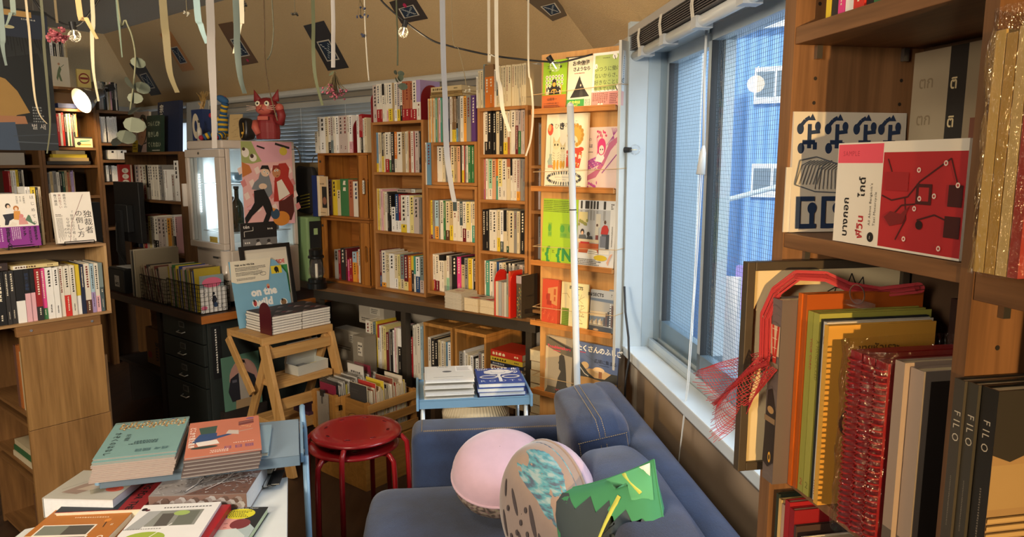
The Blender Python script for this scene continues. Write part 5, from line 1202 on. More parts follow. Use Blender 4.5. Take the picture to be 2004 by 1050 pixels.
# ================================================================ crates of sleeves and cards on a wooden box
bx = thing('plywood_box', 'plain plywood box on the floor carrying the two small crates', 'box', FL.M)
m = MB(); m.box(1.90, 2.235, -.492, -.15, 0, .21, wood('b9843e', '9a6a2e', 'x', .5)); m.build('body', bx, bevel=.002)
def small_crate(y0, y1, x0, x1, z, h, label, slat_side):
    t = thing('wooden_crate', label, 'crate', FL.M); w1, w2 = wood('bb8a4a', '94662f', 'x'), wood('a9793c', '835826', 'y'); th = .01
    for xx in (x0, x1 - th): 
        m = MB(); m.box(xx, xx + th, y0 + .011, y1 - .011, z, z + h, w2); m.build('end_board', t, bevel=.0015)
    for xx in (x0 - .003, x1 - .017):
        for yy in (y0, y1 - .02): m = MB(); m.box(xx, xx + .02, yy + .0, yy + .02, z, z + h + .003, wood('b9843e', '8f6030', 'z')); m.build('corner_post', t)
    for yy in (y0 - .0095, y1):
        for k in range(3):
            m = MB(); m.box(x0 - .003, x1 + .003, yy, yy + .0095, z + .008 + k * (h - .05) / 2, z + .008 + k * (h - .05) / 2 + .038, w1); m.build('slat', t, bevel=.001)
    m = MB(); m.box(x0 + th, x1 - th, y0 + .02, y1 - .02, z + .001, z + .008, w1); m.build('bottom_board', t)
    return t
CZ0 = .211
small_crate(-.478, -.300, 1.93, 2.222, CZ0, .185, 'slatted pine crate nearer the stools, packed with card zines', True)
c1 = small_crate(-.278, -.105, 1.905, 2.20, CZ0, .185, 'pine crate nearer the ladder, packed with clear-sleeved prints', True)
pm = MB(); A = Art(pm, (2.222, 0, 0), (0, 0, 0), (0, 0, 0)) if 0 else None
# card zines standing in file, faces to -x
ZC_ = ['e6dfd0', 'd9d0bd', 'efeae0', '3a3735', 'cfc6b4', 'e0d5bd', 'b8352f', 'f2efe8', '2e2b2a', 'd9c23a', 'c9b795', 'efe6d2', '8a4a3a', 'e9e2d4', '55504c', 'dcd2bf']
x = 1.957; k = 0; r = random.Random(5)
while x < 2.192:
    th = r.choice((.0028, .0035, .0045, .006)); h = r.uniform(.205, .232) if k % 7 else .25; yw = .122 + r.uniform(-.010, .004)
    c = ZC_[(k * 5 + 3) % 16]
    m = MB(); m.box(0, th, 0, yw, 0, h, mat(c, .6)); m.box(.0004, th - .0004, -.0003, yw + .0003, .002, h + .0003, PAGE)
    if c in ('3a3735', '2e2b2a'): pass
    A = Art(m, (-.0002, yw, 0), (0, -yw, 0), (0, 0, h)); A.scrib(.1, .8, .6, .9, 2, '4a4642')
    o = m.build('booklet'); place(o, TM(FL, x, -.452, CZ0 + .009) @ RY(-.035))
    tag(o, 'slim zine filed upright in the pine crate nearer the stools', 'booklet', 'zines filed in the pine crate'); x += th + .0035; k += 1
# sleeved prints
SC_ = ['8d2440', '26282c', 'e9e4da', 'd9d5cc', 'e3dfd6', 'cfcac0', 'e6d96a', 'dcd6c9', 'e9e6df', 'c9c4ba', 'efece4', 'd6d0c6', 'e1dcd2', 'cdb9a9', 'ebe7de', 'd5d1c8', 'e7e2d8', 'dad5cb', 'efebe3', 'cfc9bd']
x = 1.938
for k in range(24):
    h = .215 + .012 * sin(k * 1.7) + (.045 if k in (16, 20) else 0); yw = .120
    c = SC_[k % 20]
    t = thing('print', 'clear-sleeved print filed in the pine crate nearer the ladder', 'print', TM(FL, x, -.250, CZ0 + .0095) @ RY(-.05), 'sleeved prints filed in the pine crate')
    m = MB(); m.box(0, .003, 0, yw, 0, h, mat(c, .6)); A = Art(m, (-.0002, yw, 0), (0, -yw, 0), (0, 0, h)); A.scrib(.2, .7, .8, .9, 3, '5a5652') if k > 2 else (A.rect(0, 0, 1, .62, '26282c') if k == 0 else None); m.build('card', t)
    m = MB(); m.box(-.0008, .0038, -.004, yw + .004, -.001, h + .012, film); m.build('clear_sleeve', t); x += .0104
# price bag clipped on the crate
cb = thing('clear_pouch', 'clear plastic pouch clipped on the front of the sleeved-print crate', 'pouch', TM(FL, 1.8995, -.235, .235))
m = MB(); m.box(-.004, 0, 0, .085, 0, .165, mat('a9a49a', .3, alpha=.45)); m.build('pouch', cb); m = MB(); m.box(-.008, .004, .03, .055, .150, .178, mat('22201f', .4)); m.cyl((-.008, .042, .15), (-.008, .042, .115), .003, mat('9a9690', .3, .9)); m.build('clip', cb)
# oval logo burnt into the card crate's end
m = MB(); A = Art(m, (1.9293, -.33, .27), (0, -.10, 0), (0, 0, .07)); A.ell(.5, .5, .46, .42, '6a4a28').ell(.5, .5, .41, .36, 'a9793c').ell(.5, .55, .2, .14, '6a4a28').ell(.5, .56, .12, .08, 'a9793c').rect(.4, .3, .6, .4, '6a4a28')
t_ = [o for o in bpy.data.objects if o.name.startswith('wooden_crate') and 'stools' in o.get('label', '')][0]; m.build('burnt_mark', t_)
# a few things on the ladder's lower tread
m = MB(); m.box(0, .16, 0, .13, 0, .018, mat('4a2f45', .5)); o = place(m.build('box_file'), TM(FL, 1.96, .02, .2212)); tag(o, 'flat dark violet folder lying on the lowest ladder tread', 'folder')
# ================================================================ blue serving cart by the rack
FT = Fr(-.319, 2.346, 7.6)
def cart(fr, w, d, z, label, low, leg_h=None, blue='7ea9cc'):
    t = thing('serving_cart', label, 'cart', fr.M); b = mat(blue, .35, .1)
    m = MB(); m.box(0, w, 0, d, z - .0015, z, b)
    for a in ((0, w, 0, .002), (0, w, d - .002, d)): m.box(a[0], a[1], a[2], a[3], z - .028, z + .004, b)
    m.build('tray', t)
    for x in (-.010, w + .001):
        m = MB(); m.box(x, x + .009, -.006, d + .006, z - .034, z + .012, b); m.build('tray_rim', t, bevel=.002)
    for x in (.012, w - .012):
        for y in (.012, d - .012):
            m = MB(); m.cyl((x, y, .03), (x, y, z - .002), .008, mat('c4ccd2', .3, .4), 12); m.build('leg', t, smooth=True)
            m = MB(); m.ball((x, y, .016), .0158, mat('2a2a2b', .6), 10); m.build('caster', t)
    for zz in low:
        m = MB(); m.box(.021, w - .021, 0.001, d - .001, zz - .0015, zz, b); m.box(.021, w - .021, .001, .003, zz, zz + .02, b); m.build('lower_tray', t)
    return t
cart(FT, .385, .235, .65, 'sky blue metal serving cart carrying art books before the counter', (.22,))
GC = 'art books on the blue cart'
def d_hole(A):
    A.rect(0, 0, 1, 1, 'd9d8d2').text('TOLO', .25, .90, .09, '2a2826', bold=.02).ell(.46, .56, .10, .065, '8d8f92').ell(.46, .55, .095, .05, '5a5c60').scrib(.18, .12, .82, .16, 1, '4a4845').rect(.64, .55, .98, .97, 'f2f1ee').scrib(.67, .6, .95, .93, 9, '6a6864').line([(.03, 0), (.03, 1)], .004, 'b0aea8')
z = .6512
for k in range(4):
    cover_book(lying(FT, .018 + .003 * (k % 2), .016 + .002 * (k % 3), z, .02 - .008 * k), .172, .155, .0145, 'd9d8d2', d_hole if k == 3 else None, 'art_book', ('pale grey picture book in clear film in the cart pile, lowest of four', 'pale grey picture book in clear film in the cart pile, second from the bottom', 'pale grey picture book in clear film in the cart pile, just below the top', 'pale grey picture book with an oval hole, top of the pile on the blue cart')[k], 'book', GC, page='e3e6e8')
    z += .0235 if k < 3 else 0
    if k < 3:
        m = MB(); w_ = .172; m.box(0, .172, 0, .155, 0, .0085, film); o = place(m.build('clear_wrap'), FT.M @ MT((.019, .017, z - .0088))); tag(o, ('crinkled clear wrap in the grey book pile, lowest layer', 'crinkled clear wrap in the grey book pile, middle layer', 'crinkled clear wrap in the grey book pile, upper layer')[k], 'wrapping')
def d_roots(A):
    A.rect(0, 0, 1, 1, '2f4a94'); w_ = 'd5d9de'
    for k in range(9): a = k * .7; A.ell(.5 + .20 * cos(a), .72 + .10 * sin(a), .13, .085, w_).ell(.5 + .20 * cos(a), .72 + .10 * sin(a), .115, .07, 'a9b2c2').ell(.5 + .20 * cos(a), .73 + .10 * sin(a), .105, .06, w_)
    A.ell(.5, .72, .17, .09, 'a9b2c2').ell(.5, .73, .15, .075, w_)
    for sgn_ in (-1, 1): A.line([(.5 + sgn_ * (.24 + .18 * cos(a)), .40 + .09 * sin(a)) for a in [2 * pi * k / 20 for k in range(21)]], .045, w_)
    A.line([(.52, .6), (.48, .44), (.5, .3), (.49, .08)], .07, w_)
    A.text('ROOTS', .05, .08, .16, 'b9c4e0', bold=-.0, gap=1.35, wide=1.1).text('ルーツ', .80, .97, .13, 'f4f6f8', vert=True, bold=.04, gap=.9).scrib(.05, .84, .3, .97, 3, 'f4f6f8').scrib(.38, .92, .78, .98, 1, 'f4f6f8', fill=.8)
for k in range(4):
    cover_book(lying(FT, .203 + (.0, .006, .0, .004)[k], .012 + (.0, .004, .002, .006)[k], .6512 + k * .0155, (-.02, .015, -.01, .0)[k]), .165, .185, .015, '2f4a94' if k else '23262e', d_roots if k == 3 else None, 'art_book', ('black-covered art book at the very bottom of the blue pile', 'blue art book in the cart pile, second from the bottom', 'blue art book in the cart pile, just under the cover with the tree', 'blue art book titled ROOTS with a pale tree, top of its pile on the cart')[k], 'book', GC, page='c9d6e2', spine_side='right')
# pleated lampshade and odd books below the cart
pl = thing('pleated_lampshade', 'cream pleated fabric lampshade under the blue cart', 'lampshade', FT.M @ MT((.205, .14, .46)))
m = MB(); n = 120; m.loft([[V(((r0 * (1 + .015 * (k % 2))) * cos(2 * pi * k / n), (r0 * (1 + .015 * (k % 2))) * sin(2 * pi * k / n), zz)) for k in range(n)] for r0, zz in ((.06, .0), (.095, .022), (.118, .055), (.122, .10), (.10, .145))], mat('e3d4b4', .8)); m.build('shade', pl)
m = MB(); m.cyl((0, 0, -.223), (0, 0, .01), .045, mat('d9cbb0', .6), 24, .05); m.build('base', pl, smooth=True)
# ================================================================ things on the counter
def d_sheet(A): A.rect(0, 0, 1, 1, 'e6dcc4').scrib(.2, .42, .8, .6, 2, 'a8443a', fill=.7).scrib(.42, .66, .58, .74, 1, 'a8443a').scrib(.4, .28, .6, .36, 1, 'a8443a')
GP = 'booklets piled on the counter'
stack_books(TM(FB, -2.287, -.112, CZ + .0005, 0), 13, .106, .105, .0058, 'cfc8ba', 'thin grey booklet in the tall pile at the outer end on the counter', GP, d_sheet, page='a9a49a', name='booklet', cat='booklet', seed=3, jit=.002)
def d_red(A): A.rect(0, 0, 1, 1, 'd5cbb6').poly([(.1, .2), (.7, .1), (.95, .35), (.5, .5)], 'b0403a').poly([(.3, .6), (.8, .55), (.9, .85), (.4, .9)], '6a4a44')
stack_books(TM(FB, -2.176, -.098, CZ + .0005, 0), 2, .085, .092, .030, 'c9b89a', 'thick cream paperback in the pile next to the booklets, counter', GP + ' middle', d_red, page='cfc0a2', name='paperback', seed=4)
stack_books(TM(FB, -2.087, -.094, CZ + .0005, 0), 2, .082, .092, .030, 'c9b89a', 'thick cream paperback in the pile touching the red holder, counter', GP + ' inner', d_red, page='cfc0a2', name='paperback', seed=5)
mh = thing('magazine_holder', 'bright red metal magazine holder with rounded ends at the end of the counter', 'magazine holder', TM(FB, -1.995, -.098, CZ + .0006))
rr = mat('d9281e', .35, coat=.2)
def rplate(x):
    m = MB(); n = 16; w = .092; r_ = w / 2; h = .20
    m.prism([(x, 0, 0), (x, w, 0)] + [(x, r_ + r_ * cos(pi * k / n), h - r_ + r_ * sin(pi * k / n)) for k in range(n + 1)], (.002, 0, 0), rr); return m
rplate(0).build('end_plate', mh); rplate(.088).build('end_plate', mh)
m = MB(); m.box(.002, .088, 0, .092, 0, .002, rr); m.build('bottom_plate', mh)
for k, (x0, w, h, c) in enumerate(((.003, .016, .150, 'c9bda8'), (.020, .017, .150, '9aa0a4'), (.038, .012, .148, 'a89a92'), (.051, .013, .150, 'b9b9b4'), (.065, .010, .190, '8d8f84'), (.076, .011, .200, 'cf4a2c'))):
    m = book_mb(w - .001, h, .082, c, marks=k > 3, seed=900 + k); o = m.build('booklet'); o.matrix_world = TM(FB, -1.995 + x0 + w / 2, -.094, CZ + .003); tag(o, ('cream booklet in the red holder, first of six', 'steel grey booklet in the red holder, second of six', 'mauve grey booklet in the red holder, third of six', 'pale grey booklet in the red holder, fourth of six', 'tall olive grey booklet in the red holder, fifth of six', 'tall orange-red booklet in the red holder, last of six')[k], 'booklet', 'booklets in the red holder')
for (px, py, c, lab) in ((1051, 545, 'b0a08a', 'patterned cloth-bound book squeezed between red holder and display rack'),):
    x0 = -1.890; m = book_mb(.028, .185, .11, '4a4238', band=None, marks=False, seed=77); A = Art(m, (-.014, -.0005, 0), (.028, 0, 0), (0, 0, .185))
    for k in range(30): A.ell((k * .37) % 1 * .8 + .1, (k * .61) % 1 * .7 + .02, .09, .02, ('8a7a4a', '6a8a6a', 'b08a5a', '3a3230')[k % 4], 7)
    A.rect(0, .82, 1, 1, '9a8f9a'); o = m.build('book'); o.matrix_world = TM(FB, x0 + .014, -.075, CZ + .001); tag(o, lab, 'book')
# ---- below the counter: two pine boxes, a pile, and odd stock
def pine_bay(x0, x1, z0, z1, y0, label):
    t = thing('wooden_crate', label, 'crate', FB.M); w1, w2 = wood('c08a48', '94662f', 'z'), wood('a87a42', '7d5628', 'y'); d = .26; th = .012
    for nm, a in (('side_panel', x0), ('side_panel', x1 - th)): m = MB(); m.box(a, a + th, y0, y0 + d, z0, z1 - .016, w1); m.build(nm, t, bevel=.001)
    m = MB(); m.box(x0 + th, x1 - th, y0 + d - .008, y0 + d, z0, z1 - .016, wood('8a6236', '5f4222', 'z')); m.build('back_panel', t)
    m = MB(); m.box(x0, x1, y0, y0 + .075, z1 - .015, z1, w1); m.box(x0, x1, y0 + .115, y0 + d, z1 - .015, z1, w1)
    m.box(x0, x0 + .06, y0 + .075, y0 + .115, z1 - .015, z1, w1); m.box(x1 - .06, x1, y0 + .075, y0 + .115, z1 - .015, z1, w1); m.build('top_board', t)
    m = MB(); m.box(x0 + th, x1 - th, y0, y0 + d - .009, z0, z0 + .01, w2); m.build('bottom_board', t); return t
PY = -.055
pa0, pa1 = fbx(829, 660, PY)[0], fbx(885, 660, PY)[0]; pb0, pb1 = fbx(890, 660, PY)[0], fbx(951, 660, PY)[0]
pz = fbx(850, 634, PY)[1]; 
pine_bay(pa0, pa1, .38, pz, PY, 'pine box with a hand slot under the counter, the one by the picture books')
pine_bay(pb0, pb1, .38, pz, PY, 'pine box with a hand slot under the counter, the one by the lying pile')
for lo_, hi_ in ((pa0, pb1),):
    m = MB(); m.box(lo_ - .01, hi_ + .16, PY + .002, .20, .355, .378, wood('6a4c30', '4d3622')); o = place(m.build('plank'), FB.M); tag(o, 'dark plank under the counter carrying the pine boxes and the pile', 'plank')
    for sx in (lo_ + .02, hi_ + .12): m = MB(); m.box(sx, sx + .03, PY + .02, .18, .1165, .354, '4d3a28'); o = place(m.build('support_block'), FB.M); tag(o, 'dark upright block holding the plank under the counter, ' + ('picture book end' if sx < hi_ else 'pile end'), 'block')
row(FB, PY + .012, .391, 831.5, "842:w@225 850:K@222 857:k@215 862:c@225 868:w@222 872:c@222 876:L@222 883:W@222", 'in the pine box by the picture books', 'books in the pine boxes under the counter', 690, kind='picture book', name='picture_book', cat='book', dp=.17, lim=(pa0 + .013, pa1 - .0125))
row(FB, PY + .012, .391, 892.5, "898.5:Y@205 906:g@190 910:W@200 915:w@190 920:c@185 926:W@185 929:k@180 935.7:W@175 941.5:g@210 949:w@205", 'in the pine box by the lying pile', 'books in the pine boxes under the counter', 690, kind='picture book', name='picture_book', cat='book', dp=.17, lim=(pb0 + .013, pb1 - .0125))
# pile of lying books with their spines out
z = .3795; px0 = fbx(957, 690, PY)[0]; wpil = fbx(1029, 690, PY)[0] - px0 - .022
def lie(w, d, h, c, z, x, label, band=None, mk='efe6d2', group='lying pile of books under the counter', fr=FB, y=PY + .01, rot=0):
    t = thing('book', label, 'book', TM(fr, x, y, z, rot), group); m = MB(); b = .0014; cm = mat(c, .45)
    m.box(0, w, 0, b, 0, h, cm); m.box(0, w, b, d, 0, b, cm); m.box(0, w, b, d, h - b, h, cm)
    A = Art(m, (0, -.0002, 0), (w, 0, 0), (0, 0, h))
    if band: A.rect(band[1], 0, band[2], 1, band[0])
    A.scrib(.06, .25, .55, .75, 1, mk, fill=.9, seed=int(z * 1e4)).scrib(.75, .35, .92, .65, 1, mk, fill=.9, seed=int(z * 1e4) + 1); m.build('cover', t)
    p = MB(); p.box(.001, w - .001, b, d - .003, b, h - b, PAGE); p.build('page_block', t); return t
for k, (h, c, bd, mk, nm) in enumerate((('.020', 'd9c3a0', None, '4a4238', 'pale cream book at the very bottom of the lying pile'), ('.018', 'c9b48e', None, '4a4238', 'pale tan book second from the bottom of the lying pile'), ('.018', 'd3bd98', ('efe6d2', .25, .55), '4a4238', 'cream book with a white patch below the black one in the lying pile'), ('.018', 'cdb690', ('efe6d2', .2, .6), '4a4238', 'tan book with a white patch in the lower half of the lying pile'),
        ('.026', '2a2524', None, '8a8378', 'thick black book in the middle of the lying pile'), ('.018', '6d2f56', ('d83f86', .5, .85), 'd9b0c8', 'purple book with a pink patch in the lying pile'), ('.021', 'b02a44', ('5fa070', .24, .92), '26221f', 'crimson and green book in the lying pile'), ('.017', 'efe6d2', None, '26221f', 'white book with black lettering in the lying pile'), ('.019', 'ece0c8', ('a8403a', .82, .98), '7a2a2a', 'white book with red lettering in the lying pile'), ('.017', '2d3244', None, 'b9bfcc', 'navy book in the lying pile under the counter'), ('.021', 'd9bb3c', None, '4a3f1a', 'mustard yellow book just below the red one in the lying pile'), ('.030', 'c0301f', None, 'f0d9a8', 'thick red book on top of the lying pile under the counter'))):
    lie(wpil - .004 * (k % 3), .15, float(h), c, z, px0 + .002 * (k % 2), nm, bd, mk); z += float(h) + .0006
# fore-edges of stock beside the end leg
ex = CT1 + .004
z = .05
ST = MB()
for k in range(13):
    h = (.05, .045, .055, .04)[k % 4]; x0 = ex + .002 * (k % 3); y0 = -.07 + .003 * (k % 2)
    ST.box(x0, x0 + .055, y0, y0 + .15, z, z + .0015, mat('8a6a48')); ST.box(x0, x0 + .055, y0, y0 + .15, z + h - .0015, z + h, mat('a9906a')); ST.box(x0 + .001, x0 + .054, y0 + .001, y0 + .149, z + .0015, z + h - .0015, PAGE); z += h + .0005
def stuff_row(fr, y, z, px0, py, spec, h0, dp):
    q = fr.px(px0, py, y=y).x
    if fr is FB: q = max(q, L4[0])
    for k, tok in enumerate(spec.split()):
        a, c = tok.split(':'); x1 = fr.px(float(a), py, y=y).x; x1 = min(x1, L4[1]) if fr is FB else x1; w = x1 - q - .001; h = h0 * (1 - .04 * (k % 3))
        if w > .002:
            b_, _, bd = c.partition('/'); X = FB.I @ fr.M @ MT((q, y, z))
            ST.box(0, w, 0, dp, 0, h, mat(b_[0], .55), X=X); A = Art(ST, X @ V((0, -.0003, 0)), X.to_3x3() @ V((w, 0, 0)), V((0, 0, h)))
            if bd: A.rect(0, 0, 1, float(bd[1:] or .3), PAL[bd[0]])
            A.scrib(.25, .4, .75, .93, 1, 'e9dfc8' if b_[0] in DARKS else '2a2522', vert=True, seed=k)
        q = x1
for z_, sp_, py_ in ((1.4515, "1037:b/m.45 1041:n 1045:k 1050:g 1055:z 1060:g", 249), (1.2615, "1038:r/w.4 1045:g/w.4 1051:K/w.4 1058:z", 368), (1.0465, "1041:s/w.3 1049:m/w.3 1053:r 1060:g", 485)):
    stuff_row(FB, .05, z_, 1038, py_, sp_, .184, .12)
stuff_row(FT, .05, .2425, 838, 800, "846:W 854:w 861:z 868:c 875:k 884:O 892:t", .15, .12)
o = place(ST.build('books'), FB.M); tag(o, 'remaining stock books in the dark bookcase, by the counter leg and under the cart', 'books', kind='stuff')
# bags and parcels in the far bay under the counter
for (a, b_, d, c, nm, lb, h0_) in (((702, 590), (752, 640), .02, 'b9b0a0', 'parcel', 'whitish parcel with a stamp deep in the bay under the counter', .5), ((655, 640), (718, 700), -.06, 'a89f8f', 'plastic_bag', 'bundle of prints in clear plastic under the counter, pale label on it', .4), ((690, 655), (714, 735), -.145, '8f8778', 'plastic_bag', 'tall plastic-wrapped print bundle touching the picture books', .3)):
    p, q = fbx(*a, d), fbx(*b_, d)
    m = MB(); m.box(p[0], q[0], d, d + .08, LSZ + .001 if nm == 'plastic_bag' else q[1], p[1], mat(c, .5)); A = Art(m, (p[0], d - .0003, q[1]), (q[0] - p[0], 0, 0), (0, 0, p[1] - q[1]))
    A.scrib(.1, .1, .6, .3, 2, '3a3632').rect(.45, .5, .85, .85, 'cfc8b8').scrib(.5, .55, .8, .8, 3, '3a3632')
    o = place(m.build(nm), FB.M); tag(o, lb, nm.replace('_', ' '))
    if nm == 'parcel': o.location = o.location
# stationery tote bag with a yellow cord
# ================================================================ oak cabinet, box shelf and books on stands
oak = thing('oak_cabinet', 'oak side cabinet with two grained side boards and bright screws below the box of books', 'cabinet', FL.M)
OKZ, OX0, OX1 = .885, .78, 1.05
m = MB(); m.box(OX0, OX1, 0, .018, .50, OKZ - .037, wood('a87f4c', '7c5930', 'z', .45, .8)); m.build('side_board', oak, bevel=.001)
m = MB(); m.box(OX0, OX1 + .004, 0, .018, .0, .498, wood('a27848', '75542f', 'z', .45, .8)); m.build('side_board', oak, bevel=.001)
m = MB(); m.box(OX0 - .01, OX1 - .004, -.002, .019, OKZ - .036, OKZ, wood('94693c', '704e2b', 'x', .45)); m.build('top_rail', oak, bevel=.001)
for x in (OX0 + .035, OX1 - .035): m = MB(); m.cyl((x, -.0045, OKZ - .018), (x, -.002, OKZ - .018), .0048, mat('d9d9d6', .25, .9), 14); m.build('screw', oak)
for z in (.03, .30, .34, .52, .56, OKZ - .012): m = MB(); m.box(OX0 + .002, OX1 - .01, .0185, .45, z - .012, z, wood('8a6238', '664526', 'y')); m.build('shelf_board', oak)
m = MB(); m.box(OX1 - .009, OX1 - .001, .0185, .45, 0, OKZ - .02, '4d3826'); m.build('back_panel', oak)
m = MB(); m.box(OX0, OX1, .451, .465, 0, OKZ, wood('8a6238', '664526', 'z')); m.build('far_side', oak)
for k, (y0, w, h, z0, c, lb) in enumerate(((.06, .03, .22, .561, 'c9b48e', 'cream book in the oak cabinet, outermost of three above'), (.10, .02, .24, .561, 'a8622e', 'rust book in the oak cabinet, middle one of three above'), (.13, .02, .235, .561, '6d4a3a', 'brown book in the oak cabinet, innermost of three above'), (.06, .04, .2, .031, '6a4a33', 'dark brown album low in the oak cabinet'))):
    m = book_mb(w, h, .16, c, marks=False, seed=k); o = m.build('book'); o.matrix_world = FL.M @ MT((OX0 + .012, y0, z0)) @ RZ(-R90); tag(o, lb, 'book')
for k in range(3): m = MB(); m.box(.0, .15, 0, .21, 0, .02, ('c9b99a', '2f5a34', 'b9a888')[k]); o = place(m.build('folder'), FL.M @ MT((OX0 + .006 + .004 * k, .04, .341 + k * .0212))); tag(o, ('pale folder lying at the bottom of the middle cabinet shelf', 'dark green folder lying in the middle cabinet shelf', 'buff folder on top in the middle cabinet shelf')[k], 'folder')
m = MB(); m.box(0, .035, 0, .012, .0, .30, wood('c9a070', 'a9804e', 'z')); o = place(m.build('board'), FL.M @ MT((1.056, .09, .40))); o.location = FL.w(1.056, .09, 0); o.scale = (1, 1, 2.35); tag(o, 'pale board edge leaning behind the oak side panel', 'board')
sh = thing('shelf_box', 'shallow light plywood box shelf of upright books on the oak cabinet', 'shelf', FL.M)
SB0, SB1, SBZ0, SBZ1, sbm = .44, 1.088, .8865, 1.157, wood('b58f62', '94714a', 'x')
for a in ((SB0, SB1, SBZ0, SBZ0 + .009, 'bottom_board'), (SB0, SB1, SBZ1 - .009, SBZ1, 'top_board')): m = MB(); m.box(a[0], a[1], .0, .20, a[2], a[3], sbm); m.build(a[4], sh)
for a in (SB0, SB1 - .009): m = MB(); m.box(a, a + .009, 0, .20, SBZ0 + .009, SBZ1 - .009, wood('c9a574', 'a98252', 'z')); m.build('side_board', sh)
m = MB(); m.box(SB0 + .009, SB1 - .009, .193, .1995, SBZ0 + .009, SBZ1 - .009, mat('6d5a42', .7)); m.build('back_panel', sh)
row(FL, .012, SBZ0 + .0095, -10, "10:k 19:K 30.7:K 48.5:W^k.58@190 59.5:P^k.45=読者と暴動 70:P^k.45=読者と暴動 82:r/K.27 91.4:p/n.22 105.7:W@187 117:W 127:w 138.6:w/R.42 149.3:w 159.3:W^y.62 167:d 178.6:w/u.27 187:l/V.42 196.4:w/P.33 204:S^s.5", 'in the plywood box shelf', 'books in the plywood box shelf', 570, h0=.188, dp=.14, lim=(SB0 + .01, SB1 - .01))
lie(.145, .13, .013, 'dcc88f', SBZ0 + .2005, FL.px(23, 520, y=.02).x, 'cream booklet lying across the tops of the upright books in the plywood box', ('efe9dc', .02, .3), '5a3a2a', None, FL, .02)
lie(.10, .12, .026, '3a2c28', SBZ0 + .2005, FL.px(-45, 520, y=.02).x - .01, 'dark book lying across the black spines in the plywood box', None, '8a7a6a', None, FL, .03)
def wire_stand(M, w, label):
    t = thing('book_stand', label, 'book stand', M); m = MB(); b = mat('1c1b1b', .4, .5)
    m.tube([(0, -.03, .014), (0, -.03, .002), (0, .06, .002), (0, .075, .06)], .0015, b, 6); m.tube([(w, -.03, .014), (w, -.03, .002), (w, .06, .002), (w, .075, .06)], .0015, b, 6)
    m.tube([(0, .0, .002), (w, .0, .002)], .0015, b, 6); m.tube([(0, .075, .06), (w, .075, .06)], .0015, b, 6); m.tube([(0, -.03, .014), (w, -.03, .014)], .0015, b, 6); m.build('wire', t); return t
def d_dict(A):
    A.rect(0, 0, 1, 1, 'efe9e1')
    A.text('独裁者', .74, .63, .155, INK, vert=True, bold=.0, gap=.98).text('の倒し方', .53, .64, .135, INK, vert=True, gap=.98).text('「世界の厄介者」は', .40, .63, .064, '3a3530', vert=True).text('なぜ倒れない', .28, .5, .064, '3a3530', vert=True).text('のか？', .20, .3, .064, '3a3530', vert=True)
    A.text('暴君たちの', .28, .97, .055, '3a3530', vert=True).text('実は危うい', .16, .97, .055, '8a3a34', vert=True).text('権力構造', .05, .97, .055, '3a3530', vert=True)
    A.line([(.80, .95), (.58, .62), (.42, .4), (.32, .02)], .009, '7a2430').scrib(.04, .02, .2, .5, 7, '6a655f', vert=True).scrib(.04, .52, .24, .58, 2, '6a655f')
z0 = SBZ1 + .006
x1 = FL.px(110, 485, y=.05).x
wire_stand(TM(FL, x1 + .02, .05, SBZ1 + .0005), .10, 'black wire stand under the white book with slashed title')
cover_book(TM(FL, x1, .028, z0 + .004, rad(-4)) @ RX(rad(-10)), .128, .188, .028, 'e9e2d6', d_dict, 'book', 'white book with big black title and a red slash, on a wire stand', 'book', page='b9935e')
def d_studies(A):
    A.rect(0, 0, 1, 1, 'eee8df').rect(0, 0, 1, .385, '8a2f8f')
    A.text('はじめての', .86, .97, .075, '4a4540', vert=True, gap=1.55).text('ケアスタディ', .02, .8, .075, '4a4540', vert=True, gap=1.2)
    for t, x in (('近藤銀河', .70), ('水上文', .62), ('中村香住', .54)): A.text(t, x, .96, .035, '4a4540', vert=True)
    A.ell(.34, .78, .06, .05, '2f2624').ell(.35, .765, .035, .035, 'e6c9b0').poly([(.26, .64), (.3, .74), (.42, .74), (.46, .62)], 'e9e6e2').poly([(.2, .62), (.46, .64), (.5, .56), (.34, .5), (.3, .42), (.22, .42), (.24, .52)], '2b2d38')
    A.ell(.52, .73, .065, .05, 'b9743a').ell(.52, .715, .035, .035, 'ecd0b4').poly([(.44, .52), (.46, .68), (.6, .68), (.62, .5)], 'd9974a').ell(.62, .58, .05, .04, 'd98a8a').poly([(.54, .42), (.56, .55), (.7, .55), (.76, .42)], 'd99a96').poly([(.7, .5), (.78, .6), (.82, .58), (.86, .46), (.94, .42), (.9, .40)], '5a7a64').rect(.76, .62, .82, .67, 'efe9df').poly([(.3, .4), (.4, .48), (.5, .44), (.46, .4)], 'e6ddd0')
    for t, x, h in (('百合オタク', .86, .055), ('フェミニスト', .73, .055), ('クィア', .60, .06), ('百合批評入門', .22, .07)): A.text(t, x, .37, h, '2a1530', vert=True, bold=.05, gap=.92)
    A.scrib(.34, .1, .56, .37, 5, 'e6d0e6', vert=True).scrib(.02, .05, .16, .36, 2, 'd9b8dc', vert=True)
x0 = FL.px(-8, 485, y=.05).x
wire_stand(TM(FL, x0 + .03, .05, SBZ1 + .0005), .09, 'black wire stand under the book with the purple band')
cover_book(TM(FL, x0, .024, z0 + .004, rad(-3)) @ RX(rad(-8)), .130, .186, .02, 'eee8df', d_studies, 'book', 'white book of three seated friends with a purple band, on a wire stand', 'book')
m = MB(); m.box(0, .12, 0, .16, 0, .028, 'd9d6d0'); m.box(.002, .118, -.0006, .159, .003, .025, PAGE); A = Art(m, (0, 0, .0284), (.12, 0, 0), (0, .16, 0)); A.rect(0, 0, 1, .5, '3f5a72')
o = place(m.build('book'), TM(FL, x0 - .03, .115, SBZ1 + .001) @ RX(rad(0))); o.scale = (1, .45, 6.9); tag(o, 'white boxed book with a bluish foot behind the book with the purple band', 'book')
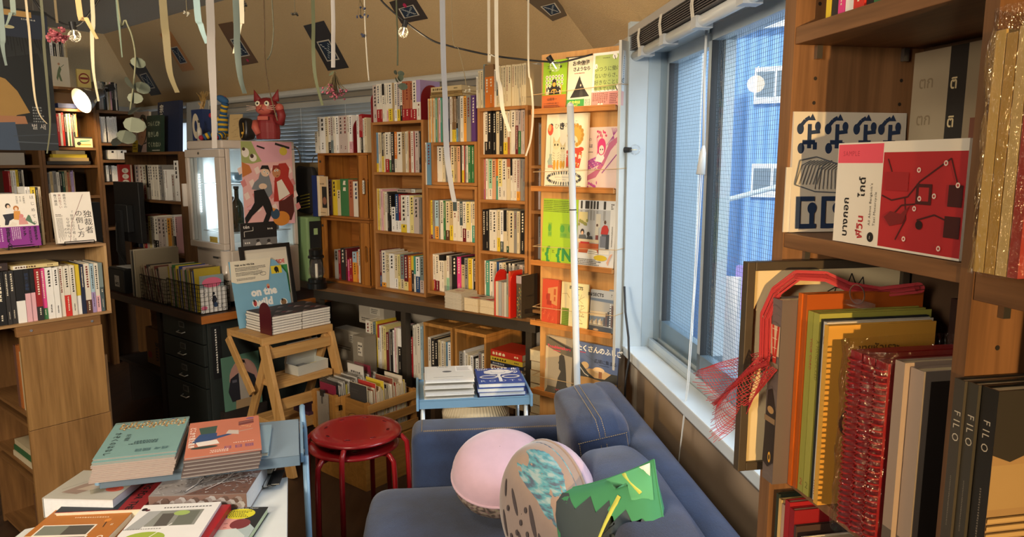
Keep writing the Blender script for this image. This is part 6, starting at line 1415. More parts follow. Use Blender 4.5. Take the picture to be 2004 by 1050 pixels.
row(FL, .11, SBZ1 + .001, 46, "52:W 57:W 67:y 72:K 78:c", 'behind the book stands', 'books behind the book stands', 345, h0=.215, dp=.08)
# ================================================================ shelving far along the other wall
def far_case(x0, x1, levels, label, dep=.26, y=2.55, top=None, c='z'):
    t = thing('bookcase', label, 'bookcase', FL.M); wv, wh = wood('8a6238', '65452a', 'z'), wood('8a6238', '65452a', 'x')
    for a in (x0, x1 - .018): m = MB(); m.box(a, a + .018, y, y + dep, 0, levels[-1], wv); m.build('side_panel', t)
    for z in levels: m = MB(); m.box(x0 + .018, x1 - .018, y + .001, y + dep - .011, z - .018, z, wh); m.build('shelf_board', t)
    m = MB(); m.box(x0 + .018, x1 - .018, y + dep - .01, y + dep, 0, levels[-1], mat('4d3a28', .8)); m.build('back_panel', t); return t
fx = lambda px, py: FL.px(px, py, y=2.55).x
fz = lambda px, py: FL.px(px, py, y=2.55).z
xa, xb, xc, xd = fx(-60, 300), fx(82, 300), fx(194, 290), fx(268, 216)
far_case(xa, xb - .002, [.6, 1.0, fz(40, 385), fz(40, 323), 1.85], 'dim bookcase behind the book stands, partly hidden by the hanging poster')
far_case(xb, xc - .002, [.6, .95, fz(130, 384), fz(130, 323), fz(140, 288), fz(150, 213), fz(130, 170)], 'bookcase with a clip lamp lighting its third shelf')
far_case(xc, xd, [.7, 1.0, fz(230, 356), fz(230, 313), fz(230, 280), fz(230, 217)], 'bookcase in the far corner with rows of white discs and books')
FS = MB()   # everything shelved there, too far away to tell apart
def far_row(px0, px1, py, h, spec, zoff=.0008):
    z = fz((px0 + px1) / 2, py) + zoff + .001; n = len(spec); r = random.Random(px0)
    q = fx(px0, py); Q = fx(px1, py); a_ = xa if px0 < 82 else xb if px0 < 190 else xc; q = max(q, a_ + .02); Q = min(Q, (xb if px0 < 82 else xc if px0 < 190 else xd) - .0215); ws = [r.uniform(.7, 1.3) for _ in spec]; s_ = sum(ws)
    for c, w in zip(spec, ws):
        w = w / s_ * (Q - q); hh = h * r.uniform(.92, 1.0)
        if c != '_':
            FS.box(q + .0006, q + w - .0006, 2.57, 2.68, z, z + hh, mat(PAL.get(c, c), .6)); A = Art(FS, (q, 2.5695, z), (w, 0, 0), (0, 0, hh)); A.scrib(.25, .35, .75, .92, 1, 'e9dfc8' if c in DARKS else '2a2522', vert=True, seed=int(q * 1e4))
        q += w
far_row(100, 160, 170, .30, 'kWKwkgcC'); far_row(197, 255, 216, .20, 'GGSKwCPkKwk'); far_row(197, 252, 279, .185, 'WWWWkWWWWWWWW'); far_row(112, 180, 286, .225, 'orwRkwnwmSkCo'); far_row(88, 180, 384, .175, 'gCgwkNtUbVVt'); far_row(2, 78, 384, .175, '__rwWyKKw'); far_row(212, 246, 355, .115, 'WKWWWWW'); far_row(215, 262, 312, .07, 'WW')
z = fz(130, 322) + .0008
for k, c in enumerate('KtyC'): FS.box(fx(92, 300) + .02 * k, fx(178, 300) - .01 * k, 2.57, 2.72, z, z + .023, mat(PAL[c], .6)); z += .0235
z = fz(150, 212) + .0008; FS.box(fx(116, 210), fx(172, 210), 2.57, 2.72, z, z + .03, mat('2f3a6a', .5)); FS.box(fx(0, 330), fx(52, 330), 2.57, 2.7, fz(40, 323) + .001, fz(40, 323) + .08, mat('a9a49c'))
o = place(FS.build('books'), FL.M); tag(o, 'rows of books and disc cases on the far dim shelves around the clip lamp', 'books', kind='stuff')
cover_book(TM(FL, fx(101, 160), 2.56, fz(110, 170) + .001), .115, .20, .012, 'd9cfb8', lambda A: A.rect(0, 0, 1, 1, 'd9cfb8').poly([(.3, .3), (.4, .55), (.5, .7), (.6, .6), (.5, .45), (.6, .2), (.5, .2), (.42, .35), (.36, .2)], '6a7a5a').ell(.48, .76, .06, .04, 'b98a6a').line([(.5, .62), (.75, .75)], .03, '6a7a5a'), 'picture_book', 'cream picture book with a dancing green figure on the far case top', 'book')
cover_book(TM(FL, fx(148, 284), 2.555, fz(150, 288) + .001), .11, .07, .006, 'e6d8b0', lambda A: A.rect(0, 0, 1, 1, 'e6d8b0').rect(0, .85, 1, 1, '2a2622').poly([(.25, .5), (.9, .6), (.8, .68), (.3, .65)], '4a9a8a').ell(.22, .35, .12, .18, '26221f').rect(.3, .2, .9, .3, 'd9a040'), 'booklet', 'small landscape booklet with a teal boat in the lamp-lit shelf', 'booklet')
cover_book(TM(FL, fx(153, 170), 2.552, fz(150, 170) + .001), .085, .12, .02, 'd9c070', lambda A: A.rect(0, 0, 1, 1, 'd9c070').ell(.5, .5, .4, .3, '8a2f2a').ell(.5, .5, .32, .22, 'd9c070').rect(.2, .44, .8, .56, '8a2f2a'), 'tin', 'small yellow tin with a round maroon mark on the far case top', 'tin')
# clip lamp
lp = FL.w(fx(152, 195), 2.42, fz(150, 196))
aim = V((-.35, -.72, -.35)).normalized()
cl = thing('clip_lamp', 'grey metal clip lamp shining into the far bookcase', 'lamp', MT(lp) @ aim.to_track_quat('-Z', 'Y').to_matrix().to_4x4())
gm_ = mat('9a9690', .35, .6)
m = MB(); n = 28; m.loft([[V((r_ * cos(2 * pi * k / n), r_ * sin(2 * pi * k / n), zz)) for k in range(n)] for r_, zz in ((.085, -.03), (.084, -.028), (.06, .03), (.034, .07), (.03, .13), (.001, .131))], gm_, cap=False)
for k in range(4):
    a = 2 * pi * k / 4 + .4; m.bar((.07 * cos(a), .07 * sin(a), .012), (.05 * cos(a), .05 * sin(a), .05), .02, .004, mat('f2e6c0', .4))
m.build('lamp_shade', cl, smooth=True)
m = MB(); m.ball((0, 0, .012), .040, mat('fff0cf', .4, emit=14), 14); m.build('bulb', cl, smooth=True)
m = MB(); m.tube([(0, 0, .13), (.03, .02, .19), (.06, .0, .24)], .007, gm_, 8); m.box(.04, .08, -.02, .02, .22, .27, mat('2a2928', .5)); m.build('clip_arm', cl)
pl_ = bpy.data.lights.new('clip_lamp_glow', 'SPOT'); pl_.energy = 14; pl_.color = (1, .72, .36); pl_.shadow_soft_size = .04; pl_.spot_size = rad(150); pl_.spot_blend = .4
lo = bpy.data.objects.new('clip_lamp_glow', pl_); COL.objects.link(lo); lo.location = lp + aim * .06; lo.rotation_euler = V((.25, .85, -.30)).to_track_quat('-Z', 'Y').to_euler()
# film poster hanging from the ceiling
pq = [FL.px(*a, y=.75) for a in ((-60, 14), (84, 22), (122, 288), (-40, 302))]
hp = thing('hanging_poster', 'large dark poster of a figure in ochre shirt and jeans hanging from the ceiling', 'poster', FL.M @ MT((1.205 - .50, .75, 1.515)))
m = MB(); A_ = .50; m.box(0, A_, 0, .0015, 0, .60, mat('2b3034', .35)); A = Art(m, (0, -.0002, 0), (A_, 0, 0), (0, 0, .60))
A.rect(0, .80, 1, .97, '2f3748').rect(.0, .945, .88, .985, 'c29a5e').poly([(.3, .55), (.5, .62), (.9, .7), (1, .5), (1, .2), (.3, .2)], '24282b')
for k in range(26): A.line([(.42 + k * .022, .80), (.40 + k * .024, .74 - .04 * (k % 3))], .004, '1a1d20')
A.ell(.50, .63, .07, .09, '2a2220').ell(.545, .615, .02, .025, 'b5835c').poly([(.28, .22), (.3, .46), (.4, .53), (.5, .54), (.64, .50), (.72, .42), (.80, .27), (.70, .25), (.66, .22)], 'b08a4e').poly([(.56, .5), (.6, .49), (.44, .27), (.40, .28)], '7a3f26').poly([(.3, .24), (.36, .29), (.5, .24), (.76, .245), (.775, .19), (.56, .18), (.3, .2)], 'b27e5c').poly([(.26, 0), (.28, .2), (.5, .19), (.68, .2), (.70, 0)], '4a5a72').line([(.68, .06), (1, .05)], .01, '59626b').line([(.66, .1), (.98, .12)], .006, '49525b')
A.text('벌새', .80, .155, .045, 'd9d6d0', gap=1.2).scrib(.82, .2, .92, .32, 6, '8a8f92').scrib(.8, .92, .92, .94, 1, 'a9a9a4').ell(.70, .865, .045, .012, 'c9c49a')
m.build('poster_sheet', hp)
m = MB()
for x in (.05, A_ - .05): m.tube([(x, .0008, .6), (x, .0008, 2.39 - 1.515)], .0006, mat('8a8578'), 4)
m.build('hanging_thread', hp)
# ================================================================ desk corner
FD = Fr(0, 0, 0)                                   # the desk corner: same axes as the towers, whole group scaled up about the camera, keeping its image position
DSC = 1.088
FD.M = FB.M @ MT((-3.318, -.747, .720)) @ Matrix.Scale(DSC, 4) @ MT((3.05, .88, -.78))
FD.I = FD.M.inverted()
FL0 = .1185                                        # the floor in these units
FBz = lambda x, y, z, r=0: TM(FD, x, y, z, r)
dk = thing('desk', 'dark wooden desk with an orange end grain, under the fridge and baskets', 'desk', FD.M)
DX0, DX1, DY0, DY1, DZ = -4.75, -3.05, -.88, -.15, .78
m = MB(); m.box(DX0, DX1 - .006, DY0, DY1, DZ - .036, DZ, wood('4d3020', '35200f', 'x', .4)); m.box(DX1 - .006, DX1, DY0, DY1, DZ - .036, DZ, wood('b06a2c', '8a4f1c', 'y')); m.build('desk_top', dk, bevel=.001)
for x, y in ((DX0 + .04, DY0 + .04), (DX0 + .04, DY1 - .08), (DX1 - .545, DY0 + .04), (DX1 - .06, DY1 - .06)): m = MB(); m.box(x, x + .04, y, y + .04, FL0, DZ - .037, '2a1d15'); m.build('leg', dk)
fc = thing('filing_cabinet', 'dark green-grey steel filing cabinet of four drawers under the desk', 'filing cabinet', FD.M)
X0, X1, Y0, Y1 = -3.515, -3.10, -.85, -.25; fcm = mat('3a403f', .4, .4)
m = MB(); m.box(X0, X1, Y0 + .018, Y1, FL0 + .002, .742, fcm); m.build('body', fc, bevel=.002)
for z0, z1 in ((.635, .735), (.53, .63), (.425, .525), (.135, .42)):
    m = MB(); m.box(X0 + .008, X1 - .008, Y0, Y0 + .017, z0, z1, mat('343a39', .4, .4)); d = m.build('drawer', fc, bevel=.002); xc_ = (X0 + X1) / 2; zc_ = z1 - .035
    h = MB(); h.box(xc_ - .025, xc_ + .025, Y0 - .003, Y0 - .0005, zc_ - .01, zc_ + .018, mat('8a8a84', .4, .7)); h.box(xc_ - .02, xc_ + .02, Y0 - .0035, Y0 - .003, zc_ - .006, zc_ + .014, '3a3a38'); h.build('label_holder', d)
    h = MB(); h.tube([(xc_ - .03, Y0 - .001, zc_ - .03), (xc_ - .026, Y0 - .016, zc_ - .034), (xc_ + .026, Y0 - .016, zc_ - .034), (xc_ + .03, Y0 - .001, zc_ - .03)], .003, mat('b9b9b4', .3, .8), 6); h.build('handle', d)
def side_sheet(y0, y1, z0, z1, draw, name, label, cat, th=.0012):
    """flat sheet on the cabinet's end, facing the ladder"""
    t = thing(name, label, cat, FD.M @ MT((X1 + .001 + th, y0, z0)) @ RZ(R90))
    m = MB(); m.box(0, y1 - y0, 0, th, 0, z1 - z0, '1f1f1f'); draw(Art(m, (0, -.0002, 0), (y1 - y0, 0, 0), (0, 0, z1 - z0))); m.build('sheet', t); return t
def ly(px, py): q = FD.px(px, py, x=X1); return q.y, q.z
(y0, zt), (y1, zb_) = ly(412, 640), ly(436, 738)
side_sheet(y0, y1, zb_, zt, lambda A: A.rect(0, 0, 1, 1, '16171a').scrib(.35, .05, .6, .95, 1, 'e9e6e0', vert=True, fill=.8), 'notice_strip', 'narrow black notice with vertical white print on the filing cabinet end', 'notice')
def d_man(A):
    A.rect(0, 0, 1, 1, '57806f').ell(.55, .55, .38, .36, 'b58a80').rect(.42, .64, .6, .72, 'c59a80').ell(.51, .76, .115, .12, 'c59a80').poly([(.39, .78), (.40, .88), (.5, .91), (.61, .88), (.63, .78), (.6, .83), (.43, .83)], '211d1c')
    A.poly([(.2, .15), (.12, .35), (.2, .58), (.4, .66), (.64, .66), (.84, .56), (.92, .35), (.84, .12)], '23242e').poly([(.42, .15), (.42, .66), (.62, .66), (.66, .15)], 'a9a29a').poly([(.28, 0), (.3, .16), (.74, .16), (.76, 0)], 'a58a68').line([(.44, .76), (.49, .765)], .015, '2a2220').line([(.53, .765), (.58, .76)], .015, '2a2220').line([(.47, .69), (.55, .69)], .012, '7a4a40').rect(.24, .5, .36, .55, '5a5a68')
lq = FL.px(435, 702, y=.40); lr = FL.px(510, 716, y=.40); lb_ = FL.px(437, 840, y=.40)
mp = thing('leaning_poster', 'green poster of a man in a dark jacket leaning on the filing cabinet end', 'poster', FL.M @ MT((lq.x, .40, .215)) @ RX(rad(-3)))
pw_, ph_ = lr.x - lq.x, lq.z - .215
m = MB(); m.box(0, pw_, 0, .004, 0, ph_, '57806f'); d_man(Art(m, (0, -.0002, 0), (pw_, 0, 0), (0, 0, ph_))); m.build('board', mp)
m = MB(); m.box(0, .24, 0, .04, 0, .2135, '2a2320'); o = place(m.build('step_block'), FL.M @ MT((lq.x - .01, .395, 0))); tag(o, 'dark low block under the leaning green poster', 'block')
kc = thing('key_clip', 'silver clip with a lilac strap hanging by the green poster', 'key clip', FL.M @ MT((lr.x + .004, .388, FL.px(512, 740, y=.39).z))); m = MB(); m.tube([(0, 0, .07), (.006, 0, .03), (.004, 0, 0), (-.004, 0, .03), (0, 0, .07)], .002, mat('c9b8cf', .4), 6); m.tube([(.008 * cos(a), 0, .08 + .01 * sin(a)) for a in [k * .42 for k in range(16)]], .0016, mat('a9a9a9', .3, .9), 6); m.build('strap', kc)
# paper bag and cardboard box below the desk
def soft_bag(X, w, d, h, c, name, label, cat, seed=0, open_=True):
    t = thing(name, label, cat, X); m = MB(); rings = []
    for i in range(9):
        z = h * i / 8; r = []
        for k in range(32):
            a = 2 * pi * k / 32; q = V((w / 2 * sgn(cos(a), .45), d / 2 * sgn(sin(a), .45), z)); f = 1 + .16 * (i / 8) * mn.noise(V((q.x * 14 + seed, q.y * 14, i * .5))); r.append(V((q.x * f, q.y * f, z + .03 * (i / 8) * mn.noise(V((q.x * 20, q.y * 20, seed))))))
        rings.append(r)
    m.loft(rings, mat(c, .8, var=.12, scale=12), cap=False); n_ = len(rings[0]); m.poly(rings[0][::-1], mat(c, .8, var=.12, scale=12)); m.build('paper', t); return t
cbx = thing('cardboard_box', 'brown printed cardboard carton under the desk beside the filing cabinet', 'box', FBz(-3.80, -.62, .38)); m = MB(); m.box(-.15, .15, -.13, .13, 0, .20, mat('7a5632', .85)); A = Art(m, (-.15, -.1303, 0), (.30, 0, 0), (0, 0, .2)); A.text('umg', .45, .12, .3, '2a1d14', rot=R90, bold=.02).ell(.12, .25, .08, .1, '8a2f24'); m.build('carton', cbx)
m = MB(); m.box(-4.2, -3.60, -.80, -.3, .36, .378, '2a1f18'); o = place(m.build('low_shelf'), FD.M); tag(o, 'dark low shelf under the desk carrying the carton', 'shelf')
for x in (-4.18, -3.64): m = MB(); m.box(x, x + .03, -.76, -.34, FL0, .359, '241a14'); o = place(m.build('shelf_upright'), FD.M); tag(o, 'dark upright under the low shelf, ' + ('far one' if x < -4 else 'one beside the drawers'), 'upright')
soft_bag(FBz(-3.80, -.62, .581), .30, .24, .135, '8a6540', 'paper_bag', 'crumpled brown paper bag on the carton under the desk', 'paper bag', 3)
# box unit of two book shelves and a deep third
UY = -.62
ux = lambda px, py: FD.px(px, py, y=UY).x; uz = lambda px, py: FD.px(px, py, y=UY).z
U0, U1 = ux(250, 388), ux(356, 388)
UL = [DZ + .0155, uz(300, 490), uz(300, 391), uz(300, 297)]
un = thing('bookcase', 'stacked wooden box bookcase on the desk between the screen and the fridge', 'bookcase', FD.M); uw = wood('7d5834', '5f4126', 'x'); uv = wood('7d5834', '5f4126', 'z')
for a in (U0, U1 - .014): m = MB(); m.box(a, a + .014, UY, UY + .24, UL[0] - .014, UL[-1], uv); m.build('side_panel', un)
for z in UL: m = MB(); m.box(U0 + .014, U1 - .014, UY + .001, UY + .23, z - .014, z, uw); m.build('shelf_board', un)
m = MB(); m.box(U0 + .014, U1 - .014, UY + .231, UY + .239, UL[0], UL[-1] - .014, '4d3622'); m.build('back_panel', un)
LU = (U0 + .015, U1 - .0145)
row(FD, UY + .02, UL[2] + .0006, 266, "268:g/p.25 275:z/W.35 281:w 286:w/r.4 288:c 291:W^k.65 296:w 301:w 306:w 311:w 316:G 322:g 325:W@165 328:W@165", 'upper shelf of desk bookcase', 'books in the desk bookcase', 385, h0=.19, lim=LU)
row(FD, UY + .02, UL[2] + .0006, 337, "342:G@140 350:W@215", 'by the panel, upper desk bookcase shelf', 'books in the desk bookcase', 385, h0=.19, lim=LU)
row(FD, UY + .02, UL[1] + .0006, 262, "265:r 269:Y/B.3 273:g 279:P/d.35 283:t 287:r 292:z^m.2 297:Y 301:w 305:w/k.3 311:w/k.3 318:z 325:z 330:w 336:O 341:t 345:W/k.45@210 349:P@200", 'lower shelf of desk bookcase', 'books in the desk bookcase', 485, h0=.188, lim=LU)
def d_love(A): A.rect(0, 0, 1, 1, 'b5302f').rect(0, 0, 1, .3, 'e6c4b8').rect(0, 0, .16, 1, 'c94a44').text('愛し', .3, .12, .13, 'b5302f', bold=.03).text('を', .5, .05, .07, 'b5302f'); [A.ell(.62, .82 - .17 * k, .26, .075, 'efe6d8').text(t, .5, .79 - .17 * k, .08, '3a2a28') for k, t in enumerate('私のす')]
q = ux(249, 388); cover_book(TM(FD, q - .03, UY - .03, UL[2] + .001, rad(18)), .10, .192, .016, 'b5302f', d_love, 'book', 'red book with white bubbles and a pink band at the mouth of the desk bookcase', 'book')
UT = UL[-1] + .001
def d_face(A): A.rect(0, 0, 1, 1, 'c9b3a4').ell(.62, .55, .33, .38, '221c1a').ell(.60, .50, .27, .33, 'c99a7a').poly([(.3, .0), (.36, .2), (.6, .16), (.9, .25), (1, 0)], '26263a').poly([(.6, 0), (.7, .18), (1, .22), (1, 0)], 'd9c0bc').line([(.48, .58), (.56, .57)], .02, '2a2220').line([(.68, .53), (.76, .51)], .02, '2a2220').line([(.56, .38), (.66, .36)], .015, '8a4a40').rect(0, 0, .36, .3, 'd9bd2f').scrib(.05, .05, .3, .25, 3, '3a2a1a').poly([(.32, .7), (.5, .92), (.8, .9), (.94, .6), (.86, .78), (.6, .84), (.44, .78)], '221c1a')
cover_book(TM(FD, ux(252, 294), UY + .02, UT) @ RX(rad(-6)), .19, .225, .014, 'c9b3a4', d_face, 'book', 'book with a smiling face cover and yellow sticker on the desk bookcase', 'book')
def d_hug(A): A.rect(0, 0, 1, 1, '24382c').text('つんくどか', .08, .72, .15, 'b9c0a4', bold=.01).text('抱きしめ', .08, .42, .17, 'b9c0a4', bold=.01).text('てくれない', .08, .14, .16, 'b9c0a4', bold=.01).scrib(.4, .02, .95, .06, 1, 'e6e0d0')
cover_book(TM(FD, ux(285, 294), UY + .005, UT) @ RX(rad(-4)), .17, .195, .02, '24382c', d_hug, 'book', 'dark green book with pale handwritten title on the desk bookcase', 'book', spine_side='right')
cover_book(TM(FD, ux(287, 294), UY + .06, UT) @ RX(rad(-4)), .25, .27, .02, '1f2844', lambda A: A.rect(0, 0, 1, 1, '1f2844').rect(.06, .55, .24, .97, '10131f').text('宗教', .09, .95, .17, 'd9d2c4', vert=True, bold=.02), 'book', 'tall navy book with a two-character title behind the green book', 'book', spine_side='right')
cover_book(TM(FD, ux(322, 294), UY + .12, UT) @ RX(rad(-3)), .24, .26, .006, '9a9a98', lambda A: A.rect(0, 0, 1, 1, '8f908e').text('TT)', .30, .50, .22, '1a1a1a', bold=.06).text('press', .36, .36, .14, '1a1a1a', bold=.05).rect(0, .05, .4, .22, '3a3a2a'), 'sign_board', 'grey board lettered press behind the navy book', 'sign')
# screen, printer, cables
mo = thing('computer_monitor', 'black computer screen seen from behind on the desk', 'monitor', FBz(-4.33, -.70, DZ + .0008)); bkm = mat('1b1b1c', .45)
m = MB(); m.box(-.02, .30, .0, .03, .24, .575, bkm); m.box(.06, .22, -.035, 0, .30, .45, bkm); m.build('screen', mo, bevel=.003)
m = MB(); m.box(.10, .17, -.05, -.036, .012, .42, bkm); m.build('stand', mo); m = MB(); m.box(.0, .27, -.13, .05, 0, .012, bkm); m.build('base', mo, bevel=.002)
m = MB(); m.tube([(.12, -.055, .35), (.17, -.08, .2), (.28, -.07, .10), (.33, -.05, .03)], .004, '111', 6); m.build('cable', mo)
bo = thing('black_case', 'black upright computer case with a cream edge in front of the screen', 'computer case', FBz(-4.455, -.875, DZ + .0008)); m = MB(); m.box(0, .10, 0, .10, 0, .46, mat('1d1c1c', .5)); m.box(.0, .10, -.0008, 0, .455, .46, 'a58a5e'); m.build('body', bo, bevel=.002)
pr = thing('receipt_printer', 'black receipt printer with a square I HATE sticker on the desk', 'printer', FBz(-4.10, -.86, DZ + .0008)); m = MB(); m.box(0, .20, 0, .17, 0, .12, bkm); m.box(.005, .195, .005, .16, .12, .128, '232323'); m.build('body', pr, bevel=.003)
m = MB(); A = Art(m, (.085, -.001, .03), (.06, 0, 0), (0, 0, .06)); A.rect(0, 0, 1, 1, '9a9288').text('I', .12, .6, .28, '1a1a1a', bold=.05).text('HATE', .1, .18, .3, '1a1a1a', bold=.05, gap=.8); m.build('sticker', pr)
m = MB(); [m.box(.02 * k, .14 + .02 * k, .0, .10, .002 * k, .0015 + .002 * k, 'c9c9c6') for k in range(4)]; o = place(m.build('papers'), FBz(-4.06, -.83, DZ + .13)); tag(o, 'loose white slips on top of the receipt printer', 'papers')
# file of flat folders, then two wire baskets of booklets
for k, (c, h) in enumerate((('8a8072', .24), ('3a3a38', .235), ('b9ad96', .245), ('a0937a', .24))):
    t = thing('folder', 'flat card folder standing on the desk next to the wire baskets', 'folder', FBz(-3.80 + .018 * k, -.86, DZ + .001), 'folders standing on the desk'); m = MB(); m.box(0, .006, 0, .22, 0, h, mat(c, .6)); m.build('card', t)
def basket(x0, x1, y0, y1, h, label):
    t = thing('wire_basket', label, 'basket', FBz(0, 0, DZ + .0008)); m = MB(); w_ = mat('3a3835', .4, .8); r = .0011; st = .018
    for z in [h * i / 7 for i in range(8)]: m.tube([(x0, y0, z + r), (x1, y0, z + r), (x1, y1, z + r), (x0, y1, z + r), (x0, y0, z + r)], r if 0 < z < h else .0022, w_, 5)
    n = int((x1 - x0) / st)
    for i in range(n + 1):
        x = x0 + (x1 - x0) * i / n
        for y in (y0, y1): m.tube([(x, y, r), (x, y, h)], r, w_, 4)
        m.tube([(x, y0, r), (x, y1, r)], r, w_, 4)
    n = int((y1 - y0) / st)
    for i in range(n + 1):
        y = y0 + (y1 - y0) * i / n
        for x in (x0, x1): m.tube([(x, y, r), (x, y, h)], r, w_, 4)
    m.build('wire', t); return t
basket(-3.69, -3.41, -.865, -.722, .125, 'wire basket of leaning booklets on the desk, the one by the folders'); basket(-3.40, -3.085, -.865, -.722, .135, 'wire basket of booklets at the corner of the desk by the fridge')
def file_row(x0, x1, step, hs, cols, lean, grp, lb, y=-.857, w=.125):
    x = x0; k = 0
    while x < x1:
        h = hs[k % len(hs)]; m = MB(); m.box(0, .003, 0, w, 0, h, mat(cols[k % len(cols)], .55)); A = Art(m, (-.0002, w, 0), (0, -w, 0), (0, 0, h)); 
        o = m.build('booklet'); place(o, FBz(x, y, DZ + .0045) @ RY(rad(lean))); tag(o, lb, 'booklet', grp); x += step; k += 1
file_row(-3.665, -3.455, .0108, (.165, .172, .16, .18), ('8a7d66', 'a08f74', '5a4a3a', '9a8a72', 'b3a489', '6d2f2c', 'c9bda4', '3a3330', '8d6a6a', 'a59a86'), -13, 'booklets leaning in the far basket', 'slim booklet leaning in the wire basket by the folders')
file_row(-3.385, -3.125, .0115, (.19, .20, .185), ('b5a02f', 'b3a489', 'c9b0b8', '8a7d66', '2f6a3c', 'a08f74', '9a8a72', 'd9c23a', '5a4a3a', 'b9ad96', '2c4a9a'), -4, 'booklets upright in the near basket', 'slim booklet upright in the wire basket by the fridge')
def d_run(A): A.rect(0, 0, 1, 1, 'eae8e6').poly([(.45, .1), (.5, .3), (.42, .45), (.46, .66), (.56, .66), (.62, .5), (.58, .36), (.66, .2), (.58, .2), (.54, .3)], '1f2230').ell(.5, .74, .05, .06, '1f2230').ell(.56, .28, .09, .1, '2c4468').ell(.12, .2, .12, .08, 'd86a8a'); [A.line([((k * .37) % 1, (k * .61) % 1), ((k * .37) % 1 + .09, (k * .61) % 1 + .05), ((k * .37) % 1 + .05, (k * .61) % 1 + .1)], .015, '4a5068') for k in range(14)]
cover_book(FBz(-3.092, -.858, DZ + .0045, R90), .125, .115, .002, 'eae8e6', d_run, 'postcard', 'white card with a dark running figure in the front of the wire basket', 'card').location
cover_book(FBz(-3.099, -.855, DZ + .0045, R90), .115, .17, .002, '8a9aa0', lambda A: A.rect(0, 0, 1, 1, '8a9aa0').ell(.5, .8, .4, .14, 'd86a8a').rect(0, .5, .3, .6, '3a4a5a'), 'postcard', 'bluish card with a pink shape behind the running figure card', 'card')
# ================================================================ glass-door cooler with posters
KX0, KX1, KY0, KY1, KZ0, KZ1 = -3.455, -3.124, -.70, -.315, DZ + .001, 1.565
ck = thing('display_cooler', 'small white glass display cooler on the desk, bottles inside, posters on its side', 'cooler', FD.M); kw = mat('c9bdb2', .35, coat=.2)
m = MB(); m.box(KX0, KX1, KY0 + .02, KY1, KZ0 + .03, 1.05, kw); m.build('lower_body', ck, bevel=.006)
m = MB(); m.box(KX0, KX1, KY0 + .001, KY1, 1.525, KZ1, kw); m.build('top_cover', ck, bevel=.008)
for x in (KX0, KX1 - .02):
    for y in (KY0 + .02, KY1 - .02): m = MB(); m.box(x, x + .02, y, y + .02, 1.05, 1.525, kw); m.build('corner_post', ck, bevel=.003)
m = MB()
for a in ((KX0, KX1 - .0, 1.055, 1.085), (KX0, KX1, 1.485, 1.523), (KX0, KX0 + .03, 1.085, 1.485), (KX1 - .05, KX1, 1.085, 1.485)): m.box(a[0], a[1], KY0 - .012, KY0 + .016, a[2], a[3], kw)
dd = m.build('door_frame', ck, bevel=.004)
g = MB(); g.box(KX0 + .03, KX1 - .05, KY0 - .002, KY0 + .002, 1.085, 1.485, GLASS); g.build('glass_pane', dd)
h = MB(); h.box(KX0 - .012, KX0 - .001, KY0 - .03, KY0 - .01, 1.25, 1.36, mat('dcd4cc', .4)); h.build('handle', dd)
h = MB(); h.box(KX1 - .11, KX1 - .06, KY0 - .014, KY0 - .0125, 1.012, 1.022, '3a3a3a'); h.cyl((KX1 - .19, KY0 - .0125, 1.505), (KX1 - .19, KY0 - .016, 1.505), .006, mat('8a8a88', .3, .9)); h.build('lock', dd)
g = MB(); g.box(KX1 - .006, KX1 - .003, KY0 + .04, KY1 - .02, 1.05, 1.525, GLASS); g.build('side_glass', ck)
wp_ = mat('e6ecee', .4)
g = MB(); g.box(KX0 + .02, KX1 - .02, KY1 - .008, KY1 - .003, 1.05, 1.525, wp_); g.build('rear_panel', ck); g = MB(); g.box(KX0 + .003, KX0 + .008, KY0 + .04, KY1 - .02, 1.05, 1.525, wp_); g.build('inner_panel', ck)
g = MB(); [g.box(KX0 + .0225, KX0 + .0275, KY0 + .041, KY0 + .045, 1.40 - .012 * k, 1.406 - .012 * k, mat('f4faff', .3, emit=6)) for k in range(16)]; g.build('led_strip', ck)
ld = bpy.data.lights.new('cooler_led', 'AREA'); ld.energy = 1.0; ld.color = (.85, .95, 1); ld.shape = 'RECTANGLE'; ld.size = .02; ld.size_y = .36
lo2 = bpy.data.objects.new('cooler_led', ld); COL.objects.link(lo2); lo2.location = FD.w(KX0 + .04, KY0 + .06, 1.29); lo2.rotation_euler = (FD.M.to_3x3() @ V((.35, .9, 0))).to_track_quat('-Z', 'Y').to_euler()
for z in (1.13, 1.36):
    m = MB(); sm_ = mat('b9b9b6', .3, .8)
    for k in range(9): y = KY0 + .05 + k * .036; m.tube([(KX0 + .022, y, z), (KX1 - .022, y, z)], .0015, sm_, 5)
    for x in (KX0 + .022, KX1 - .022): m.tube([(x, KY0 + .05, z), (x, KY1 - .03, z)], .002, sm_, 5)
    m.build('wire_shelf', ck)
m = MB(); m.tube([(KX1 - .03, KY0 + .012, KZ0 + .03), (KX1 - .03, KY0 + .012, 1.05)], .028, kw, 16); m.build('rounded_edge', ck, smooth=True)
for x in (KX0 + .04, KX1 - .04):
    for y in (KY0 + .06, KY1 - .05): m = MB(); m.cyl((x, y, KZ0), (x, y, KZ0 + .032), .016, mat('4a4643', .5), 14); m.build('foot', ck)
def bottle(M, c, h, label, grp=None, r=.03):
    t = thing('bottle', label, 'bottle', M, grp); m = MB(); m.lathe([(.001, 0), (r, .001), (r, h * .55), (r * .85, h * .66), (r * .36, h * .78), (r * .36, h), (.001, h)], mat(c, .15, coat=.5), 18); m.build('glass_body', t, smooth=True); q = MB(); q.cyl((0, 0, h + .0005), (0, 0, h + .012), r * .42, '2a2a2a', 12); q.build('cap', t)
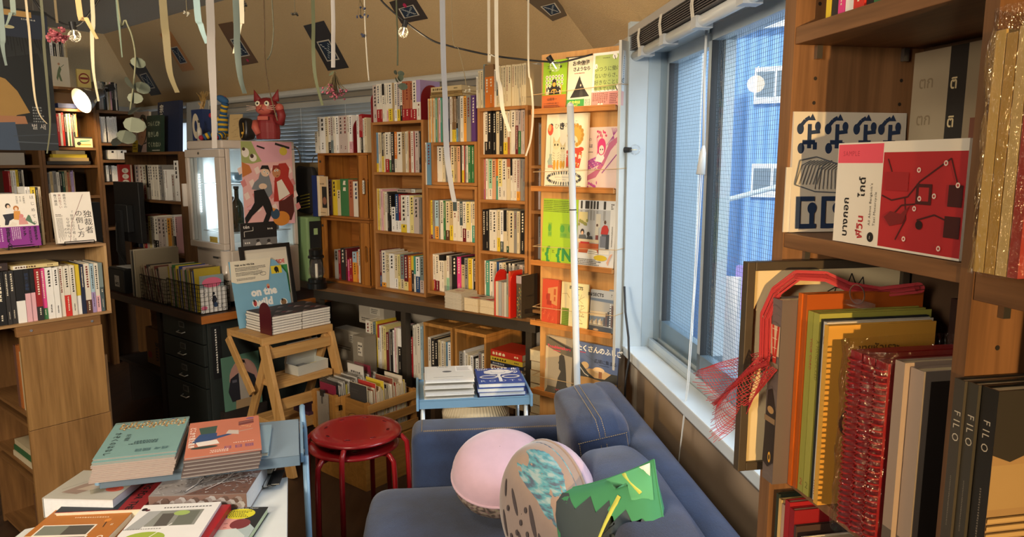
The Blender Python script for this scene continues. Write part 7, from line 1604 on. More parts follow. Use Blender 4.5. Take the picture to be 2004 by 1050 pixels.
bottle(FBz(KX1 - .07, KY0 + .10, 1.1325), '20321f', .205, 'dark green bottle in the cooler, nearest its door'); bottle(FBz(KX1 - .06, KY0 + .19, 1.1325), '20321f', .205, 'dark green bottle in the cooler, behind the first one'); bottle(FBz(KX1 - .06, KY0 + .28, 1.1325), '28301f', .20, 'dark green bottle in the cooler, deepest in a row of three')
sp_ = thing('speaker', 'black trumpet-shaped object lying in the cooler', 'speaker', FBz(KX0 + .12, KY0 + .14, 1.1325)); m = MB(); m.lathe([(.001, 0), (.05, .001), (.052, .02), (.03, .05), (.022, .09), (.045, .13), (.05, .16), (.001, .165)], mat('1a1a1c', .4), 20, sy=.7); m.build('horn', sp_, smooth=True)
bt_ = thing('water_bottle', 'bluish bottle lying on the cooler upper wire shelf', 'bottle', FBz(KX0 + .07, KY0 + .16, 1.389) @ RY(R90)); m = MB(); m.lathe([(.001, 0), (.026, .002), (.026, .15), (.012, .18), (.012, .2), (.001, .2)], mat('5a7a8a', .2, alpha=.8), 18); m.build('plastic_body', bt_, smooth=True)
m = MB(); m.box(KX1 - .13, KX1 - .06, KY0 - .0135, KY0 - .0125, 1.088, 1.115, 'b9a24a'); A = Art(m, (KX1 - .13, KY0 - .0137, 1.088), (.07, 0, 0), (0, 0, .027)); A.text('伊良コーラ', .1, .3, .35, '5a4a2a'); m.build('menu_sticker', ck)
def ky(px, py): q = FD.px(px, py, x=KX1 + .001); return q.y, q.z
def cooler_sheet(p0, p1, draw, name, label, cat, off=.001, flat='e6d8cf'):
    (y0, z1), (y1, z0_) = ky(*p0), ky(*p1)
    t = thing(name, label, cat, FD.M @ MT((KX1 + off + .0008, y0, z0_)) @ RZ(R90)); m = MB(); m.box(0, y1 - y0, 0, .0008, 0, z1 - z0_, mat(flat, .5)); draw(Art(m, (0, -.0002, 0), (y1 - y0, 0, 0), (0, 0, z1 - z0_))); m.build('sheet', t); return t
def d_picnic(A):
    A.rect(0, 0, 1, 1, 'eab5b4')
    for k in range(7): 
        for j in range(4): A.poly([(.1 + .16 * k - .05 * j, .16 + .15 * j), (.18 + .16 * k - .05 * j, .19 + .15 * j), (.14 + .16 * k - .05 * j, .26 + .15 * j), (.06 + .16 * k - .05 * j, .23 + .15 * j)], 'f2dcd4' if (k + j) % 2 else 'd98a8a')
    A.poly([(0, .75), (.2, .74), (.45, .78), (.6, .86), (.5, 1), (0, 1)], 'a5ad6c').poly([(.3, .86), (.4, .75), (.7, .76), (.95, .8), (1, 1), (.2, 1)], 'e3aab8').ell(.08, .87, .07, .055, 'efe6dc').ell(.22, .81, .07, .045, 'efe6dc').ell(.2, .83, .035, .025, '4a342c').ell(.05, .91, .03, .02, '4a342c').line([(.3, .95), (.45, .92)], .03, '26221f').line([(.66, .98), (.95, .93)], .04, '26221f').ell(.82, .89, .08, .05, 'd9c04a')
    A.poly([(0, .58), (.18, .64), (.14, .72), (0, .76)], 'c77a3e').poly([(.60, .42), (.63, .62), (.72, .74), (.86, .75), (.93, .68), (.90, .58), (1, .46), (1, .32), (.9, .36), (.72, .28), (.58, .28)], 'b5352c').poly([(.69, .29), (.66, .52), (.76, .55), (.92, .37)], 'eee4d6').poly([(.68, .05), (.68, .28), (.8, .30), (.98, .37), (1, .04)], '5a2620').ell(.66, .64, .085, .07, 'c98a60').poly([(.57, .64), (.6, .72), (.72, .72), (.75, .66), (.66, .69)], '8f2f28').ell(.635, .655, .018, .014, 'f4f0ea').ell(.685, .66, .018, .014, 'f4f0ea').ell(.637, .655, .007, .007, INK).ell(.687, .66, .007, .007, INK).line([(.66, .59), (.7, .595)], .012, '5a2a20')
    A.poly([(.16, .44), (.22, .52), (.3, .56), (.34, .64), (.5, .62), (.55, .48), (.56, .38), (.48, .33), (.42, .4), (.3, .42)], '7f858c').ell(.44, .64, .085, .055, 'e8c9ae').poly([(.34, .67), (.38, .72), (.5, .72), (.55, .62), (.5, .67), (.42, .68)], '1f1c1c').ell(.42, .645, .02, .014, 'f4f0ea').ell(.48, .625, .02, .014, 'f4f0ea').ell(.42, .645, .008, .008, INK).ell(.48, .625, .008, .008, INK).ell(.38, .47, .08, .035, 'e8c9ae')
    A.poly([(.2, .28), (.2, .42), (.4, .44), (.5, .3), (.56, .18), (.42, .0), (.32, .0), (.42, .14), (.36, .24), (.14, .12), (.02, .02), (0, .1)], '1c1b1c').ell(.72, .07, .17, .09, 'd98a35').ell(.60, .13, .09, .065, '35506a').poly([(.56, .16), (.54, .21), (.62, .19)], 'd98a35').poly([(.9, .0), (1, .16), (1, 0)], 'eab5c0').poly([(0, .2), (.2, .28), (.12, .2)], 'eab5c0')
cooler_sheet((470, 276), (577, 436), d_picnic, 'poster', 'pink illustrated picnic poster of two friends lying down, on the cooler side', 'poster')
def d_ten(A): A.rect(0, 0, 1, 1, '211e1f').rect(.05, .0, 1, .48, '7a7878').poly([(.35, .0), (.4, .3), (.48, .38), (.54, .3), (.56, 0)], 'cfcbc8').ell(.46, .40, .05, .05, '3a3636').poly([(.64, 0), (.68, .25), (.76, .32), (.86, .25), (.9, 0)], 'cfcbc8').ell(.76, .37, .05, .06, '3a3636').text('tén', .08, .82, .15, 'efe9e2', bold=.02).scrib(.74, .72, .92, .82, 1, 'd9d4cc').scrib(.1, .3, .3, .4, 1, 'efe9e2').line([(.1, .55), (.1, .72), (.34, .74), (.34, .86)], .015, 'cfc8c0')
cooler_sheet((469, 437), (543, 490), d_ten, 'flyer', 'black and white flyer headed ten below the picnic poster', 'flyer', off=.0022)
cooler_sheet((470, 493), (492, 545), lambda A: A.rect(0, 0, 1, 1, 'c9b98a').text('ファ', .1, .6, .28, '8a743a').text('ファ', .1, .15, .28, '8a743a'), 'paper_scrap', 'tan paper scrap with kana under the flyer on the cooler side', 'paper', flat='c9b98a')
# ================================================================ low cart of magazines and big books before the viewer
P0_ = at_z(190, 897, .705)
FC = Fr(P0_.x, P0_.y, 17)
fcart = thing('serving_cart', 'light blue tubular cart with a grey-blue top tray of magazines and a white lower shelf', 'cart', FC.M)
bl_ = mat('86a9c6', .35, .1)
m = MB(); TZ = .652
m.box(-.0, .50, .0, .30, TZ - .002, TZ, mat('8aa0b2', .4)); m.box(-.0, .50, 0, .002, TZ - .03, TZ, mat('6f8496', .4)); m.box(-.0, .50, .298, .30, TZ - .03, TZ, bl_); m.box(.497, .50, .0, .30, TZ - .03, TZ, bl_); m.box(0, .003, 0, .3, TZ - .03, TZ, bl_); m.build('top_tray', fcart, bevel=.001)
WZ = .565
w0 = [FC.loc(at_z(*a, WZ)) for a in ((563, 932), (478, 1056))]
m = MB(); pts = [V((w0[0].x, w0[0].y, WZ - .012)), V((w0[0].x - .62, w0[0].y - .12, WZ - .012)), V((w0[1].x - .72, w0[1].y - .50, WZ - .012)), V((w0[1].x + .10, w0[1].y - .35, WZ - .012))]
m.prism(pts[::-1], (0, 0, .012), mat('dfe4e6', .3)); m.build('lower_shelf', fcart, bevel=.002)
for y in (.04, .29):
    m = MB(); x = .515; tp = [(x, y - .02, .02), (x, y - .02, .45), (x, y - .015, TZ - .03), (x - .004, y, TZ + .02), (x - .004, y + .03, TZ + .032), (x - .004, y + .06, TZ + .02)] if y > .1 else [(x, y, .02), (x, y, TZ - .02)]
    m.tube(tp, .009, bl_, 10); m.build('tube_leg', fcart, smooth=True)
    m = MB(); m.tube([(-.012, y, .02), (-.012, y, TZ - .02)], .009, bl_, 10); m.build('tube_leg', fcart, smooth=True)
for y in (.04, .27):
    for x in (.515, -.012): m = MB(); m.ball((x, y, .014), .0138, mat('2a2a2b', .6), 10); m.build('caster', fcart)
m = MB(); m.bar((.506, .02, TZ - .016), (.506, .30, TZ - .016), .008, .028, bl_); 
m.cyl((.510, .06, TZ - .014), (.5135, .06, TZ - .014), .006, mat('b9bdc0', .3, .8), 10); m.cyl((.510, .26, TZ - .014), (.5135, .26, TZ - .014), .006, mat('b9bdc0', .3, .8), 10); m.build('side_rail', fcart)
def flat_book(pfl, pfr, depth, z, th, c, draw, name, label, cat, group=None, up=True, bare=True, **kw):
    """book lying so that its far edge runs between two picture points at height z+th"""
    a, b = at_z(*pfl, z + th), at_z(*pfr, z + th); d = (b - a); w = d.length; ang = math.atan2(d.y, d.x); n = V((-sin(ang), cos(ang), 0))
    o = a - n * depth
    if not up: o = b; ang += pi          # printed the other way round, read from the far side
    M = MT((o.x, o.y, z + th)) @ RZ(ang) @ FLAT
    return cover_book(M, w, depth, th, c, draw, name, label, cat, group, **kw)
def d_teal(A):
    A.step = 1e-5
    A.rect(0, 0, 1, 1, '7fa5a4')
    for k in range(16):
        x, y = .05 + k * .055, .06 + .035 * sin(k * 1.9); A.line([(x, y - .02), (x + .02, y + .16)], .008, '6b4a2a')
        for j in range(7): A.ell(x + .012 * sin(j * 2.4 + k), y + .02 + j * .024, .020, .011, ('b98a4e', 'd9b06a', '9c6a36', 'efe0b8')[(j + k) % 4], 7, j)
    A.line([(0, .03), (.4, .06), (.7, .02), (1, .05)], .012, '8a5a30').ell(.22, .04, .02, .014, '3a4a8a').text('かぞくのはなし', .90, .33, .072, '2c3f44', rot=pi / 2, bold=.01, gap=1.25).text('金子書房', .74, .40, .05, '2c3f44', rot=pi / 2)
    A.text('日々', .12, .86, .07, '5b7f86', bold=.03).text('回日', .34, .86, .075, '5b7f86', bold=.03).scrib(.3, .62, .7, .72, 3, '2c4a50')
def d_coral(A):
    A.step = 1e-5
    A.rect(0, 0, 1, 1, 'c97a62').text('回日日', .10, .83, .085, '8f5a7a', bold=.05, gap=1.2).scrib(.1, .74, .42, .77, 1, 'f0e0d8')
    A.poly([(.60, .18), (.86, .2), (.82, .42), (.62, .40)], '3f5a52').poly([(.6, .40), (.84, .40), (.95, .66), (.72, .62), (.4, .50), (.4, .46), (.6, .50)], '35507f').poly([(.60, .60), (.88, .62), (.84, .74), (.56, .72)], 'efe6e0').ell(.76, .78, .18, .035, '37443f').poly([(.30, .40), (.44, .36), (.48, .46), (.30, .52)], 'cfc2ba').line([(.3, .44), (.1, .40)], .02, 'b9a89f')
    A.poly([(.08, .10), (.3, .14), (.3, .26), (.08, .22)], '7a3f3f').line([(.08, .14), (.3, .18)], .01, 'c9a090').ell(.13, .06, .06, .025, '7a5a8a')
    for k in range(12): A.ell(.12 + (k * .37 % 1) * .16, .27 + (k * .61 % 1) * .07, .008, .005, 'f0d9a0', 6)
    A.text('どこかで見た風景', .97, .16, .066, 'f4e6de', rot=pi / 2, bold=.03, gap=1.15).scrib(.44, .88, .7, .96, 3, 'f4e6de')
GM = 'magazines in the two piles on the cart'
a_, b_ = (228, 822), (372, 808)
for k in range(7):
    flat_book((a_[0] - 3 + (k * 5) % 4, a_[1] + 42 - 6 * k), (b_[0] - 3 + (k * 5) % 4, b_[1] + 42 - 6 * k), .272, TZ + .0008 + k * .0062, .0058, '7fa5a4' if k > 4 else 'b9a9a0', d_teal if k == 6 else None, 'magazine', 'thin magazine in the teal-topped pile on the cart tray' if k < 6 else 'teal magazine with golden grain spikes, top of its pile on the cart', 'magazine', GM if k < 6 else None, up=False, page='a9988f')
a_, b_ = (373, 822), (507, 806)
for k in range(6):
    flat_book((a_[0] - 2 + (k * 5) % 4, a_[1] + 36 - 6 * k), (b_[0] - 2 + (k * 5) % 4, b_[1] + 36 - 6 * k), .272, TZ + .0008 + k * .0062, .0058, 'c97a62' if k > 4 else '6d5f5c', d_coral if k == 5 else None, 'magazine', 'thin magazine in the coral-topped pile on the cart tray' if k < 5 else 'coral magazine with a person bowing over a trowel, top of its pile', 'magazine', GM + ' coral' if k < 5 else None, up=False, page='a9a09a')
flat_book((511, 832), (532, 830), .22, TZ + .0008, .012, '9fc0d4', None, 'notebook', 'pale blue notebook lying beside the coral magazines at the tray edge', 'notebook')
# lower shelf
def d_heads(A): A.rect(0, 0, 1, 1, 'b5b2a9').poly([(.15, .2), (.3, .5), (.5, .7), (.75, .8), (.7, .55), (.55, .4), (.4, .15)], '9a857c').poly([(.3, .3), (.5, .55), (.7, .7), (.66, .5), (.5, .3)], 'b9aa9c').poly([(.5, .3), (.7, .45), (.72, .25), (.6, .15)], 'a5a08e').line([(.1, .3), (.3, .6), (.6, .85)], .006, '6f6a66').line([(.2, .15), (.5, .25), (.8, .5)], .006, '6f6a66').ell(.83, .36, .12, .1, 'd9604a').scrib(.75, .31, .91, .41, 4, '8a2f22')
cover_book(MT(at_z(82, 974, WZ + .0535)) @ RZ(math.atan2(.11, .17) - .62) @ FLAT, .185, .165, .053, 'b5b2a9', d_heads, 'art_book', 'thick grey art book with an orange sticker on the cart lower shelf', 'book', page='e3e6ea', spine_side='left')
flat_book((196, 922), (346, 916), .24, WZ + .0008, .03, '8e2228', lambda A: A.rect(0, 0, 1, 1, '8e2228').rect(.0, .0, .72, 1, '232a33').poly([(.1, .3), (.4, .6), (.66, .5), (.6, .2), (.3, .1)], '2f3d4d').text('WAITING FOR THE', .80, .92, .1, '1b1416', rot=-pi / 2, bold=.04, gap=.95), 'art_book', 'dark book with red spine lettering tucked beneath the top tray', 'book', spine_side='right')
def d_tree(A):
    A.step = 1e-5
    A.rect(0, 0, 1, 1, '8f8a8a').poly([(.35, .0), (.6, .3), (.9, .5), (1, .45), (1, 0)], '6d5048').poly([(.5, .4), (.7, .7), (1, .9), (1, .6), (.8, .5)], '6f564f')
    r_ = random.Random(3)
    for k in range(240): x, y = r_.uniform(.02, .98), r_.uniform(.02, .98); A.ell(x, y, .018, .008, r_.choice(['a9a5a6', '7d7576', '5f5250', 'b9b6b8']), 6, r_.random() * 3)
    def br(x, y, a, L, w, n):
        x2, y2 = x + cos(a) * L, y + sin(a) * L * 1.4; A.line([(x, y), (x2, y2)], w, 'c9c6c8')
        if n:
            for d in (-.5, .1, .55): br(x2, y2, a + d + r_.uniform(-.2, .2), L * .72, w * .62, n - 1)
    br(.35, .08, 1.2, .16, .018, 4); br(.55, .1, .9, .17, .012, 3)
    A.scrib(.30, .03, .36, .1, 3, '3a3534', vert=True)
def sp_tree(A): A.rect(0, 0, 1, 1, '7a5f56'); [A.ell(.05 + (k * .37) % 1 * .9, .2 + (k * .61) % 1 * .6, .045, .19, ('a9a5a6', '5f4a42', '8f8584')[k % 3], 7) for k in range(50)]
fb = flat_book((352, 905), (524, 900), .205, WZ + .0008, .056, '8a827f', d_tree, 'boxed_book', 'thick boxed photo book printed with bare silvery branches on the cart', 'book', page='e6e6e6', spine_side='left')
m = MB(); wv = (at_z(524, 900, WZ + .0568) - at_z(352, 905, WZ + .0568)).length; A = Art(m, (0, 0, 0), (0, 0, 0), (0, 0, 0)) if 0 else None
m.box(.0, wv, .001, .055, -.0012, 0, mat('7a625a', .5)); A = Art(m, (0, .055, -.0013), (wv, 0, 0), (0, -.054, 0)); A.N = V((0, 0, -1)); sp_tree(A); m.build('slipcase_side', fb)
for k, (p, c) in enumerate((((505, 892), 'efeeea'), ((506, 884), '1d1d1f'))): flat_book(p, (p[0] + 44, p[1] - 2), .13, WZ + .0008 + k * .016, .015, c, (lambda A: A.rect(0, 0, 1, 1, 'efeeea').rect(.0, .12, .86, 1, '1d1d1f')) if k else None, 'postcard_set', ('white block of cards beneath the black-covered set on the cart', 'white block of cards with a black cover, beside the boxed photo book')[k], 'cards')
for k in range(4): flat_book((520 + 7 * k, 925 - 2 * k), (536 + 7 * k, 924 - 2 * k), .09, WZ + .0008 + .0052 * k, .0048, ('26272a', 'e6e6e4', '1d1e20', '2a2b2e')[k], None, 'card_pack', ('thin dark card pack at the white shelf edge, lowest of four', 'thin white card pack at the white shelf edge, second of four', 'thin black card pack at the white shelf edge, third of four', 'thin charcoal card pack at the white shelf edge, topmost of four')[k], 'cards')
def d_orange(A):
    A.rect(0, 0, 1, 1, 'b5702f').rect(.08, .46, .72, .66, 'efe6da').rect(.10, .475, .40, .645, '7d8276').rect(.40, .475, .70, .645, '54504a').rect(.0, .12, .74, .46, 'efe6da').rect(.02, .14, .72, .44, '8a7d78').poly([(.1, .16), (.2, .34), (.42, .4), (.6, .3), (.5, .16)], '5a4440').ell(.14, .90, .1, .05, 'd9c9b0').ell(.17, .87, .06, .03, 'b9a488').scrib(.4, .88, .9, .95, 2, 'f0d9b8').scrib(.36, .78, .8, .81, 1, 'f0d9b8').ell(.80, .73, .04, .035, 'd98a3a').line([(.80, .7), (.82, .6)], .012, '3a2a20').text('II', .88, .63, .05, 'f4e6d4').ell(.90, .42, .035, .03, 'f4e6d4').ell(.90, .42, .022, .018, 'b5702f')
flat_book((113, 994), (270, 990), .26, WZ + .0008, .020, 'b5702f', d_orange, 'book', 'orange hardback with pasted photos at the front of the cart shelf', 'book', page='efe9df', spine_side='left')
flat_book((90, 1000), (288, 994), .30, WZ - .0123, .0, '8e2228', None, 'mat', 'x', 'x') if 0 else None
rb = flat_book((287, 991), (452, 986), .27, WZ + .0008, .034, 'a51f29', None, 'ring_binder', 'red ring binder under the white exhibition leaflet, steel rivet on its spine', 'binder', spine_side='right')
m = MB(); wv = (at_z(452, 986, WZ + .0348) - at_z(287, 991, WZ + .0348)).length; m.cyl((wv, .017, .235), (wv + .003, .017, .235), .006, mat('b9bcc0', .25, .9), 12); m.build('rivet', rb)
def d_leaf(A): A.rect(0, 0, 1, 1, 'e9e8e8').rect(.22, .55, .84, .86, '8d8f8a').poly([(.34, .55), (.50, .55), (.50, .80), (.34, .80)], '5a5652').rect(.56, .56, .80, .84, '6d7168').poly([(.02, .5), (.2, .5), (.3, .86), (.14, .86)], 'a9abad').ell(.58, .80, .1, .05, 'a3bb6a').ell(.34, .34, .24, .11, '9fb446').line([(.55, .6), (.30, .2)], .012, 'f4f4f2').scrib(.3, .90, .95, .94, 1, '5a5a5e').ell(.06, .90, .035, .03, '2a1f22').ell(.11, .88, .03, .02, '5a2a34').scrib(.0, .49, .5, .52, 1, '8a8a8a')
flat_book((282, 988), (433, 981), .25, WZ + .0355, .008, 'e9e8e8', d_leaf, 'leaflet', 'white exhibition leaflet with a building photo and green discs on the red binder', 'leaflet', page='f2f2f2', spine_side='right')
def d_face2(A): A.rect(0, 0, 1, 1, '26282b').poly([(0, 0), (0, .6), (.25, .76), (.6, .7), (1, .4), (1, 0)], 'a9b9bc').ell(.36, .52, .32, .16, 'd99a94').ell(.62, .52, .22, .14, '7a3338').poly([(.1, .0), (.2, .35), (.6, .4), (.9, .2), (.95, 0)], 'c9d3d2').ell(.46, .80, .34, .15, 'd9d02f').scrib(.2, .70, .72, .9, 5, '3a3a1a').text('Aging the Matter', .3, .95, .04, 'e6e6e6').line([(.26, .52), (.34, .53)], .02, '6a3a3a').line([(.3, .42), (.38, .42)], .02, 'b5524e')
flat_book((441, 992), (525, 991), .18, WZ + .0008, .018, '26282b', d_face2, 'magazine', 'magazine with a sleeping face and a yellow oval sticker at the shelf corner', 'magazine', page='c9d6b0', spine_side='left')
# ================================================================ ceiling: strings, bulbs, ribbons, dried flowers, prints
def ceil_z(p):
    a, b, c = FB.loc(p).y, FW.loc(p).y, 0
    z = ZC
    z = min(z, ZB + (BY - a) / RUN * (ZC - ZB)); z = min(z, ZB + (.06 - b) / RUN * (ZC - ZB)); return z
def on_slope(px, py, lift=.0015):
    d = FB.I.to_3x3() @ pray(px, py); o = FB.I @ CAM; k = (ZC - ZB) / RUN       # z = ZB + (BY - y) k
    t = (ZB + (BY - o.y) * k - o.z) / (d.z + k * d.y); p = o + d * t; n = V((0, -k, -1)).normalized(); return FB.M @ (p + n * lift)
for k, (q, c, lb) in enumerate((([(253, 124), (276, 114), (316, 184), (296, 187)], '3a3a42', 'dark narrow print on the sloped ceiling above the far corner shelf'), ([(312, 66), (334, 61), (381, 136), (357, 140)], 'c98a4a', 'orange-toned narrow print on the sloped ceiling, lit by the bulb'), ([(427, 47), (455, 42), (506, 122), (474, 128)], '6d5138', 'brown narrow print on the sloped ceiling behind the cat figure'),
        ([(594, 50), (634, 40), (683, 132), (642, 138)], '3f3d3e', 'charcoal print with a blue plate on the sloped ceiling above the crates'), ([(762, 4), (808, -12), (838, 36), (786, 46)], '403a38', 'dark print with a pink dot on the sloped ceiling near the bulb'), ([(1030, 0), (1088, -14), (1110, 30), (1082, 41)], '6a5c4c', 'small brown print on the sloped ceiling above the display rack'))):
    P = [on_slope(*a, lift=.002) for a in q]; t = thing('print', lb, 'print', MT(P[3]))
    P = [p - P[3] for p in P]; n = (P[1] - P[0]).cross(P[3] - P[0]).normalized()
    if n.z > 0: n = -n
    m = MB(); m.prism(P, -n * .001, mat(c, .35)); m.build('sheet', t)
    def bl(u, v): return (P[0] * (1 - u) + P[1] * u) * (1 - v) + (P[3] * (1 - u) + P[2] * u) * v
    m = MB(); m.poly([bl(u, v) + n * .0006 for u, v in ((.2, .36), (.8, .36), (.8, .80), (.2, .80))], 'cfc6b4'); m.poly([bl(u, v) + n * .0009 for u, v in ((.25, .385), (.75, .385), (.75, .775), (.25, .775))], '27364a')
    for j in range(7):
        u, v = .3 + .055 * j, .42 + .045 * j; m.poly([bl(a, b) + n * .0012 for a, b in ((u, v), (u + .09, v + .02), (u + .06, v + .035), (u - .02, v + .015))], 'cfd3cf'); u = .66 - .05 * j; m.poly([bl(a, b) + n * .0012 for a, b in ((u, v), (u + .05, v + .05), (u + .02, v + .055), (u - .02, v + .02))], 'b9c4c4')
    if k in (2, 4): c_ = bl(.5, .9 if k == 2 else .3); m.add([c_ + n * .0015 + (P[1] - P[0]).normalized() * .012 * cos(a) + (P[3] - P[0]).normalized() * .012 * sin(a) for a in [2 * pi * i / 12 for i in range(12)]], [tuple(range(12))], 'c2305f')
    m.build('plate_print', t)
def cable(pts, label, ts):
    P = [at_t(*p, t_) for p, t_ in zip(pts, ts)]; S_ = []
    for i in range(len(P) - 1):
        for j in range(6):
            u = j / 6; p0, p1, p2, p3 = P[max(i - 1, 0)], P[i], P[i + 1], P[min(i + 2, len(P) - 1)]
            S_.append(.5 * (2 * p1 + (p2 - p0) * u + (2 * p0 - 5 * p1 + 4 * p2 - p3) * u * u + (3 * p1 - p0 - 3 * p2 + p3) * u ** 3))
    S_.append(P[-1]); t = thing('light_string', label, 'string lights', Matrix.Identity(4)); m = MB(); m.tube(S_, .0032, mat('17171a', .5), 6); m.build('cable', t, smooth=True); return t
def bulb(px, py, t_, dirv, label, lit=True, r=.0185):
    p = at_t(px, py, t_) if lit else FB.w(rx1 + .041, RY0, 1.505); q = V(dirv).normalized().to_track_quat('Z', 'Y').to_matrix().to_4x4()
    t = thing('light_bulb', label, 'light bulb', MT(p) @ q, None); m = MB(); m.cyl((0, 0, r * .9), (0, 0, r * 2.2), r * .46, mat('161618', .5), 14, r * .55); m.build('socket', t)
    g = MB(); g.ball((0, 0, 0), r, film, 20); g.build('glass_globe', t, smooth=True)
    f = MB(); f.tube([(0, 0, r * .8), (.003, 0, r * .2), (-.003, 0, -r * .1), (.002, 0, -r * .4)], .0014, mat('fff2c4', .4, emit=25 if lit else .0), 6); f.build('filament', t); return t
cable([(40, -40), (75, 12), (88, 26), (118, 44), (142, 51), (162, 42), (196, -5), (205, -30)], 'black string-light cable looping between ceiling and hanging poster', [2.15, 2.2, 2.2, 2.2, 2.2, 2.2, 2.15, 2.1])
cable([(725, -30), (750, 5), (790, 40), (840, 76), (880, 90), (960, 108), (1030, 117), (1075, 121), (1098, 122), (1160, 106)], 'black string-light cable running along the sloped ceiling to the display rack', [2.5, 2.5, 2.5, 2.5, 2.5, 2.5, 2.5, 2.46, 2.44, 2.42])
def glow(px, py, t_, e):
    d = bpy.data.lights.new('bulb_glow', 'POINT'); d.energy = e; d.color = (1, .74, .42); d.shadow_soft_size = .03; o = bpy.data.objects.new('bulb_glow', d); COL.objects.link(o); o.location = at_t(px, py, t_) + V((0, 0, -.05))
glow(146, 70, 2.2, 1.6); glow(789, 63, 2.5, 2.0); glow(1086, 130, 2.44, .5)
bulb(146, 70, 2.2, (-.1, 0, 1), 'lit clear bulb hanging by the pink dried flowers')
bulb(789, 63, 2.5, (.25, 0, 1), 'lit clear bulb hanging before the sloped ceiling, middle of the cable')
bulb(1086, 130, 2.44, (-.55, 0, .8), 'clear bulb hanging before the green gorilla book')
bulb(1240, 290, 2.40, -uB, 'unlit clear bulb sticking out sideways at the window jamb', lit=False)
def hang(pts, t_, w, c, label, name='ribbon', flat=True, twist=0.0, cat=None):
    """strip or stem hanging from the ceiling along picture points at one distance"""
    P = [at_t(*p, t_) for p in pts]; top = P[0].copy(); zc = ceil_z(P[0]) - .002
    if top.z < zc - .01: P = [V((top.x, top.y, zc))] + P
    S_ = []
    for i in range(len(P) - 1):
        for j in range(5):
            u = j / 5; p0, p1, p2, p3 = P[max(i - 1, 0)], P[i], P[i + 1], P[min(i + 2, len(P) - 1)]
            S_.append(.5 * (2 * p1 + (p2 - p0) * u + (2 * p0 - 5 * p1 + 4 * p2 - p3) * u * u + (3 * p1 - p0 - 3 * p2 + p3) * u ** 3))
    S_.append(P[-1]); t = thing(name, label, cat or name.replace('_', ' '), Matrix.Identity(4)); m = MB(); n = len(S_) - 1
    if flat:
        hw = w * t_ / FPX / 2; L = []; R_ = []
        for i, p in enumerate(S_):
            a = twist * sin(i / n * 5); o = V((cos(a), sin(a), 0)) * hw; L.append(p - o); R_.append(p + o)
        th = V((0, .0006, 0)); N = n + 1
        m.add(L + R_ + [p + th for p in L] + [p + th for p in R_], [(i, N + i, N + i + 1, i + 1) for i in range(n)] + [(2 * N + i + 1, 3 * N + i + 1, 3 * N + i, 2 * N + i) for i in range(n)], mat(c, .75, var=.08))
    else: m.tube(S_, w * t_ / FPX / 2, mat(c, .8), 6)
    m.build('strip' if flat else 'stem', t, smooth=True); return t, S_
def blossoms(t, c, r, n, cols, seed, sz, stems=True):
    r_ = random.Random(seed); m = MB(); s = MB()
    for k in range(n):
        d = V((r_.gauss(0, 1), r_.gauss(0, 1), r_.gauss(-.1, .8))).normalized() * r * r_.uniform(.3, 1); d.z *= .75; p = c + d
        for j in range(3): m.ball(p + V((r_.uniform(-1, 1), r_.uniform(-1, 1), r_.uniform(-1, 1))) * sz, sz * r_.uniform(.7, 1.2), cols[(k + j) % len(cols)], 6)
        if stems: s.tube([c + V((0, 0, r * 1.5)), c + d * .5 + V((0, 0, r * .5)), p], .0008, mat('6a5a3a', .8), 4)
    m.build('blossom', t)
    if stems: s.build('stems', t)
def leaves(t, items, c):
    m = MB()
    for p, a, L in items:
        X = MT(p) @ Matrix.Rotation(a, 4, 'Y') @ Matrix.Rotation(a * 1.7, 4, 'Z'); n = 10
        m.add([X @ V((L / 2 + L / 2 * cos(2 * pi * k / n), .25 * L * cos(2 * pi * k / n) ** 2 * .3, L * .36 * sin(2 * pi * k / n))) for k in range(n)], [tuple(range(n))], mat(c, .7, var=.12))
    m.build('leaves', t)
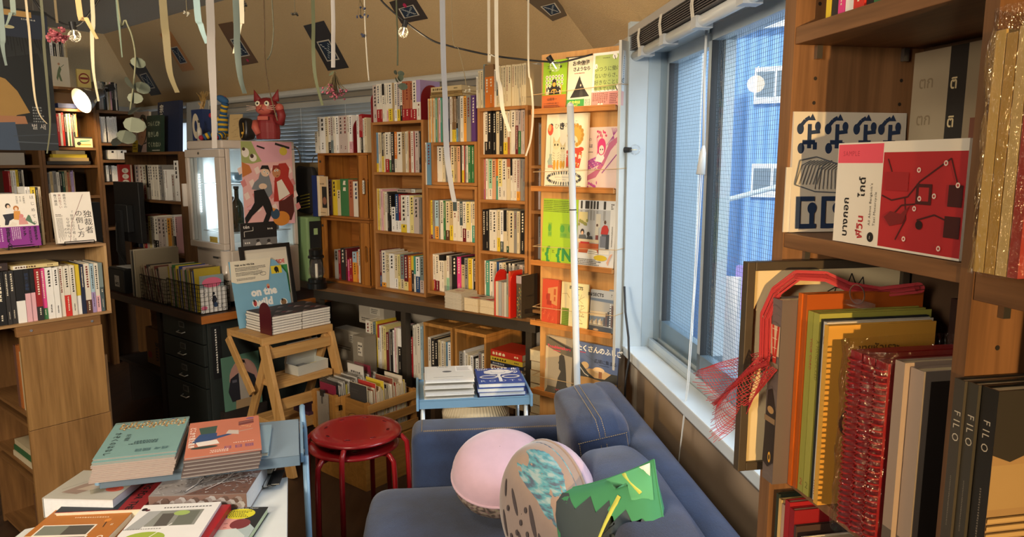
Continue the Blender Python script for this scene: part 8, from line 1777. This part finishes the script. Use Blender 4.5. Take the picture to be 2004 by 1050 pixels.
for pts, t_, w, c, lb in (([(24, -5), (21, 25), (12, 50)], 2.0, 9, '8a978c', 'short sage ribbon curling left over the hanging poster top'), ([(2, 30), (5, 90), (12, 128)], 2.0, 9, '7d8b86', 'sage ribbon at the outer edge of the hanging poster'),
        ([(50, -5), (57, 60), (63, 140), (69, 195), (78, 225), (92, 242)], 1.9, 4, 'b9a98a', 'thin tan ribbon ending at the poster lettering'), ([(82, 20), (86, 90), (93, 170), (98, 245), (92, 300)], 1.95, 5, '66664f', 'thin olive ribbon hanging over the hanging poster'),
        ([(152, -5), (168, 35), (190, 76)], 1.7, 10, 'cfa873', 'wide tan ribbon with a slanted end near the lit bulb'), ([(180, -5), (180, 70), (183, 140), (193, 198)], 1.8, 7, 'cdbf9f', 'cream ribbon hanging before the clip lamp shelf'),
        ([(228, -5), (234, 60), (239, 112)], 2.1, 4, '7f8f7c', 'thin green ribbon near the eucalyptus stem'), ([(318, -5), (325, 70), (332, 140), (347, 181)], 1.7, 14, '75694a', 'wide olive ribbon knotted near its end, before the orange print'),
        ([(384, -5), (393, 50), (405, 85)], 1.9, 12, '9ab4b6', 'pale blue ribbon with a slanted end on the sloped ceiling'), ([(410, -5), (413, 90), (418, 200), (420, 290)], 1.6, 15, '857f7b', 'long grey ribbon hanging before the glass cooler'),
        ([(461, -5), (464, 90), (470, 150), (479, 183)], 1.7, 12, '66716a', 'wide slate green ribbon above the cooler toys'), ([(471, -5), (468, 50), (459, 104)], 1.75, 11, 'd3c8ae', 'cream ribbon tapering in front of the brown ceiling print'),
        ([(612, -5), (613, 90), (617, 150), (631, 206)], 1.8, 7, '565a3e', 'olive ribbon swinging before the window blind'), ([(867, 84), (871, 190), (874, 290), (881, 350), (889, 395)], 2.3, 11, 'a5a6ab', 'long silvery ribbon hanging before the middle bookcase'),
        ([(972, 108), (979, 170), (984, 215), (997, 257)], 2.45, 8, 'e3dac4', 'cream ribbon curling before the tallest bookcase'), ([(1034, 112), (1039, 160), (1043, 215), (1039, 270), (1029, 305)], 2.45, 4, 'cfc6b0', 'narrow cream ribbon curling beside the display rack'), ([(957, 96), (959, 106), (972, 112)], 2.46, 6, 'd9cfba', 'short cream bow of ribbon tied on the cable above the tallest bookcase')):
    hang(pts, t_, w, c, lb, twist=.5)
t, S_ = hang([(107, -5), (112, 45)], 2.05, 5, '7a6a4e', 'pink dried flower bunch hanging by the lit bulb', 'dried_flowers', cat='dried flowers'); blossoms(t, at_t(112, 70, 2.05), .032, 46, ('b5565f', 'c97078', '9c4450'), 1, .0042, False)
t, S_ = hang([(651, -5), (652, 80), (652, 132)], 1.9, 8, 'a09a96', 'pink dried flower spray tied on a grey ribbon above the blind', 'dried_flowers', cat='dried flowers'); blossoms(t, at_t(656, 180, 1.9), .036, 44, ('a8485c', 'b9596a', '8a3a4a'), 2, .0024); leaves(t, [(at_t(650, 148, 1.9), 1.2, .03)], '5a6048')
t, S_ = hang([(230, -5), (246, 40), (258, 70), (265, 110), (262, 160), (255, 215)], 1.5, 3.5, '6b6a50', 'eucalyptus stem with round leaves hanging before the far corner', 'eucalyptus', False); leaves(t, [(at_t(255, 118, 1.5), .3, .03), (at_t(262, 165, 1.5), 2.7, .038), (at_t(262, 166, 1.5), .4, .034), (at_t(248, 190, 1.5), .1, .032), (at_t(256, 218, 1.5), 1.0, .042), (at_t(240, 240, 1.5), .2, .045), (at_t(228, 262, 1.5), .4, .04), (at_t(222, 275, 1.5), .9, .045)], '6b6f5c')
t, S_ = hang([(776, 12), (778, 60), (778, 128)], 2.2, 3.5, '5c6048', 'eucalyptus sprig with dark leaves above the bookcase beside the crates', 'eucalyptus', False); leaves(t, [(at_t(778, 142, 2.2), .2, .022), (at_t(778, 142, 2.2), 3.0, .02), (at_t(778, 156, 2.2), -.4, .028), (at_t(776, 158, 2.2), 2.6, .026), (at_t(779, 168, 2.2), .1, .03)], '4a5240')
t, S_ = hang([(713, -5), (715, 60), (719, 125), (722, 158)], 2.1, 3, 'c9c0ac', 'white cord with small blue dried flowers before the slope', 'dried_flowers', False, cat='dried flowers'); blossoms(t, at_t(705, 28, 2.1), .03, 7, ('2c3450', '3a4468'), 4, .003); blossoms(t, at_t(714, 70, 2.1), .008, 3, ('2c3450',), 5, .003, False)
t, S_ = hang([(516, -5), (518, 110), (524, 160), (533, 200), (543, 236)], 1.8, 2.5, '6a543a', 'thin dried stem hanging down to the red cat figure', 'dried_twig', False); t, S_ = hang([(532, -5), (535, 60), (531, 100), (523, 117)], 1.8, 2.5, '6d6a55', 'thin green-grey dried stem curving above the red cat figure', 'dried_twig', False)
t, S_ = hang([(885, 55), (897, 95), (908, 140), (913, 172)], 2.3, 1.6, '8a7a5a', 'fine dried twig hanging before the middle bookcase top', 'dried_twig', False); blossoms(t, at_t(914, 176, 2.3), .016, 9, ('cfc6b0', 'a99a7a'), 6, .0022, False)
for px, py, lb, c in ((365, 25, 'pale dried flower sprig hanging near the pale blue ribbon', 'a09a88'), (478, 8, 'dark dried seed head hanging beside the cream ribbon', '3f3a34'), (577, 26, 'dark dried flower head hanging before the charcoal print', '3f3a30')):
    t, S_ = hang([(px - 1, -5), (px, py - 6)], 2.0, 1.8, '6a6048', lb, 'dried_twig', False); blossoms(t, at_t(px, py, 2.0), .011, 9, (c,), px, .0024, False)
# ---------------------------------------------------------------- blinds
vb = thing('venetian_blind', 'grey slatted blind half covering the back window behind the towers', 'blind', FB.M); sl = mat('a3a8a8', .45, .2)
VB0, VB1, vz0, vz1 = -4.95, -1.98, 1.16, 1.80; yb = BY - .05
m = MB(); m.box(VB0, VB1, yb - .02, yb + .02, vz1, vz1 + .03, mat('b3b4b0', .5)); m.build('headrail', vb)
m = MB(); n = 26
for k in range(n): z = vz0 + .03 + (vz1 - vz0 - .04) * k / (n - 1); m.prism([(VB0, yb - .007, z + .011), (VB1, yb - .007, z + .011), (VB1, yb + .007, z - .011), (VB0, yb + .007, z - .011)], (0, .0005, .0003), sl)
m.build('slats', vb)
m = MB(); m.box(VB0, VB1, yb - .012, yb + .012, vz0, vz0 + .018, sl); m.build('bottom_rail', vb)
for k in range(7): x = VB0 + .12 + k * .45; m = MB(); m.tube([(x, yb - .012, vz0), (x, yb - .012, vz1)], .0009, mat('d9d9d4', .6), 4); m.build('ladder_cord', vb)
rb2 = thing('raised_blind', 'raised white slat blind bunched along the top of the side window', 'blind', FW.M); whm = mat('cfd3d4', .35, .1)
m = MB(); m.box(.0, 1.38, -.012, .042, 1.885, 1.91, mat('a5a09a', .5)); m.build('headrail', rb2, bevel=.002)
m = MB()
for k in range(7): m.box(.01, 1.38, -.008, .038, 1.838 + k * .0065, 1.8405 + k * .0065, mat('5f5a5c', .5))
m.build('bunched_slats', rb2)
m = MB(); m.tube([(.01, .012, 1.820), (1.38, .012, 1.820)], .0165, whm, 12); m.build('bottom_rail', rb2, smooth=True)
for x in (.12, .34, .60, .88): 
    m = MB(); m.box(x - .006, x + .03, -.010, .036, 1.802, 1.832, mat('c9cdd0', .3, alpha=.75)); [m.tube([(x + .002 + .008 * j, -.011, 1.83), (x + .004 + .008 * j + .004 * (j % 2), -.016, 1.86), (x + .002 + .007 * j, -.011, 1.89)], .0018, mat('c9c2b4', .7), 5) for j in range(3)]; m.build('ladder_tape', rb2)
wd = thing('blind_wand', 'white blind cord hanging to the sofa, its long plastic tassel halfway down', 'blind cord', Matrix.Identity(4)); a0, a1, a2, a3 = at_t(1386, -12, 1.98), at_t(1377, 285, 1.98), at_t(1371, 341, 1.98), at_t(1328, 905, 2.0); wp = mat('d3d8db', .4)
m = MB(); m.tube([a0, at_t(1379, 140, 1.98), a1], .0042, wp, 8); m.build('cord_sleeve', wd, smooth=True); m = MB(); m.tube([a1, a1 + (a2 - a1) * .25, a2], [.004, .0085, .0125], wp, 14); m.build('tassel', wd, smooth=True)
m = MB(); m.tube([a2, at_t(1362, 500, 1.98), at_t(1345, 750, 1.99), a3], .0016, wp, 6); m.tube([a2 + V((.005, 0, 0)), at_t(1365, 500, 1.98), at_t(1348, 750, 1.99), a3], .0013, wp, 6); m.build('pull_cord', wd)
m = MB(); m.tube([at_t(1222, 560, 2.5), at_t(1224, 610, 2.49), at_t(1230, 660, 2.46), at_t(1231, 700, 2.46), at_t(1224, 745, 2.46), at_t(1222, 800, 2.46)], .004, mat('22252a', .5), 6); o = m.build('power_cord', smooth=True); tag(o, 'black cord running down the corner beside the display rack', 'cord')
# ================================================================ toys on the cooler and neighbours
TZ_ = KZ1 + .001
def on_top(px, y): return FD.px(px, 268, y=y).x
cat_x = on_top(527, -.58)
ct_ = thing('cat_figure', 'red cat figure in a ribbed sweater with pricked ears and one raised paw', 'figurine', FBz(cat_x, -.585, TZ_, rad(28))); rc, rf = mat('7d1f22', .6), mat('b5584a', .6)
m = MB(); n = 40
m.loft([[V((r_ * cos(2 * pi * k / n) * (1 + (.03 if rib else 0) * (k % 4 < 2)), r_ * .8 * sin(2 * pi * k / n) * (1 + (.03 if rib else 0) * (k % 4 < 2)), z)) for k in range(n)] for r_, z, rib in ((.052, 0, 1), (.056, .03, 1), (.052, .07, 1), (.044, .095, 1), (.036, .108, 1))], rc); m.build('sweater_body', ct_)
m = MB(); m.ball((0, 0, .142), .05, rc, 20, sx=1.08, sy=.85, sz=.82); m.ball((0, -.022, .132), .036, rf, 16, sx=1.15, sy=.7, sz=.78); m.ball((0, -.05, .142), .005, 'c98a5a', 8); m.build('head', ct_, smooth=True)
for s in (-1, 1):
    e = MB(); e.loft([[V((s * .038 + .024 * cos(a) * f + s * .022 * (1 - f), .012 * sin(a) * f, .165 + .055 * (1 - f))) for a in [2 * pi * k / 12 for k in range(12)]] for f in (1, .7, .35, .04)], rc); e.build('ear', ct_, smooth=True)
    e = MB(); e.ball((s * .022, -.037, .153), .0125, 'e6dfc4', 12, sy=.5); e.ball((s * .022 + .002, -.044, .154), .005, '1a1a1a', 8, sy=.5); e.build('eye', ct_, smooth=True)
    for j in range(3): e = MB(); e.tube([(s * .026, -.046, .132 + .004 * j), (s * .07, -.05, .124 + .010 * j)], .0012, 'd9b8a8', 5); e.build('whisker', ct_)
m = MB(); m.tube([(0, -.05, .139), (0, -.05, .13), (.012, -.049, .124)], .001, '5a1f1c', 5); m.tube([(0, -.05, .13), (-.012, -.049, .124)], .001, '5a1f1c', 5); m.build('mouth', ct_)
m = MB(); m.tube([(.046, -.005, .085), (.075, -.015, .075), (.082, -.02, .10), (.076, -.022, .128)], [.018, .019, .018, .017], rc, 12); m.ball((.075, -.024, .135), .019, rf, 12); m.build('raised_arm', ct_, smooth=True)
m = MB(); m.tube([(-.04, -.03, .075), (-.034, -.046, .05), (-.018, -.05, .02)], [.015, .017, .013], rf, 12); m.build('lowered_arm', ct_, smooth=True)
m = MB(); m.box(-.02, .03, -.0475, -.043, .082, .098, rf); m.build('collar_patch', ct_)
def striped(pts, rad, cols, name, par, n=14, seg=3):
    P = [V(p) for p in pts]; k = 0; T = []
    for a, b in zip(P, P[1:]):
        for j in range(seg): T.append((a + (b - a) * (j / seg), a + (b - a) * ((j + 1) / seg)))
    m = MB()
    for i, (a, b) in enumerate(T): m.tube([a, b], [rad * (1 - .0 * i), rad], cols[i % 2], n)
    return m.build(name, par, smooth=True)
sx_ = on_top(437, -.58); sd = thing('sock_doll', 'blue and yellow striped sock doll with a blue head, sitting on the cooler', 'doll', FBz(sx_, -.58, TZ_ + .001, rad(30))); SC2 = (mat('c9a227', .85), mat('24507a', .85))
striped([(0, 0, .02), (0, .002, .07), (.002, .004, .115)], .024, SC2, 'body', sd, seg=4); striped([(.002, .004, .112), (.012, 0, .15), (.022, -.002, .178)], .017, SC2, 'neck', sd, seg=3)
striped([(-.012, -.01, .018), (-.045, -.03, .03), (-.075, -.045, .014)], .015, SC2, 'leg', sd); striped([(.012, -.01, .018), (.02, -.04, .026), (.012, -.07, .014)], .015, SC2, 'leg', sd); striped([(-.015, -.004, .10), (-.03, -.028, .115)], .013, SC2, 'arm', sd, seg=2)
m = MB(); m.ball((.012, -.008, .195), .022, mat('2f5a86', .85), 14, sx=1.5, sy=.9, sz=.8, X=RY(rad(25))); m.build('head', sd, smooth=True)
for p in ((-.085, -.05, .013), (.010, -.078, .013), (-.034, -.036, .118)): m = MB(); m.ball(p, .0125, mat('a02438', .85), 12); m.build('pompom', sd, smooth=True)
m = MB(); [m.ball((.0 + .008 * k, -.006, .213 - .002 * k), .004, mat('a02438', .85), 8) for k in range(4)]; m.build('crest', sd, smooth=True)
cover_book(FBz(on_top(446, -.60), -.60, TZ_, rad(20)) @ RX(rad(-10)), .075, .125, .003, 'b59b6d', lambda A: [A.rect(0, 0, 1, 1, 'b59b6d')] + [A.line([(.35 + .2 * sin(k * 2.1) + .15 * k / 9, .12 + k * .085), (.6 + .2 * cos(k * 1.7), .16 + k * .085)], .012, '5a4a30') for k in range(9)], 'kraft_card', 'brown kraft card with line drawings leaning between the dolls', 'card')
hb = thing('leather_pouch', 'small black leather pouch with a yellow tag beside the red cat', 'pouch', FBz(on_top(484, -.55), -.55, TZ_)); m = MB(); squish(m, (0, 0, .052), .036, .03, .052, mat('1d1c1c', .35), .6, .6, 28, wob=.15, f=20); m.build('pouch', hb, smooth=True); m = MB(); m.tube([(.02, -.03, .08), (.03, -.033, .04), (.012, -.036, .01)], .002, 'b08a3a', 6); m.ball((.022, -.036, .032), .007, 'd9a83a', 8); m.build('tag', hb)
m = MB(); m.box(-.02, .09, 0, .07, 0, .155, mat('22335f', .6)); A = Art(m, (-.02, -.0003, 0), (.11, 0, 0), (0, 0, .155)); A.ell(.36, .48, .32, .40, 'cfc3ac').ell(.36, .48, .13, .18, '22335f').rect(.7, 0, .72, 1, '2f4478'); o = place(m.build('ring_box'), FBz(on_top(381, -.62), -.62, TZ_)); tag(o, 'navy box with a big cream ring printed on it, at the cooler end', 'box')
bottle(FBz(on_top(391, -.665), -.665, TZ_), 'b9b4a8', .085, 'small white labelled bottle before the navy ring box', r=.012)
df = thing('dried_grass', 'small dried grass bunch with wooden pegs on the navy ring box', 'dried grass', FBz(on_top(402, -.60), -.60, TZ_ + .156)); m = MB(); r_ = random.Random(2)
for k in range(26): a = r_.uniform(-.8, .8); m.tube([(0, 0, 0), (a * .02, r_.uniform(-.01, .01), .05), (a * .05, r_.uniform(-.02, .02), .075 + r_.uniform(-.01, .012))], .0008, 'b08c4a', 4)
m.build('stalks', df); m = MB(); m.bar((-.02, -.012, .03), (.02, -.014, .002), .008, .005, 'c9a878'); m.bar((.018, -.012, .035), (.0, -.016, .0), .008, .005, 'c9a878'); m.build('peg', df)
# behind and beside the cooler
pb_ = thing('paper_bag', 'tall kraft paper bag with twisted handles behind the cooler', 'paper bag', TM(FB, fbx(597, 330, .12)[0], .12, CZ + .001)); m = MB(); m.box(-.16, .14, -.06, .06, 0, .66, mat('8a744f', .85)); m.build('bag', pb_, bevel=.004); m = MB(); m.tube([(-.09, -.05, .655)] + [(-.03 - .06 * cos(a), -.05, .67 + .085 * sin(a)) for a in [pi * k / 10 for k in range(11)]] + [(.03, -.05, .655)], .0028, 'a58a5a', 6); m.tube([(.02 , .04, .655)] + [(.08 - .06 * cos(a), .04, .665 + .04 * sin(a)) for a in [pi * k / 10 for k in range(11)]] + [(.14, .04, .655)], .0028, 'a58a5a', 6); m.build('handle', pb_)
gx0_, gx1_ = fbx(583, 500, -.10)[0], fbx(603, 500, -.10)[0]; rd_ = thing('radio', 'sage green portable case with a dark panel behind the black lantern', 'radio', FB.M); m = MB(); m.box(gx0_, gx1_, -.10, -.004, CZ + .001, 1.165, mat('7d9a6a', .45)); m.build('case', rd_, bevel=.01)
m = MB(); m.box(gx1_ + .0005, gx1_ + .004, -.085, -.012, CZ + .03, 1.14, mat('26292a', .4)); m.box(gx1_ + .0045, gx1_ + .006, -.06, -.035, 1.065, 1.10, mat('a9c48a', .4)); m.build('front_panel', rd_)
cover_book(TM(FB, fbx(613, 424, -.055)[0], -.055, 1.167), .045, .225, .05, '1f2f66', None, 'book', 'tall navy book standing on the sage green case', 'book')
cover_book(TM(FB, fbx(623, 424, -.035)[0], -.035, 1.1725), .085, .215, .012, 'cdb28c', lambda A: A.rect(0, 0, 1, 1, 'cdb28c').rect(.5, .2, 1, .74, '1d1b1a').ell(.75, .38, .2, .1, '8a5a44').scrib(.2, .78, .9, .84, 1, '6a5a44').scrib(.3, .06, .9, .1, 1, '6a5a44'), 'book', 'beige book with a dark photo at the mouth of the upper crate', 'book')
bs_ = thing('tote_bag', 'dark patterned tote bag hanging between cooler and sage green case', 'bag', TM(FB, fbx(590, 420, -.02)[0], .03, 1.167)); m = MB(); squish(m, (-.01, 0, .135), .085, .018, .135, mat('231f1c', .7), .3, .3, 28, wob=.1, f=14); m.build('bag_body', bs_, smooth=True); m = MB(); [m.tube([(-.05, -.0195, .03 + .018 * k), (.04, -.0195, .045 + .018 * k)], .003, 'b0a02f', 6) for k in range(5)]; m.build('yellow_straps', bs_)
ln = thing('lantern', 'black oil-style lantern with a clear glass chimney on the counter', 'lantern', TM(FB, fbx(622, 552, -.17)[0], -.175, CZ + .0006)); bkm2 = mat('151616', .35, .4)
m = MB(); m.lathe([(.001, 0), (.052, .0), (.052, .028), (.046, .034), (.046, .05), (.03, .056), (.001, .057)], bkm2, 28); m.build('base', ln, smooth=False); m = MB(); m.lathe([(.001, .155), (.03, .156), (.042, .162), (.042, .172), (.034, .178), (.036, .205), (.02, .215), (.001, .216)], bkm2, 28); m.build('hood', ln)
m = MB(); m.lathe([(.026, .057), (.042, .075), (.043, .10), (.032, .125), (.026, .155)], film, 24); m.build('glass_chimney', ln, smooth=True); m = MB(); m.cyl((0, 0, .057), (0, 0, .13), .0075, mat('e3ded0', .5), 12); m.build('candle', ln)
for s in (-1, 1): m = MB(); m.tube([(s * .046, 0, .045), (s * .056, 0, .08), (s * .056, 0, .14), (s * .04, 0, .166)], .003, bkm2, 6); m.build('frame_wire', ln)
# bookends and piles up on the towers
bookend(TM(FB, fbx(726.5, 235, .002)[0] - .0005, .002, 1.6645), .10, .155, '8a1f24', 'dark red bookend at the near end of the books beside the crates', base=.002)
bookend(TM(FB, fbx(824, 235, .0)[0], .0, 1.6645), .14, .165, '7d1a20', 'dark red round-topped bookend closing the row above the middle tower', base=.003)
bookend(TM(FB, fbx(692, 297, .004)[0], .004, 1.5125), .13, .185, '7d1a20', 'dark red bookend among the books on the pine crates', base=.02)
for k, (c, w, lb) in enumerate((('a58a58', .21, 'tan book lying on the slim art books, lowest of three'), ('8a6f44', .205, 'brown book lying on the slim art books, middle of three'), ('c9b488', .20, 'thick cream book lying on the slim art books, top of three'))):
    lie(w, .13, (.010, .014, .022)[k], c, 1.763 + (.0, .0106, .0252)[k], fbx(838, 185)[0] + .003 * k, lb, None, '5a4a2a', None, FB, .012)
lie(.135, .11, .018, 'a5968a', 1.313, fbx(768, 370)[0], 'pinkish grey book lying over the books beside the crates', ('cfd6d0', .8, 1), '4a4238', None, FB, .03)
sk = thing('sticker', 'small white sticker with black scribble on the upper crate stile', 'sticker', TM(FB, fbx(711.5, 378, -.0005)[0], -.0006, fbx(711, 379)[1])); m = MB(); m.prism([(-.008, 0, 0), (.008, 0, 0), (.008, 0, .07), (-.008, 0, .07)], (0, .0004, 0), 'e3ded2'); A = Art(m, (-.008, -.0003, 0), (.016, 0, 0), (0, 0, .07)); [A.line([(.2, .1 + .2 * k), (.8, .2 + .2 * k), (.3, .28 + .2 * k)], .15, '1f1f1f') for k in range(4)]; m.build('sheet', sk)
